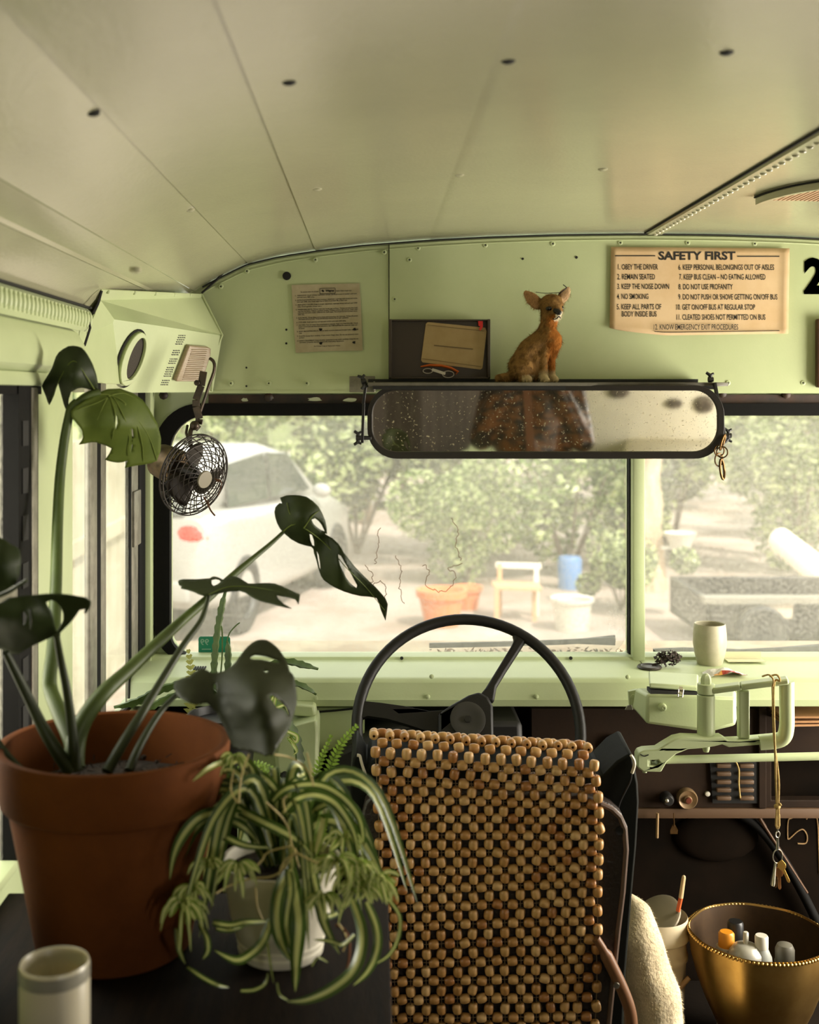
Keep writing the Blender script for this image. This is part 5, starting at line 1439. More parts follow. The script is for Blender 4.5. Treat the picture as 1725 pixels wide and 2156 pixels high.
mb = MB(); mb.lathe([(0.0334, 0.106), (0.0336, 0.108), (0.0336, 0.1165), (0.0334, 0.1185)], c, UZ, 48); mb.build('rim_band', GREYG, cg)

# ------------------------------------------------------------------ monstera in a terracotta pot
pc = Vector((P(241, 0, 1.45).x, 1.45, TZ))
mon = thing('potted_monstera', pc, 'tall split-leaf monstera in a large terracotta pot on the table', 'plant')
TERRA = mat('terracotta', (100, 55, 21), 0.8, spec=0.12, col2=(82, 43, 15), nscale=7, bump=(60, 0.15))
mb = MB()
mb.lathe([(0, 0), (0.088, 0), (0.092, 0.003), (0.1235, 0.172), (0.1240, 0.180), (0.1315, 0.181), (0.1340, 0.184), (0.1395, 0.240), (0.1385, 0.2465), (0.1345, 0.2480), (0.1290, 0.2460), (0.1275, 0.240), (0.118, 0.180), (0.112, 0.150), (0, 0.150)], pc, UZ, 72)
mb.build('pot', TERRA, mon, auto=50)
SOIL = mat('potting_soil', (44, 30, 20), 0.95, col2=(26, 18, 12), nscale=60, bump=(120, 1.0, 0.006))
random.seed(8)
mb = MB(); mb.lathe([(0, 0.196), (0.04, 0.199), (0.08, 0.196), (0.105, 0.190), (0.119, 0.186)], pc, UZ, 40, wob=lambda a, h: 1 + 0.03 * math.sin(7 * a + h * 300))
for k in range(160):
    a = random.uniform(0, 6.28); r = random.uniform(0, 0.108)
    p = pc + Vector((r * math.cos(a), r * math.sin(a), 0.196 + random.uniform(-0.002, 0.006)))
    if k % 3: mb.tube([p, p + Vector((random.gauss(0, .006), random.gauss(0, .006), random.uniform(0, .008)))], 0.0007, 4)
    else: mb.ball(p, random.uniform(0.002, 0.006), 6, (1, 1, 0.7))
o = mb.build('soil', SOIL, mon); o['kind'] = 'stuff'
def leafmat(name, a, b, tr):
    return mat(name, a, 0.55, col2=b, nscale=9, trans=tr, bump=(35, 0.25, 0.002), spec=0.28)
LF_D = leafmat('monstera_dark', (52, 62, 28), (36, 46, 20), 0.22)
LF_U = leafmat('monstera_underside', (108, 122, 50), (88, 104, 40), 0.42)
LF_V = mat('monstera_vein', (110, 124, 56), 0.55, trans=0.3, spec=0.2)
PET = mat('monstera_petiole', (70, 84, 34), 0.5, spec=0.3, col2=(52, 64, 24), nscale=9)
PETD = mat('monstera_petiole_dark', (46, 54, 24), 0.5, spec=0.3, col2=(34, 40, 17), nscale=9)
def leaf(pts, D, dep, mt, holes=(), veins=(), par=mon, th=0.0009, vr=0.0012, smoothpts=True, cuts=3):
    """a leaf blade with its own curvature: dep(px, py) is the extra depth at a point of the blade"""
    def rnd(l, n=3):
        q = [Vector((x, y, 0)) for x, y in l]
        q2 = []
        m_ = len(q)
        for i in range(m_):
            p0_, p1_, p2_, p3_ = q[i - 1], q[i], q[(i + 1) % m_], q[(i + 2) % m_]
            for k in range(n):
                t = k / n
                q2.append(0.5 * ((2 * p1_) + (p2_ - p0_) * t * 0.8 + (2 * p0_ - 5 * p1_ + 4 * p2_ - p3_) * t * t * 0.8 + (3 * p1_ - p0_ - 3 * p2_ + p3_) * t ** 3 * 0.8 + ((p2_ - p1_) * 2 * t - (p2_ - p1_) * 0) * 0.1 * (1)))
        return q2
    loops = [[Vector((x, y, 0)) for x, y in pts]] + [[Vector((x, y, 0)) for x, y in h] for h in holes]
    mb = MB(); bm = mb.bm
    for l in loops:
        vs = [bm.verts.new(p) for p in l]
        for i in range(len(vs)): bm.edges.new((vs[i], vs[(i + 1) % len(vs)]))
    bmesh.ops.triangle_fill(bm, edges=bm.edges[:], use_beauty=True)
    for _ in range(cuts):
        long = [e for e in bm.edges if e.calc_length() > 9]
        if not long: break
        bmesh.ops.subdivide_edges(bm, edges=long, cuts=1)
        bmesh.ops.triangulate(bm, faces=bm.faces[:])
        bmesh.ops.beautify_fill(bm, faces=bm.faces[:], edges=[e for e in bm.edges if not e.is_boundary])
    for v in bm.verts:
        x, y = v.co.x, v.co.y
        v.co = P(x, y, D + dep(x, y) + 0.003 * noise.noise(Vector((x * 0.03, y * 0.03, D * 7))))
    b = mb.build('leaf', mt, par, solid=th, auto=180)
    if veins:
        m = MB()
        for v in veins:
            q = bez([P(x, y, D + dep(x, y) - 0.0015) for x, y in v], 5)
            m.tube(q, [vr * (1 - 0.6 * i / len(q)) for i in range(len(q))], 6)
        vo = m.build('vein', LF_V, b)
    return b
g = lambda x, y, cx, cy, sx, sy: math.exp(-((x - cx) / sx) ** 2 - ((y - cy) / sy) ** 2)
# the highest leaf: pale underside to the right, dark drooping lobes to the left
leaf([(208, 826), (227, 819), (253, 818), (282, 829), (300, 842), (312, 858), (331, 891), (339, 923), (338, 949), (330, 970), (318, 975), (302, 978), (282, 981), (263, 985), (267, 975), (270, 969), (258, 973), (247, 974), (234, 972), (221, 968), (228, 959), (232, 952), (235, 944), (223, 938), (211, 934), (202, 931), (192, 931), (178, 934), (166, 936), (172, 928), (175, 920), (173, 908), (169, 900), (160, 889), (151, 879), (150, 866), (160, 855), (180, 842), (195, 832)],
     1.74, lambda x, y: 0.0006 * (x - 208) - 0.03 * g(x, y, 250, 880, 60, 50) + 0.04 * max(0, (y - 900) / 90), LF_U, cuts=4,
     holes=[[(244, 872), (247, 878), (248, 892), (243, 905), (243, 890)], [(276, 900), (280, 905), (281, 920), (277, 940), (276, 955), (279, 938), (278, 918)]],
     veins=[[(205, 830), (232, 832), (262, 848), (295, 890), (316, 925), (331, 970)], [(226, 838), (215, 860), (205, 884)], [(232, 836), (243, 870), (240, 905), (236, 925)], [(240, 838), (262, 880), (272, 920), (270, 960)], [(225, 838), (200, 850), (165, 862)], [(262, 850), (290, 900), (300, 940), (302, 972)], [(228, 834), (260, 828), (290, 842)]])
leaf([(154, 728), (163, 729), (172, 732), (179, 739), (185, 748), (190, 757), (195, 767), (199, 778), (203, 790), (206, 806), (207, 822), (204, 828), (195, 822), (182, 818), (172, 816), (162, 818), (150, 825), (145, 840), (142, 871), (138, 860), (134, 850), (128, 826), (124, 812), (123, 806), (118, 818), (114, 832), (108, 846), (104, 853), (100, 845), (97, 835), (92, 823), (88, 813), (92, 804), (97, 796), (104, 785), (110, 774), (114, 762), (118, 751), (124, 742), (133, 735), (144, 729)],
     1.72, lambda x, y: -0.05 * g(x, y, 155, 790, 45, 45) + 0.0003 * (y - 730), LF_D, cuts=4, veins=[[(204, 828), (180, 790), (155, 760), (130, 790), (108, 840)]], vr=0.0009)
mb = MB(); mb.tube(bez([P(209, 826, 1.735), P(185, 832, 1.725), P(162, 850, 1.72), P(148, 876, 1.715)], 6), 0.0055, 10)
mb.tube(bez([P(162, 845, 1.72), P(150, 858, 1.717), P(145, 876, 1.715), P(135, 930, 1.71), P(126, 1010, 1.70), P(121, 1110, 1.67), P(118, 1230, 1.62), P(112, 1360, 1.55), P(105, 1420, 1.52), P(107, 1455, 1.51), P(125, 1500, 1.485), P(150, 1560, 1.455), P(163, 1620, 1.435)], 6), [0.0055 + 0.0045 * min(1, i / 60) for i in range(73)], 12)
mb.build('petiole', PET, mon)
# left leaves
leaf([(-60, 1300), (-30, 1285), (-5, 1273), (19, 1258), (57, 1254), (99, 1250), (125, 1250), (145, 1252), (180, 1258), (192, 1266), (191, 1276), (183, 1290), (176, 1291), (180, 1282), (168, 1284), (160, 1296), (149, 1310), (126, 1333), (111, 1340), (96, 1347), (65, 1361), (38, 1377), (26, 1377), (15, 1373), (-5, 1363), (-40, 1352), (-65, 1330)],
     1.40, lambda x, y: 0.03 * (y - 1300) / 70 - 0.035 * g(x, y, 40, 1300, 60, 40), LF_D, cuts=4,
     holes=[[(97, 1268), (108, 1263), (117, 1266), (128, 1278), (133, 1292), (133, 1306), (126, 1320), (120, 1330), (117, 1320), (113, 1302), (108, 1286), (101, 1276)], [(61, 1282), (64, 1283), (66, 1308), (63, 1328), (62, 1310)], [(46, 1290), (52, 1288), (56, 1296), (54, 1310), (47, 1318)]])
leaf([(-50, 1150), (-25, 1136), (-3, 1130), (12, 1138), (23, 1147), (33, 1151), (41, 1158), (44, 1175), (43, 1192), (40, 1210), (34, 1226), (25, 1234), (15, 1241), (0, 1248), (-30, 1254), (-60, 1235)],
     1.38, lambda x, y: -0.03 * g(x, y, 0, 1190, 40, 50), LF_D)
mb = MB(); mb.tube(bez([P(12, 1374, 1.41), P(30, 1410, 1.42), P(60, 1470, 1.43), P(92, 1535, 1.43), P(125, 1590, 1.43), P(152, 1625, 1.43)], 6), [0.0042 + 0.005 * i / 30 for i in range(31)], 10); mb.build('petiole', PETD, mon)
mb = MB(); mb.tube(bez([P(119, 1338, 1.39), P(128, 1390, 1.41), P(140, 1450, 1.42), P(150, 1520, 1.43), P(160, 1620, 1.43)], 6), [0.0038 + 0.003 * i / 24 for i in range(25)], 10); mb.build('petiole', PETD, mon)
mb = MB(); mb.tube(bez([P(-20, 1262, 1.38), P(20, 1245, 1.38), P(40, 1232, 1.375), P(56, 1222, 1.37)], 5), 0.0022, 8); mb.tube(bez([P(-20, 1262, 1.38), P(-60, 1420, 1.40), P(-10, 1560, 1.42), P(60, 1640, 1.42)], 6), 0.006, 8); mb.build('petiole', PETD, mon)
# the hanging split leaf before the windscreen
leaf([(590, 1048), (603, 1043), (617, 1042), (632, 1043), (646, 1046), (659, 1055), (670, 1066), (678, 1080), (685, 1096), (688, 1110), (689, 1124), (683, 1123), (689, 1127), (700, 1133), (712, 1144), (719, 1154), (724, 1164), (736, 1179), (748, 1194), (763, 1209), (778, 1224), (791, 1236), (802, 1248), (812, 1260), (817, 1272), (815, 1290), (812, 1307), (807, 1296), (802, 1284), (798, 1270), (793, 1259), (776, 1256), (760, 1255), (742, 1251), (724, 1245), (708, 1238), (694, 1230), (683, 1222), (676, 1212), (673, 1203), (670, 1194), (666, 1178), (661, 1164), (660, 1156), (655, 1151), (642, 1148), (629, 1144), (613, 1135), (599, 1123), (590, 1113), (584, 1102), (580, 1090), (578, 1078), (580, 1068), (584, 1063), (589, 1059), (594, 1060)],
     1.82, lambda x, y: 0.00045 * (y - 1048) * 0.4 - 0.03 * g(x, y, 640, 1090, 40, 40) - 0.03 * g(x, y, 720, 1190, 30, 50), LF_D, cuts=4,
     holes=[[(656, 1094), (663, 1091), (671, 1097), (678, 1106), (684, 1119), (676, 1116), (668, 1110), (661, 1104)], [(652, 1124), (657, 1126), (661, 1138), (662, 1150), (658, 1148), (654, 1138)], [(712, 1167), (718, 1170), (726, 1184), (735, 1200), (744, 1217), (752, 1232), (751, 1238), (744, 1233), (738, 1228), (729, 1216), (722, 1202), (716, 1190), (713, 1178)], [(667, 1160), (671, 1168), (674, 1184), (676, 1200), (673, 1196), (670, 1180)]],
     veins=[[(596, 1120), (620, 1104), (650, 1118), (690, 1150), (730, 1196), (770, 1236), (810, 1285)], [(622, 1104), (610, 1080), (604, 1058)], [(640, 1112), (656, 1088), (672, 1075)]], vr=0.0011)
mb = MB(); mb.tube(bez([P(596, 1121, 1.82), P(570, 1145, 1.80), P(530, 1178, 1.77), P(490, 1212, 1.73), P(440, 1258, 1.68), P(380, 1310, 1.62), P(320, 1365, 1.56), P(270, 1412, 1.52), P(220, 1458, 1.48), P(180, 1510, 1.46), P(160, 1560, 1.45), P(155, 1620, 1.44)], 6), [0.0028 + 0.0105 * (i / 66) ** 1.2 for i in range(67)], 12); mb.build('petiole', PET, mon)
# the leaf seen edge-on
leaf([(375, 1225), (377, 1222), (384, 1220), (398, 1220), (413, 1220), (428, 1219), (442, 1218), (446, 1215), (451, 1214), (457, 1215), (462, 1217), (470, 1221), (478, 1217), (486, 1214), (494, 1214), (501, 1216), (512, 1222), (523, 1229), (538, 1229), (554, 1228), (567, 1228), (579, 1229), (592, 1234), (605, 1240), (618, 1246), (632, 1252), (631, 1262), (629, 1273), (626, 1268), (622, 1262), (614, 1259), (605, 1257), (593, 1255), (582, 1253), (586, 1261), (598, 1272), (607, 1277), (614, 1281), (601, 1279), (590, 1276), (571, 1271), (558, 1268), (547, 1265), (536, 1260), (525, 1254), (517, 1248), (505, 1244), (486, 1245), (468, 1248), (450, 1252), (440, 1254), (430, 1255), (418, 1251), (408, 1246), (395, 1242), (381, 1239), (382, 1234), (377, 1232)],
     1.66, lambda x, y: -0.10 * (y - 1235) / 30 * 0.6, LF_D, cuts=4, holes=[[(446, 1221), (454, 1219), (462, 1221), (466, 1226), (457, 1231), (450, 1234), (446, 1230)]],
     veins=[[(440, 1252), (480, 1236), (530, 1236), (590, 1246)]], vr=0.0008)
mb = MB(); mb.tube(bez([P(440, 1252, 1.64), P(433, 1280, 1.63), P(420, 1312, 1.61), P(385, 1360, 1.57), P(345, 1425, 1.53), P(300, 1500, 1.48), P(262, 1560, 1.44), P(225, 1625, 1.41)], 6), [0.0028 + 0.004 * i / 42 for i in range(43)], 10); mb.build('petiole', PETD, mon)
# the big near leaf drooping over the pot's rim
leaf([(367, 1436), (380, 1430), (398, 1424), (408, 1416), (420, 1410), (428, 1409), (437, 1412), (446, 1418), (460, 1416), (476, 1412), (486, 1404), (496, 1395), (503, 1385), (510, 1375), (520, 1363), (532, 1353), (542, 1348), (552, 1347), (562, 1348), (571, 1353), (580, 1360), (588, 1368), (596, 1380), (603, 1392), (607, 1402), (610, 1414), (616, 1420), (620, 1428), (623, 1448), (625, 1468), (624, 1484), (620, 1499), (614, 1518), (608, 1536), (600, 1548), (593, 1558), (583, 1574), (574, 1590), (566, 1590), (559, 1592), (550, 1588), (540, 1585), (528, 1582), (515, 1581), (502, 1578), (491, 1575), (486, 1564), (481, 1551), (475, 1538), (469, 1526), (463, 1514), (457, 1502), (447, 1490), (437, 1480), (425, 1481), (413, 1484), (401, 1480), (389, 1475), (379, 1470), (372, 1463), (368, 1454), (366, 1446)],
     1.47, lambda x, y: 0.06 * (1436 - y) / 90 - 0.06 * g(x, y, 520, 1470, 60, 70) + 0.025 * math.sin((x - 440) * 0.035) * (y > 1400) * min(1, (y - 1400) / 60), leafmat('monstera_grey_green', (46, 50, 27), (33, 37, 19), 0.13), cuts=4,
     holes=[[(526, 1387), (530, 1382), (537, 1379), (547, 1380), (559, 1382), (572, 1386), (583, 1390), (591, 1395), (583, 1396), (574, 1395), (560, 1391), (547, 1389), (535, 1389)], [(451, 1440), (455, 1441), (456, 1462), (452, 1460), (450, 1450)], [(553, 1412), (560, 1411), (567, 1414), (560, 1416)], [(566, 1466), (572, 1463), (580, 1468), (590, 1474), (603, 1490), (610, 1508), (606, 1506), (598, 1495), (590, 1492), (583, 1490), (574, 1478)]],
     vr=0.0009)
mb = MB(); mb.tube(bez([P(372, 1462, 1.49), P(345, 1490, 1.48), P(320, 1525, 1.46), P(292, 1575, 1.43), P(272, 1622, 1.41)], 6), [0.0030 + 0.003 * i / 24 for i in range(25)], 10); mb.build('petiole', PETD, mon)

# ------------------------------------------------------------------ spider plant
def zs(x, y): return 260 + x / 2.875, 1460 + y / 2.875
SPC = Vector((P(592, 0, 1.43).x, 1.43, TZ))
spd = thing('spider_plant', SPC, 'bushy striped spider plant in a white scalloped pot on the table', 'plant')
mb = MB()
mb.lathe([(0, 0), (0.048, 0.0), (0.0505, 0.003), (0.0515, 0.010), (0.050, 0.012), (0.0525, 0.018), (0.051, 0.020), (0.054, 0.026), (0.060, 0.050), (0.0685, 0.098), (0.0715, 0.106), (0.0715, 0.112), (0.0675, 0.112), (0.064, 0.098), (0, 0.096)], SPC, UZ, 64, wob=lambda a, h: 1 + 0.025 * (abs(math.sin(4 * a + 0.4)) - 0.6) * min(1, h / 0.03))
mb.build('pot', mat('white_pot', (196, 190, 172), 0.55), spd)
mb = MB(); mb.lathe([(0, 0.102), (0.03, 0.103), (0.064, 0.099)], SPC, UZ, 24); mb.build('soil', SOIL, spd)
def striped(name, edge, mid, tr=0.3, wide=0.16):
    m = bpy.data.materials.new(name); m.use_nodes = True
    nt = m.node_tree; N, L = nt.nodes, nt.links; b = N['Principled BSDF']
    uv = N.new('ShaderNodeUVMap'); sx = N.new('ShaderNodeSeparateXYZ'); L.new(uv.outputs[0], sx.inputs[0])
    r = N.new('ShaderNodeValToRGB'); r.color_ramp.interpolation = 'LINEAR'
    els = r.color_ramp.elements
    els[0].position = 0.0; els[0].color = lin(edge)
    els[1].position = 1.0; els[1].color = lin(edge)
    for p, c in ((0.5 - wide - 0.06, edge), (0.5 - wide, mid), (0.5 + wide, mid), (0.5 + wide + 0.06, edge)):
        e = els.new(p); e.color = lin(c)
    L.new(sx.outputs[0], r.inputs[0]); L.new(r.outputs[0], b.inputs['Base Color'])
    b.inputs['Roughness'].default_value = 0.42
    t = N.new('ShaderNodeBsdfTranslucent'); L.new(r.outputs[0], t.inputs[0])
    mx = N.new('ShaderNodeMixShader'); mx.inputs[0].default_value = tr
    L.new(b.outputs[0], mx.inputs[1]); L.new(t.outputs[0], mx.inputs[2]); L.new(mx.outputs[0], N['Material Output'].inputs[0])
    return m
SPA = striped('spider_leaf', (62, 84, 30), (186, 190, 120))
SPB = striped('spider_leaf_pale', (126, 150, 60), (210, 208, 146), wide=0.20)
def strip(mb, pts, w, side=None, fold=0.25, taper0=0.75):
    """a folded, tapering leaf blade along a curve; u runs across it for the stripe"""
    uvl = mb.bm.loops.layers.uv.verify()
    n = len(pts)
    rows = []
    for i, p in enumerate(pts):
        t = (pts[min(i + 1, n - 1)] - pts[max(i - 1, 0)])
        if t.length < 1e-9: t = Vector((0, 0, -1))
        t.normalize()
        v = (Vector((0, 0, EYE)) - p).normalized() if side is None else side
        s = t.cross(v)
        if s.length < 0.05: s = t.cross(Vector((0, 0, 1)))
        s.normalize(); nn = s.cross(t)
        k = i / (n - 1)
        ww = w * min(1.0, taper0 + k * 1.5) * (1 - max(0, (k - 0.55) / 0.45) ** 2.0) + 0.0002
        rows.append([mb.bm.verts.new(p + s * ww * a * 0.5 - nn * (fold * ww * (abs(a) - 0.5) * -1)) for a in (-1, -0.5, 0, 0.5, 1)])
    for i in range(n - 1):
        for j in range(4):
            f = mb._f((rows[i][j], rows[i][j + 1], rows[i + 1][j + 1], rows[i + 1][j]))
            if f:
                us = (j / 4, (j + 1) / 4, (j + 1) / 4, j / 4); vs_ = (i / n, i / n, (i + 1) / n, (i + 1) / n)
                for l, u, v in zip(f.loops, us, vs_): l[uvl].uv = (u, v)
def zleaf(pts, w, d0, d1, mt=SPA, tw=None, dm=None):
    n = len(pts); q = []
    for i, (x, y) in enumerate(pts):
        px, py = zs(x, y); t = i / (n - 1)
        D = d0 + (d1 - d0) * t - (0.03 if dm is None else dm) * math.sin(math.pi * t)
        q.append(P(px, py, D))
    mb = MB(); strip(mb, bez(q, 7), w / 2.875 * 1.40 / F, tw)
    return mb.build('leaf', mt, spd, auto=180, recalc=False)
tilt = Vector((0.3, -0.85, 0.45)).normalized()
zleaf([(800, 800), (700, 740), (560, 722), (450, 760), (360, 860), (305, 980), (280, 1130)], 66, 1.43, 1.36)
zleaf([(700, 760), (520, 740), (380, 780), (270, 890), (212, 1010), (198, 1130), (232, 1280)], 60, 1.46, 1.38)
zleaf([(655, 540), (640, 620), (700, 700), (820, 765), (930, 820), (1020, 870), (1090, 920), (1140, 990)], 62, 1.47, 1.34)
zleaf([(725, 430), (755, 540), (790, 640), (820, 720)], 74, 1.48, 1.42)
zleaf([(770, 480), (850, 510), (910, 570), (960, 650)], 60, 1.50, 1.43)
zleaf([(900, 655), (970, 585), (1090, 552), (1220, 565), (1345, 645), (1425, 755), (1450, 880), (1437, 1010)], 54, 1.42, 1.40)
zleaf([(960, 730), (1040, 645), (1150, 615), (1260, 650), (1340, 740), (1400, 860), (1422, 990)], 58, 1.40, 1.36)
zleaf([(985, 570), (1050, 505), (1140, 478)], 56, 1.48, 1.50)
zleaf([(515, 805), (620, 870), (740, 920), (900, 935)], 44, 1.42, 1.38)
zleaf([(530, 770), (640, 768), (740, 820), (810, 900)], 52, 1.44, 1.42)
zleaf([(1020, 1060), (950, 1180), (925, 1350), (950, 1500), (1010, 1620)], 76, 1.36, 1.335)
zleaf([(1010, 1060), (1045, 1250), (1060, 1400), (1045, 1600), (1040, 1810)], 88, 1.35, 1.315)
zleaf([(1000, 1080), (1010, 1200), (985, 1400), (1020, 1580)], 52, 1.345, 1.325)
zleaf([(1130, 1000), (1160, 1150), (1190, 1300), (1230, 1430), (1310, 1580)], 58, 1.36, 1.34)
zleaf([(1380, 1240), (1435, 1400), (1440, 1540), (1390, 1680), (1260, 1790), (1110, 1855), (990, 1865)], 66, 1.37, 1.24, tw=tilt)
zleaf([(1470, 1260), (1530, 1410), (1535, 1550), (1480, 1680), (1390, 1770)], 52, 1.38, 1.32)
zleaf([(1580, 1220), (1668, 1340), (1662, 1480), (1600, 1590), (1490, 1655)], 24, 1.37, 1.34)
zleaf([(890, 1370), (850, 1490), (780, 1570), (680, 1615), (550, 1555)], 54, 1.34, 1.34)
zleaf([(540, 1385), (640, 1405), (740, 1385), (890, 1380)], 40, 1.35, 1.34); zleaf([(560, 1420), (650, 1430), (740, 1400)], 30, 1.35, 1.34)
zleaf([(385, 1655), (480, 1720), (560, 1760), (640, 1780)], 26, 1.36, 1.32); zleaf([(320, 1420), (335, 1540), (375, 1640)], 30, 1.38, 1.36)
zleaf([(710, 1800), (790, 1795), (860, 1755), (875, 1690)], 20, 1.31, 1.31); zleaf([(460, 1390), (505, 1480), (510, 1560), (480, 1610)], 34, 1.36, 1.34)
zleaf([(1160, 690), (1110, 770), (1050, 880), (1010, 980)], 48, 1.44, 1.40); zleaf([(1225, 680), (1205, 780), (1180, 900), (1150, 1000)], 62, 1.45, 1.38, SPB); zleaf([(1265, 710), (1262, 820), (1230, 920)], 46, 1.46, 1.40)
zleaf([(700, 372), (600, 412), (500, 465), (418, 532)], 30, 1.45, 1.36, SPB); zleaf([(1350, 760), (1320, 880), (1250, 960)], 44, 1.43, 1.40)
zleaf([(1300, 1330), (1240, 1350), (1190, 1330)], 34, 1.36, 1.35); zleaf([(1400, 1460), (1330, 1520), (1250, 1500), (1150, 1490)], 24, 1.34, 1.33)
zleaf([(1140, 1650), (1180, 1600), (1240, 1630)], 14, 1.33, 1.33); zleaf([(870, 1500), (890, 1640), (910, 1760)], 14, 1.315, 1.315); zleaf([(930, 1750), (945, 1820), (1000, 1860)], 14, 1.30, 1.28)
random.seed(33)
crown = SPC + Vector((0.0, 0.0, 0.105))
for k in range(34):
    a = random.uniform(0, 2 * math.pi); ln = random.uniform(0.09, 0.16); r0 = random.uniform(0, 0.02)
    d = Vector((math.cos(a), math.sin(a) * 0.8, 0)); up = random.uniform(0.05, 0.11)
    p0_ = crown + d * r0
    q = [p0_, p0_ + d * ln * 0.3 + UZ * up, p0_ + d * ln * 0.7 + UZ * up * 0.8, p0_ + d * ln + UZ * (-0.01 - random.uniform(0, 0.05))]
    mb = MB(); strip(mb, bez(q, 6), random.uniform(0.010, 0.016), Vector((0.2, -0.7, 0.7)).normalized()); mb.build('leaf', SPA, spd, auto=180, recalc=False)
# runners and the baby plants on them
RUN = mat('runner_straw', (178, 160, 104), 0.6)
for pts in ([(560, 1210), (650, 1160), (780, 1120), (890, 1110), (960, 1070), (1040, 960)], [(866, 660), (950, 740), (1000, 820), (1020, 920), (1060, 970), (1180, 1030)], [(700, 665), (706, 560), (725, 460), (760, 370)], [(690, 660), (650, 580), (668, 470)],
            [(1040, 960), (960, 1040), (930, 1190)], [(1040, 940), (1060, 1040), (1140, 1150), (1220, 1250)], [(915, 370), (1000, 385), (1080, 430), (1130, 490), (1150, 560)], [(1010, 925), (880, 960), (830, 1020), (760, 1090)], [(980, 720), (970, 650), (990, 620)], [(800, 1180), (810, 1290), (850, 1390)], [(1140, 480), (1120, 400), (1110, 360)], [(1300, 1390), (1350, 1480), (1330, 1560)]):
    q = [P(*zs(x, y), 1.335 + 0.02 * math.sin(i)) for i, (x, y) in enumerate(pts)]
    mb = MB(); mb.tube(bez(q, 6), 0.0011, 6); mb.build('runner', RUN, spd)
random.seed(5)
for (cx, cy, cnt, ln, D) in ((360, 1290, 20, 150, 1.335), (430, 1200, 12, 130, 1.345), (690, 1050, 16, 130, 1.335), (520, 1040, 11, 130, 1.36), (1210, 1240, 16, 120, 1.325), (1290, 1020, 18, 150, 1.335), (1400, 1060, 16, 160, 1.34), (1540, 1130, 20, 150, 1.345), (1430, 1180, 16, 150, 1.335), (1330, 880, 9, 130, 1.37), (670, 400, 10, 90, 1.40)):
    b = MB(); c = P(*zs(cx, cy), D)
    for k in range(int(cnt * 1.5)):
        a = random.uniform(0, 2 * math.pi); l = ln * random.uniform(0.55, 1.1) / 2.875 * D / F
        el = random.uniform(-0.5, 1.0)
        d = Vector((math.cos(a), -abs(math.sin(a)) * 0.6 + 0.1, 0.55 * el + 0.2 * math.sin(a)))
        d.normalize()
        drop = random.uniform(0.2, 0.9) * l
        q = [c, c + d * l * 0.4 + UZ * 0.004, c + d * l * 0.8 - UZ * drop * 0.25, c + d * l - UZ * drop]
        strip(b, bez(q, 5), random.uniform(0.0028, 0.0058))
    b.build('plantlet', SPB, spd, auto=180, recalc=False)
mb = MB(); mb.tube(bez([P(*zs(x, y), 1.345) for x, y in ((1285, 1400), (1340, 1430), (1370, 1500), (1360, 1640), (1320, 1790))], 5), 0.0014, 5); mb.build('dead_leaf', mat('dead_leaf', (116, 66, 30), 0.7), spd)

# ------------------------------------------------------------------ fern behind the spider plant
fp0 = Vector((P(640, 0, 1.86).x, 1.84, EYE - 1.02))
fern = thing('potted_fern', fp0, 'small bright green sword fern rising behind the spider plant', 'fern')
FERN = mat('fern_green', (124, 150, 56), 0.5, col2=(100, 128, 42), nscale=20, trans=0.35)
mb = MB(); mb.lathe([(0, 0), (0.05, 0), (0.07, 0.12), (0.066, 0.12), (0.06, 0.105), (0, 0.105)], fp0, UZ, 28); mb.build('pot', BLACKPL, fern)
mb = MB(); mb.span((fp0.x - 0.10, 1.74, EYE - 1.45), (fp0.x + 0.10, 1.94, EYE - 1.02), 0.005)
tag(mb.build('plant_stool', mat('stool_wood', (48, 34, 22), 0.6)), 'dark wooden stool under the fern between table and dashboard', 'stool')
def frond(pts, D0, D1, ln, pitch=0.007, par=fern, mt=FERN):
    n = len(pts)
    q = bez([P(x, y, D0 + (D1 - D0) * i / (n - 1)) for i, (x, y) in enumerate(pts)], 10)
    mb = MB(); mb.tube(q, [0.0011 * (1 - 0.7 * i / len(q)) for i in range(len(q))], 5)
    L_ = [0]
    for a, b in zip(q, q[1:]): L_.append(L_[-1] + (b - a).length)
    s = 0.0
    side = 1
    while s < L_[-1]:
        i = max(k for k in range(len(L_)) if L_[k] <= s); i = min(i, len(q) - 2)
        p = q[i].lerp(q[i + 1], (s - L_[i]) / max(1e-6, L_[i + 1] - L_[i]))
        t = (q[i + 1] - q[i]).normalized()
        v = (Vector((0, 0, EYE)) - p).normalized()
        u = t.cross(v).normalized()
        f_ = s / L_[-1]
        l = ln * (1 - 0.75 * f_ ** 2) * random.uniform(0.85, 1.1)
        for sd in (-1, 1):
            d = (u * sd + t * 0.45 + v * random.uniform(-0.35, 0.2)).normalized()
            w = pitch * 0.42
            pts_ = [p - t * w * 0.8, p + d * l * 0.4 - t * w, p + d * l, p + d * l * 0.5 + t * w, p + t * w * 0.8]
            vs = [mb.bm.verts.new(x) for x in pts_]; mb._f(vs)
        s += pitch
    return mb.build('frond', mt, par, smooth=False, recalc=False)
random.seed(2)
frond([(672, 1760), (682, 1690), (695, 1620), (718, 1568), (740, 1540), (754, 1526)], 1.84, 1.80, 0.016)
frond([(655, 1760), (658, 1690), (665, 1630), (682, 1585), (697, 1550)], 1.83, 1.80, 0.013)
frond([(600, 1730), (595, 1680), (575, 1640), (548, 1612)], 1.82, 1.74, 0.013)
frond([(590, 1720), (560, 1660), (520, 1625), (545, 1608), (585, 1622)], 1.80, 1.74, 0.012, 0.006)
frond([(560, 1760), (530, 1720), (480, 1690), (455, 1700)], 1.76, 1.70, 0.016); frond([(620, 1760), (640, 1720), (690, 1720), (735, 1745)], 1.82, 1.76, 0.016)
frond([(470, 1720), (474, 1660), (500, 1630), (520, 1600)], 1.72, 1.68, 0.013)

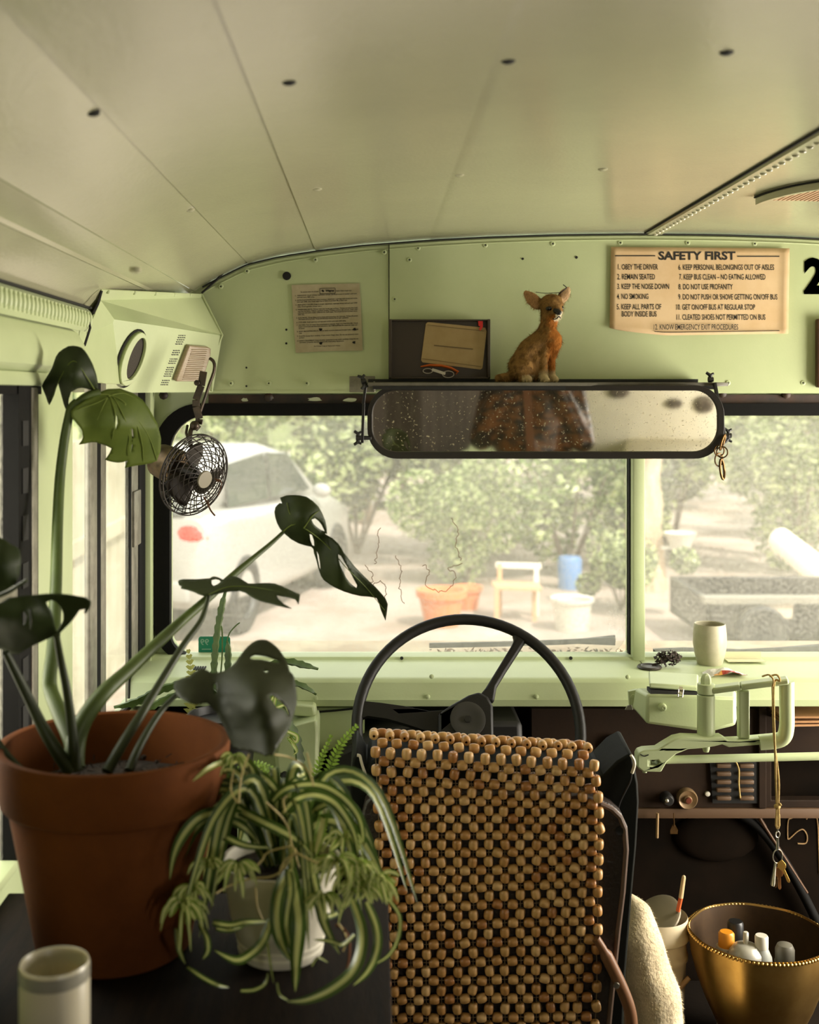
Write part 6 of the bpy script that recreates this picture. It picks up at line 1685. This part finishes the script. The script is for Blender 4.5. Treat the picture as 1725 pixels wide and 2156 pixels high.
# ------------------------------------------------------------------ toothed cactus on the dashboard corner
cp = P(470, 1500, 2.34); cp.z = EYE - 0.70
cac = thing('jungle_cactus', cp, 'sprawling toothed jungle cactus in a dark pot at the dashboard corner', 'cactus')
CAC = mat('cactus_green', (82, 104, 48), 0.5, col2=(58, 78, 32), nscale=30, trans=0.15)
mb = MB(); mb.lathe([(0, -0.04), (0.055, -0.04), (0.070, 0.075), (0.066, 0.075), (0.062, 0.06), (0, 0.06)], cp, UZ, 30); mb.build('pot', BLACKPL, cac)
def cstem(pts, D0, D1, w, teeth=0.018):
    n = len(pts); q = bez([P(x, y, D0 + (D1 - D0) * i / (n - 1)) for i, (x, y) in enumerate(pts)], 8)
    mb = MB()
    # three-winged stem whose edges swell into teeth
    L_ = [0]
    for a, b in zip(q, q[1:]): L_.append(L_[-1] + (b - a).length)
    m_ = max(8, int(L_[-1] / 0.0035)); rows = []
    for i in range(m_ + 1):
        s = L_[-1] * i / m_
        k = min(max(kk for kk in range(len(L_)) if L_[kk] <= s + 1e-9), len(q) - 2)
        p = q[k].lerp(q[k + 1], (s - L_[k]) / max(1e-6, L_[k + 1] - L_[k])); t = (q[k + 1] - q[k]).normalized()
        v = (Vector((0, 0, EYE)) - p).normalized(); u = t.cross(v).normalized(); v = u.cross(t)
        saw = (s % teeth) / teeth
        r = w * (0.62 + 0.38 * (saw if saw < 0.75 else (1 - saw) * 3)) * (1 - 0.8 * max(0, (i / m_ - 0.85) / 0.15))
        r2 = w * 0.28
        row = []
        for j in range(3):
            a = R(90 + 120 * j + 100); row.append(mb.bm.verts.new(p + (u * math.cos(a) + v * math.sin(a)) * r))
            a += R(60); row.append(mb.bm.verts.new(p + (u * math.cos(a) + v * math.sin(a)) * r2))
        rows.append(row)
    for a, b in zip(rows, rows[1:]):
        for j in range(6): mb._f((a[j], a[(j + 1) % 6], b[(j + 1) % 6], b[j]))
    mb._f(rows[0]); mb._f(list(reversed(rows[-1])))
    return mb.build('stem', CAC, cac, auto=25)
cstem([(452, 1470), (452, 1410), (458, 1340), (466, 1290), (476, 1240)], 2.36, 2.38, 0.0105)
cstem([(472, 1470), (480, 1420), (482, 1370), (478, 1350)], 2.38, 2.40, 0.0105); mb = MB(); mb.tube(bez([P(478, 1350, 2.40), P(484, 1332, 2.40), P(496, 1318, 2.40), P(505, 1311, 2.40)], 4), 0.0014, 5); mb.tube(bez([P(464, 1430, 2.36), P(468, 1380, 2.36), P(468, 1330, 2.36), P(466, 1318, 2.36)], 4), 0.0016, 5); mb.build('shoot', CAC, cac)
cstem([(470, 1470), (410, 1438), (340, 1450), (290, 1475), (240, 1490)], 2.34, 2.28, 0.012); cstem([(460, 1475), (410, 1455), (350, 1470), (300, 1500)], 2.32, 2.26, 0.010)
cstem([(490, 1460), (540, 1415), (600, 1395), (640, 1402), (670, 1408)], 2.36, 2.40, 0.011); cstem([(500, 1470), (560, 1440), (620, 1440), (650, 1452), (666, 1462)], 2.34, 2.36, 0.009)
cstem([(500, 1470), (560, 1470), (590, 1500), (620, 1550), (630, 1600), (636, 1640)], 2.28, 2.24, 0.0135); cstem([(480, 1470), (500, 1410), (505, 1384)], 2.36, 2.38, 0.007)
mb = MB(); strip(mb, bez([P(570, 1475, 2.24), P(580, 1465, 2.23), P(578, 1490, 2.23), P(600, 1485, 2.22), P(608, 1506, 2.22)], 5), 0.007); strip(mb, bez([P(605, 1540, 2.2), P(625, 1550, 2.19), P(622, 1562, 2.19), P(608, 1552, 2.19), P(625, 1580, 2.19), P(616, 1590, 2.19)], 5), 0.008)
mb.build('curled_leaf', SPB, cac, auto=180, recalc=False)
fnd = thing('fern_pot', P(430, 1490, 2.42), 'yellowish young fern standing by the defrost vent on the dashboard', 'fern')
ORG[fnd.name] = Vector(fnd.location)
YF = mat('fern_yellow', (158, 158, 82), 0.5, trans=0.35)
frond([(402, 1500), (404, 1450), (402, 1410), (397, 1372)], 2.42, 2.44, 0.019, 0.011, fnd, YF); frond([(410, 1540), (406, 1505), (402, 1470)], 2.40, 2.41, 0.018, 0.010, fnd, YF)
mb = MB(); mb.lathe([(0, 0), (0.018, 0), (0.024, 0.04), (0, 0.04)], P(405, 1552, 2.41), UZ, 20); mb.build('pot', BLACKPL, fnd)
# ------------------------------------------------------------------ outside, beyond the windscreen
GZ = EYE - 2.05
GRD = mat('dusty_ground', (180, 165, 154), 0.95, col2=(132, 115, 98), nscale=0.7, bump=(6, 0.6, 0.05))
mb = MB(); mb.poly([(-60, -20, GZ), (60, -20, GZ), (60, 90, GZ), (-60, 90, GZ)], (0, 0, -0.2))
tag(mb.build('ground', GRD, world_origin=True, smooth=False), kind='structure')
mb = MB(); mb.poly([(-70, 40, GZ - 1), (-70, 75, 9), (70, 75, 9), (70, 40, GZ - 1)], (0, 2, -1))
tag(mb.build('hillside', mat('hillside_green', (112, 122, 70), 0.95, col2=(70, 78, 44), nscale=0.5), world_origin=True, smooth=False), kind='structure')

# white hatchback seen from behind
CW = mat('car_white', (168, 166, 158), 0.3, coat=0.4); CGL = mat('car_glass', (58, 66, 62), 0.08); CBK = mat('car_black', (26, 26, 25), 0.5); CRED = mat('tail_lamp_red', (206, 40, 26), 0.25)
car = thing('car', Vector((-1.15, 12.6, GZ)), 'white hatchback parked outside beyond the left half of the windscreen', 'car')
ORG[car.name] = Vector((0, 0, 0))
def ring_loft(mb, secs):
    rows = [[mb.bm.verts.new(Vector(p)) for p in s] for s in secs]
    for a, b in zip(rows, rows[1:]):
        n = len(a)
        for j in range(n): mb._f((a[j], a[(j + 1) % n], b[(j + 1) % n], b[j]))
    mb._f(rows[0]); mb._f(list(reversed(rows[-1])))
def sec(x, z0, z1, w, r=0.12):
    return [(x, y, z) for y, z in rr_sec(-w / 2, z0, w / 2, z1, r)]
def rr_sec(a, b, c, d, r): return rrect(a, b, c, d, min(r, (d - b) / 2.1), 4)
mb = MB(); ring_loft(mb, [sec(-2.10, 0.42, 0.72, 1.45), sec(-2.02, 0.30, 0.98, 1.66), sec(-1.6, 0.24, 1.02, 1.76), sec(-0.6, 0.22, 0.98, 1.80), sec(0.6, 0.22, 0.96, 1.80), sec(1.3, 0.24, 0.92, 1.74), sec(1.9, 0.28, 0.80, 1.62), sec(2.08, 0.38, 0.66, 1.40)]); mb.build('body', CW, car, auto=50)
mb = MB(); ring_loft(mb, [sec(-1.95, 0.94, 1.02, 1.50, .03), sec(-1.60, 0.94, 1.38, 1.40, .16), sec(-1.0, 0.94, 1.49, 1.36, .18), sec(-0.2, 0.94, 1.50, 1.36, .18), sec(0.4, 0.94, 1.40, 1.40, .16), sec(1.05, 0.90, 0.98, 1.50, .03)]); mb.build('cabin', CW, car, auto=50)
mb = MB()
for s in (-1, 1):
    mb.poly([(-1.35, s * 0.735, 1.02), (-1.30, s * 0.69, 1.36), (-0.42, s * 0.685, 1.42), (-0.42, s * 0.735, 1.02)], (0, s * 0.02, 0)); mb.poly([(-0.34, s * 0.735, 1.02), (-0.34, s * 0.685, 1.42), (0.22, s * 0.69, 1.38), (0.72, s * 0.745, 1.02)], (0, s * 0.02, 0))
mb.poly([(-1.97, -0.62, 1.00), (-1.97, 0.62, 1.00), (-1.68, 0.56, 1.34), (-1.68, -0.56, 1.34)], (-0.02, 0, 0.01)); mb.poly([(0.98, -0.64, 1.00), (0.98, 0.64, 1.00), (0.46, 0.58, 1.38), (0.46, -0.58, 1.38)], (0.02, 0, 0.01))
mb.build('window_glass', CGL, car, smooth=False)
for s in (-1, 1):
    mb = MB(); mb.ball((-1.99, s * 0.68, 0.84), 0.16, 14, (0.5, 1.0, 0.75)); mb.build('tail_lamp', CRED, car)
    mb = MB(); mb.ball((1.86, s * 0.58, 0.62), 0.13, 12, (0.8, 1.2, 0.7)); mb.build('headlamp', CGL, car)
    for x in (-1.3, 1.28):
        mb = MB(); mb.lathe([(0, -0.1), (0.30, -0.1), (0.32, -0.08), (0.32, 0.08), (0.30, 0.1), (0.2, 0.1), (0.18, 0.07), (0, 0.07)], (x, s * 0.80, 0.32), Vector((0, s, 0)), 28); mb.build('wheel', CBK, car)
    mb = MB(); mb.ball((0.55, s * 0.95, 1.02), 0.1, 10, (0.7, 1, 0.7)); mb.build('mirror', CW, car)
mb = MB(); mb.span((-2.14, -0.72, 0.36), (-2.02, 0.72, 0.52), 0.03); mb.build('bumper', CW, car)
mb = MB(); mb.span((-2.09, -0.26, 0.66), (-2.07, 0.26, 0.78)); mb.build('number_plate', WHITEP, car)
car.location = (-1.58, 11.75, GZ); car.rotation_euler = (0, 0, R(74)); car.scale = (1, 1, 1.06)

# shrubs, each a cloud of leaves on its own branches
def leafcloud(seed, n, rx, rz, size, mt_list, par, base):
    random.seed(seed); mb = MB()
    blobs = [(Vector((random.gauss(0, .45) * rx, random.gauss(0, .4) * rx, rz * random.uniform(0.25, 1.0))), random.uniform(0.3, 0.6)) for _ in range(11)]
    for k in range(n):
        c, s = random.choice(blobs)
        d = Vector((random.gauss(0, 1), random.gauss(0, 1), random.gauss(0, 1))).normalized()
        p = base + c + d * s * rx * random.uniform(0.6, 1.0) ** 0.5
        if p.z < base.z + 0.03: p.z = base.z + random.uniform(0.03, 0.4)
        u = Vector((random.gauss(0, 1), random.gauss(0, 1), random.gauss(0, .7))).normalized(); v = u.orthogonal().normalized()
        l = size * random.uniform(0.6, 1.3)
        mb.mi = 0 if random.random() < 0.6 else 1
        mb.bm.faces.new([mb.bm.verts.new(p - u * l), mb.bm.verts.new(p + v * l * 0.5), mb.bm.verts.new(p + u * l), mb.bm.verts.new(p - v * l * 0.5)]).material_index = mb.mi
    return mb.build('foliage', mt_list, par, smooth=False, recalc=False)
LA = mat('shrub_leaf', (116, 140, 66), 0.3, trans=0.4, col2=(92, 114, 48), nscale=3); LB = mat('shrub_leaf_glint', (226, 236, 176), 0.25, trans=0.5)  # near-white leaves carry bright light glints in their colour
LC = mat('shrub_leaf_dark', (70, 86, 42), 0.4, trans=0.35); BARK = mat('bark_grey', (132, 112, 90), 0.9, col2=(92, 76, 58), nscale=8, stretch=(6, 6, 1), bump=(20, 0.8, 0.02))
protos = []
for i, (sd, mm) in enumerate(((1, [LA, LB]), (2, [LC, LB]), (3, [LA, LB]))):
    s = thing('shrub', (0, 0, 0), 'leafy green shrub growing beyond the windscreen', 'shrub', 'leafy shrubs beyond the windscreen')
    leafcloud(sd, 5200, 1.25, 2.3, 0.075, mm, s, Vector((0, 0, 0)))
    mb = MB(); random.seed(sd)
    for k in range(7):
        a = random.uniform(0, 6.28); mb.tube(bez([(0, 0, -0.05), (0.25 * math.cos(a), 0.25 * math.sin(a), 0.6), (0.7 * math.cos(a), 0.7 * math.sin(a), 1.6)], 5), [0.03 - 0.0018 * j for j in range(11)], 6)
    mb.build('branches', BARK, s)
    protos.append(s)
random.seed(14)
spots = [(-2.4, 18.0, 1.05), (-0.2, 15.4, 0.86), (1.15, 15.0, 0.92), (2.2, 13.4, 0.74), (3.8, 15.2, 0.95), (4.9, 13.6, 0.78), (6.4, 16.6, 1.0), (8.4, 19, 1.3), (-6.0, 20, 1.3), (-3.4, 23.5, 1.5), (0.6, 21.5, 1.45), (4.6, 21.5, 1.5), (7.6, 24.5, 1.7), (2.35, 11.3, 0.30), (1.0, 12.9, 0.50), (-9.5, 18, 1.5), (-7.0, 27, 1.8), (12, 22, 1.6)]
for i, (x, y, s) in enumerate(spots):
    lab = 'leafy green shrub growing beyond the windscreen'
    if i < 3:
        o = protos[i]; o.location = (x, y, GZ); o.rotation_euler = (0, 0, i * 2.0); o.scale = (s, s, s)
    else:
        o = dup(protos[i % 3], (x, y, GZ), random.uniform(0, 6.28), (s, s, s))

PALEB = mat('pale_trunk', (214, 192, 162), 0.9, col2=(168, 138, 106), nscale=3, stretch=(5, 5, 1), bump=(14, 0.8, 0.03))
def tree(x, y, r, h, mt, lab, lean=0.0):
    t = thing('tree', Vector((x, y, GZ)), lab, 'tree')
    mb = MB(); q = bez([(x, y, GZ - 0.1), (x + lean * 0.4, y, GZ + h * 0.35), (x + lean * 0.8, y, GZ + h * 0.7), (x + lean, y, GZ + h)], 8)
    mb.tube([Vector(p) + Vector((0.02 * math.sin(3 * i), 0.02 * math.cos(2 * i), 0)) for i, p in enumerate(q)], [r * (1.35 - 0.35 * min(1, i / 4)) * (1 - 0.018 * i) for i in range(len(q))], 14); mb.build('trunk', mt, t)
    random.seed(int(x * 10)); mb = MB()
    for k in range(9):
        a = random.uniform(0, 6.28); z = GZ + h * random.uniform(0.6, 0.98); mb.tube(bez([(x + lean * 0.8, y, z), (x + math.cos(a) * 0.8, y + math.sin(a) * 0.8, z + 0.5), (x + math.cos(a) * 1.7, y + math.sin(a) * 1.7, z + 0.7)], 4), [0.06 - 0.005 * j for j in range(9)], 6)
    mb.build('branch', BARK, t)
    leafcloud(int(x * 7) + 3, 1500, 1.9, 2.2, 0.10, [LA, LC], t, Vector((x + lean, y, GZ + h - 0.6)))
tree(2.86, 12.6, 0.20, 4.6, PALEB, 'thick pale tree trunk just beyond the windscreen mullion')
tree(5.3, 14.8, 0.17, 5.0, mat('grey_trunk', (150, 132, 112), 0.9, col2=(110, 94, 76), nscale=4, bump=(14, 0.8, 0.02)), 'grey tree trunk at the far edge of the windscreen beyond the wheelbarrow')
tree(-0.15, 19.0, 0.12, 4.4, BARK, 'slender grey tree trunk between the white car and the shrubs')

# a few things lying about on the ground
ORA = mat('orange_pot', (214, 122, 66), 0.7)
def gpt(px, D): return Vector(((px - VX) * D / F, D, GZ))
def flowerpot(px, D, r, h, lab):
    c = gpt(px, D); m = MB(); m.lathe([(0, 0), (r * 0.7, 0), (r * 0.95, h * 0.78), (r * 1.08, h * 0.8), (r * 1.1, h), (r * 0.95, h), (r * 0.85, h * 0.8), (0, h * 0.75)], c, UZ, 24)
    tag(m.build('flower_pot', ORA), lab, 'flower pot')
flowerpot(930, 10.6, 0.21, 0.32, 'tall orange clay pot on the ground outside above the steering wheel')
flowerpot(985, 11.4, 0.13, 0.22, 'small orange clay pot on the ground outside beside the taller one')
PLK = mat('white_planks', (234, 228, 212), 0.7)
bxo = thing('garden_bench', gpt(1088, 10.9), 'low pale slatted garden bench standing outside behind the steering wheel', 'bench')
m = MB(); c = gpt(1088, 10.9)
for k in range(4): m.box(c + Vector((0, -0.14 + 0.09 * k, 0.30)), (0.42, 0.075, 0.03), -0.2)
m.build('seat', mat('bench_wood', (200, 158, 116), 0.7), bxo)
m = MB()
m.box(c + Vector((0.04, 0.19, 0.46)), (0.42, 0.03, 0.05), -0.2)
m.build('backrest', PLK, bxo)
for sx in (-0.17, 0.17):
    for sy in (-0.12, 0.16):
        m = MB(); m.box(c + Vector((sx + 0.2 * sy, sy, 0.15 if sy < 0 else 0.24)), (0.04, 0.04, 0.30 if sy < 0 else 0.48)); m.build('leg', PLK if sx > 0 and sy > 0 else MATS['bench_wood'], bxo)
tz_ = thing('white_tub', gpt(1205, 10.4), 'rounded white plastic tub on the ground outside beyond the wiper', 'tub')
m = MB(); c = gpt(1205, 10.4); m.lathe([(0, 0), (0.14, 0), (0.17, 0.24), (0.19, 0.25), (0.19, 0.28), (0.155, 0.27), (0.13, 0.02), (0, 0.02)], c, UZ, 28); m.build('tub_body', WHITEP, tz_)
m = MB(); c = gpt(1200, 12.6); m.lathe([(0, 0), (0.12, 0), (0.13, 0.3), (0.11, 0.34), (0, 0.34)], c, UZ, 20); tag(m.build('blue_barrel', mat('barrel_blue', (96, 132, 176), 0.4)), 'small blue barrel among the shrubs outside', 'barrel')
m = MB(); c = Vector((2.90, 12.25, 0)); zz = EYE - (1140 - VY) * 12.25 / F
m.lathe([(0, -0.10), (0.09, -0.10), (0.15, 0.05), (0.17, 0.08), (0.15, 0.07), (0, -0.06)], Vector((3.18, 12.35, zz)), UZ, 24); m.span((2.98, 12.33, zz - 0.09), (3.1, 12.37, zz - 0.06))
tag(m.build('white_birdbath', WHITEP), 'white bowl fixed to the side of the pale tree trunk', 'bowl')
a, b = P(1640, 1135, 12.5), P(1790, 1255, 11.5)
m = MB(); m.tube([a, a.lerp(b, 0.5), b, P(1900, 1500, 11.0)], [0.13, 0.14, 0.15, 0.15], 16); tag(m.build('fallen_trunk', mat('bleached_wood', (244, 234, 214), 0.7)), 'bleached white leaning log outside at the far edge of the windscreen', 'log')
# dark utility trailer
tr = thing('trailer', gpt(1700, 9.6), 'dark grey utility trailer parked outside beyond the cup', 'trailer')
DGR = mat('trailer_dark', (30, 28, 24), 0.5); c = gpt(1690, 9.4)
x0, x1 = P(1490, 0, 9.4).x, P(1900, 0, 9.4).x
zt = EYE - (1262 - VY) * 9.4 / F
m = MB(); m.span((x0, 9.4, GZ + 0.12), (x1, 9.46, zt)); m.span((x0, 9.4, GZ + 0.12), (x0 + 0.05, 10.6, zt)); m.span((x0, 10.55, GZ + 0.12), (x1, 10.6, zt)); m.span((x0, 9.4, GZ + 0.12), (x1, 10.6, GZ + 0.18)); m.span((x1 - .05, 9.4, GZ + 0.12), (x1, 10.6, zt)); m.build('tub', DGR, tr, bev=0.01)
m = MB(); m.span((x0 - 0.03, 9.36, zt - 0.03), (x1, 9.50, zt + 0.02)); m.build('rail', mat('trailer_rail', (130, 126, 112), 0.4), tr)
m = MB(); m.poly([P(x, y, 9.39) for x, y in ((1598, 1268), (1672, 1268), (1668, 1302), (1610, 1302))], (0, 0.01, 0)); m.build('reflector', mat('trailer_plate', (196, 180, 156), 0.4), tr)
m = MB(); m.poly([P(x, y, 9.39) for x, y in ((1575, 1333), (1618, 1333), (1618, 1356), (1575, 1356))], (0, 0.01, 0)); m.build('side_panel', mat('trailer_teal', (40, 96, 88), 0.4), tr)
for x in (x0 + 0.4, x1 - 0.4):
    m = MB(); m.lathe([(0, -0.06), (0.18, -0.06), (0.2, -0.04), (0.2, 0.04), (0.18, 0.06), (0, 0.06)], (x, 9.32, GZ + 0.2), Vector((0, -1, 0)), 24); m.build('wheel', CBK, tr)
# pale plank fence seen through the driver's windows
fe = thing('plank_fence', Vector((-1.9, 6, GZ)), 'pale cream plank fence outside the driver side windows', 'fence')
m = MB()
for k in range(25):
    m.span((-1.94, 2.2 + 0.28 * k, GZ), (-1.90, 2.46 + 0.28 * k, GZ + 1.75))
m.build('planks', mat('fence_cream', (176, 172, 148), 0.8, col2=(152, 146, 120), nscale=3), fe, smooth=False)
m = MB(); m.span((-1.90, 2.2, GZ + 1.02), (-1.86, 9.18, GZ + 1.12)); m.build('rail', MATS['fence_cream'], fe, smooth=False)
for i, (x, y, s) in enumerate([(-4.8, 4, 1.4), (-5.2, 7, 1.6), (-4.9, 10, 1.5), (-4.6, 2, 1.3)]):
    dup(protos[i % 3], (x, y, GZ), i * 1.3, (s, s, s), label='leafy green shrub growing behind the cream plank fence')['group'] = 'shrubs behind the plank fence'

# ------------------------------------------------------------------ behind the camera: what the mirror shows
mb = MB(); random.seed(6)
n_ = 60
rows = []
for j in range(2):
    rows.append([mb.bm.verts.new((-0.482 + 0.011 * math.sin(i * 1.3), -1.9 + 2.9 * i / n_, EYE + (0.02 if j else -0.64))) for i in range(n_ + 1)])
for i in range(n_): mb._f((rows[0][i], rows[0][i + 1], rows[1][i + 1], rows[1][i]))
tag(mb.build('curtain', mat('brown_curtain', (64, 54, 42), 0.9, col2=(50, 42, 33), nscale=4), solid=0.003), 'dark brown curtain along the wall that the mirror reflects', 'curtain')
bed = thing('bed', W(0.95, -1.75, -1.45), 'white sheeted bed at the back of the bus seen in the mirror', 'bed')
SHEET = mat('white_sheet', (232, 226, 208), 0.85, col2=(222, 214, 194), nscale=3, bump=(5, 0.3, 0.02))
mb = MB(); mb.span(W(0.30, -2.5, -0.98), W(1.60, -0.75, -0.70), 0.05); mb.span(W(-0.02, -2.58, -0.98), W(1.60, -2.46, -0.10), 0.04); mb.build('mattress', SHEET, bed)
mb = MB(); mb.span(W(0.32, -2.5, -1.45), W(1.60, -0.8, -0.98)); mb.build('bed_base', WOODD, bed)
SPK = mat('speckled_dark', (58, 48, 40), 0.8, col2=(150, 138, 120), nscale=42, ncontrast=(0.5, 0.62))
def mirpt(px, py, D):
    """where the mirror shows, at (px, py), the upright plane at depth D"""
    p = hit(px, py, mc, mn); d = (p - Vector((0, 0, EYE))).normalized(); r = d - mn * 2 * d.dot(mn)
    t = (D - p.y) / r.y
    return p + r * t
for (x, y, rx, rz, lab) in ((1304, 826, 0.062, 0.038, 'wide dark speckled stone disc high on the white bed head, nearest the person'), (1421, 850, 0.048, 0.030, 'small dark speckled stone disc in the middle of the white bed head'), (1483, 852, 0.056, 0.052, 'round dark speckled stone disc on the white bed head, farthest from the person'), (1482, 930, 0.045, 0.016, 'narrow dark speckled stone disc low on the white bed head')):
    c = mirpt(x, y, -2.447)
    m = MB(); m.ball(c, 1.0, 16, (rx, 0.018, rz))
    tag(m.build('stone_disc', SPK), lab, 'disc')

# the photographer, standing behind the camera
per = thing('person', Vector((0.0, -0.30, EYE - 1.45)), 'person in a brown patterned top with a leather strap, seen in the mirror', 'person')
py_ = -0.30
mb = MB()
def pl(a, b, ra, rb, n=8): limb(mb, W(*a), W(*b), ra, rb, n)
pl((0, py_, -0.66), (0, py_, -0.45), 0.145, 0.125); pl((-0.05, py_, -0.45), (-0.06, py_, -0.28), 0.115, 0.115); pl((0.05, py_, -0.45), (0.06, py_, -0.28), 0.115, 0.115); pl((-0.13, py_, -0.20), (0.13, py_, -0.20), 0.07, 0.07)
pl((0, py_, -0.2), (0, py_ + 0.02, -0.06), 0.06, 0.052)
for s in (-1, 1):
    pl((s * 0.085, py_, -0.68), (s * 0.095, py_ + 0.01, -1.04), 0.085, 0.058); pl((s * 0.095, py_ + 0.01, -1.04), (s * 0.095, py_ - 0.01, -1.38), 0.056, 0.038); pl((s * 0.095, py_ - 0.01, -1.40), (s * 0.10, py_ + 0.13, -1.415), 0.036, 0.03)
    pl((s * 0.165, py_, -0.20), (s * 0.22, py_ + 0.05, -0.44), 0.052, 0.042); pl((s * 0.22, py_ + 0.05, -0.44), (s * 0.10, py_ + 0.16, -0.14), 0.040, 0.028)
    pl((s * 0.10, py_ + 0.16, -0.14), (s * 0.075, py_ + 0.185, -0.07), 0.026, 0.022)
    for k in range(4):
        z = -0.075 + 0.018 * k
        pl((s * 0.078, py_ + 0.175, z), (s * 0.078, py_ + 0.212, z + 0.004), 0.0095, 0.009, 4); pl((s * 0.078, py_ + 0.212, z + 0.004), (s * 0.056, py_ + 0.222, z + 0.006), 0.009, 0.008, 4)
    pl((s * 0.07, py_ + 0.165, -0.085), (s * 0.045, py_ + 0.175, -0.055), 0.011, 0.009, 4)
    mb.ball(W(s * 0.078, py_ + 0.01, 0.005), 0.024, 10, (0.4, 0.8, 1.3))
mb.ball(W(0, py_ + 0.005, 0.015), 0.098, 16, (0.82, 1.0, 1.15)); mb.ball(W(0, py_ + 0.04, -0.055), 0.055, 12, (0.9, 0.9, 0.9)); mb.ball(W(0, py_ + 0.10, -0.01), 0.014, 10, (0.9, 1, 1.6))
SKIN = mat('skin', (190, 140, 112), 0.5)
bd = remesh(mb, 0.009, 6); bd.build('body', SKIN, per, auto=180)
TOP = mat('patterned_top', (126, 80, 38), 0.4, col2=(22, 15, 10), nscale=16, stretch=(1, 1, 2.6), ncontrast=(0.46, 0.54), bump=(16, 0.6, 0.01))
mb = MB()
pl((0, py_, -0.68), (0, py_, -0.45), 0.160, 0.142); pl((-0.05, py_, -0.45), (-0.06, py_, -0.28), 0.130, 0.130); pl((0.05, py_, -0.45), (0.06, py_, -0.28), 0.130, 0.130); pl((-0.14, py_, -0.205), (0.14, py_, -0.205), 0.076, 0.076)
for s in (-1, 1):
    pl((s * 0.165, py_, -0.21), (s * 0.22, py_ + 0.05, -0.44), 0.062, 0.054); pl((s * 0.22, py_ + 0.05, -0.44), (s * 0.125, py_ + 0.135, -0.20), 0.052, 0.040)
remesh(mb, 0.010, 8).build('top', TOP, per, auto=180)
mb = MB()
for s in (-1, 1): pl((s * 0.085, py_, -0.68), (s * 0.095, py_ + 0.01, -1.04), 0.098, 0.070); pl((s * 0.095, py_ + 0.01, -1.04), (s * 0.095, py_ - 0.01, -1.36), 0.069, 0.054)
pl((-0.03, py_, -0.66), (0.03, py_, -0.66), 0.13, 0.13)
remesh(mb, 0.010, 8).build('trousers', mat('dark_trousers', (40, 38, 40), 0.8), per, auto=180)
mb = MB(); mb.ball(W(0, py_ - 0.02, 0.035), 0.108, 16, (0.86, 1.0, 1.08)); mb.ball(W(0, py_ - 0.06, -0.06), 0.075, 14, (1.0, 0.7, 1.3)); remesh(mb, 0.008, 4).build('hair', mat('dark_hair', (46, 32, 22), 0.6), per, auto=180)
mb = MB()
for s in (-1, 1): mb.ball(W(s * 0.033, py_ + 0.088, 0.012), 0.011, 10)
mb.build('eye', MATS['glass_eye'], per)
mb = MB(); mb.tube([W(-0.018, py_ + 0.093, -0.052), W(0, py_ + 0.098, -0.054), W(0.018, py_ + 0.093, -0.052)], 0.005, 8); mb.build('mouth', mat('lips', (150, 84, 74), 0.5), per)
mb = MB(); mb.bar(W(-0.012, py_ + 0.137, -0.17), W(0.012, py_ + 0.152, -0.52), 0.034, 0.005, Vector((0, 1, 0))); 
tag(mb.build('leather_strap', mat('strap_brown', (120, 74, 40), 0.5)), 'brown leather strap hanging down the front of the patterned top', 'strap')
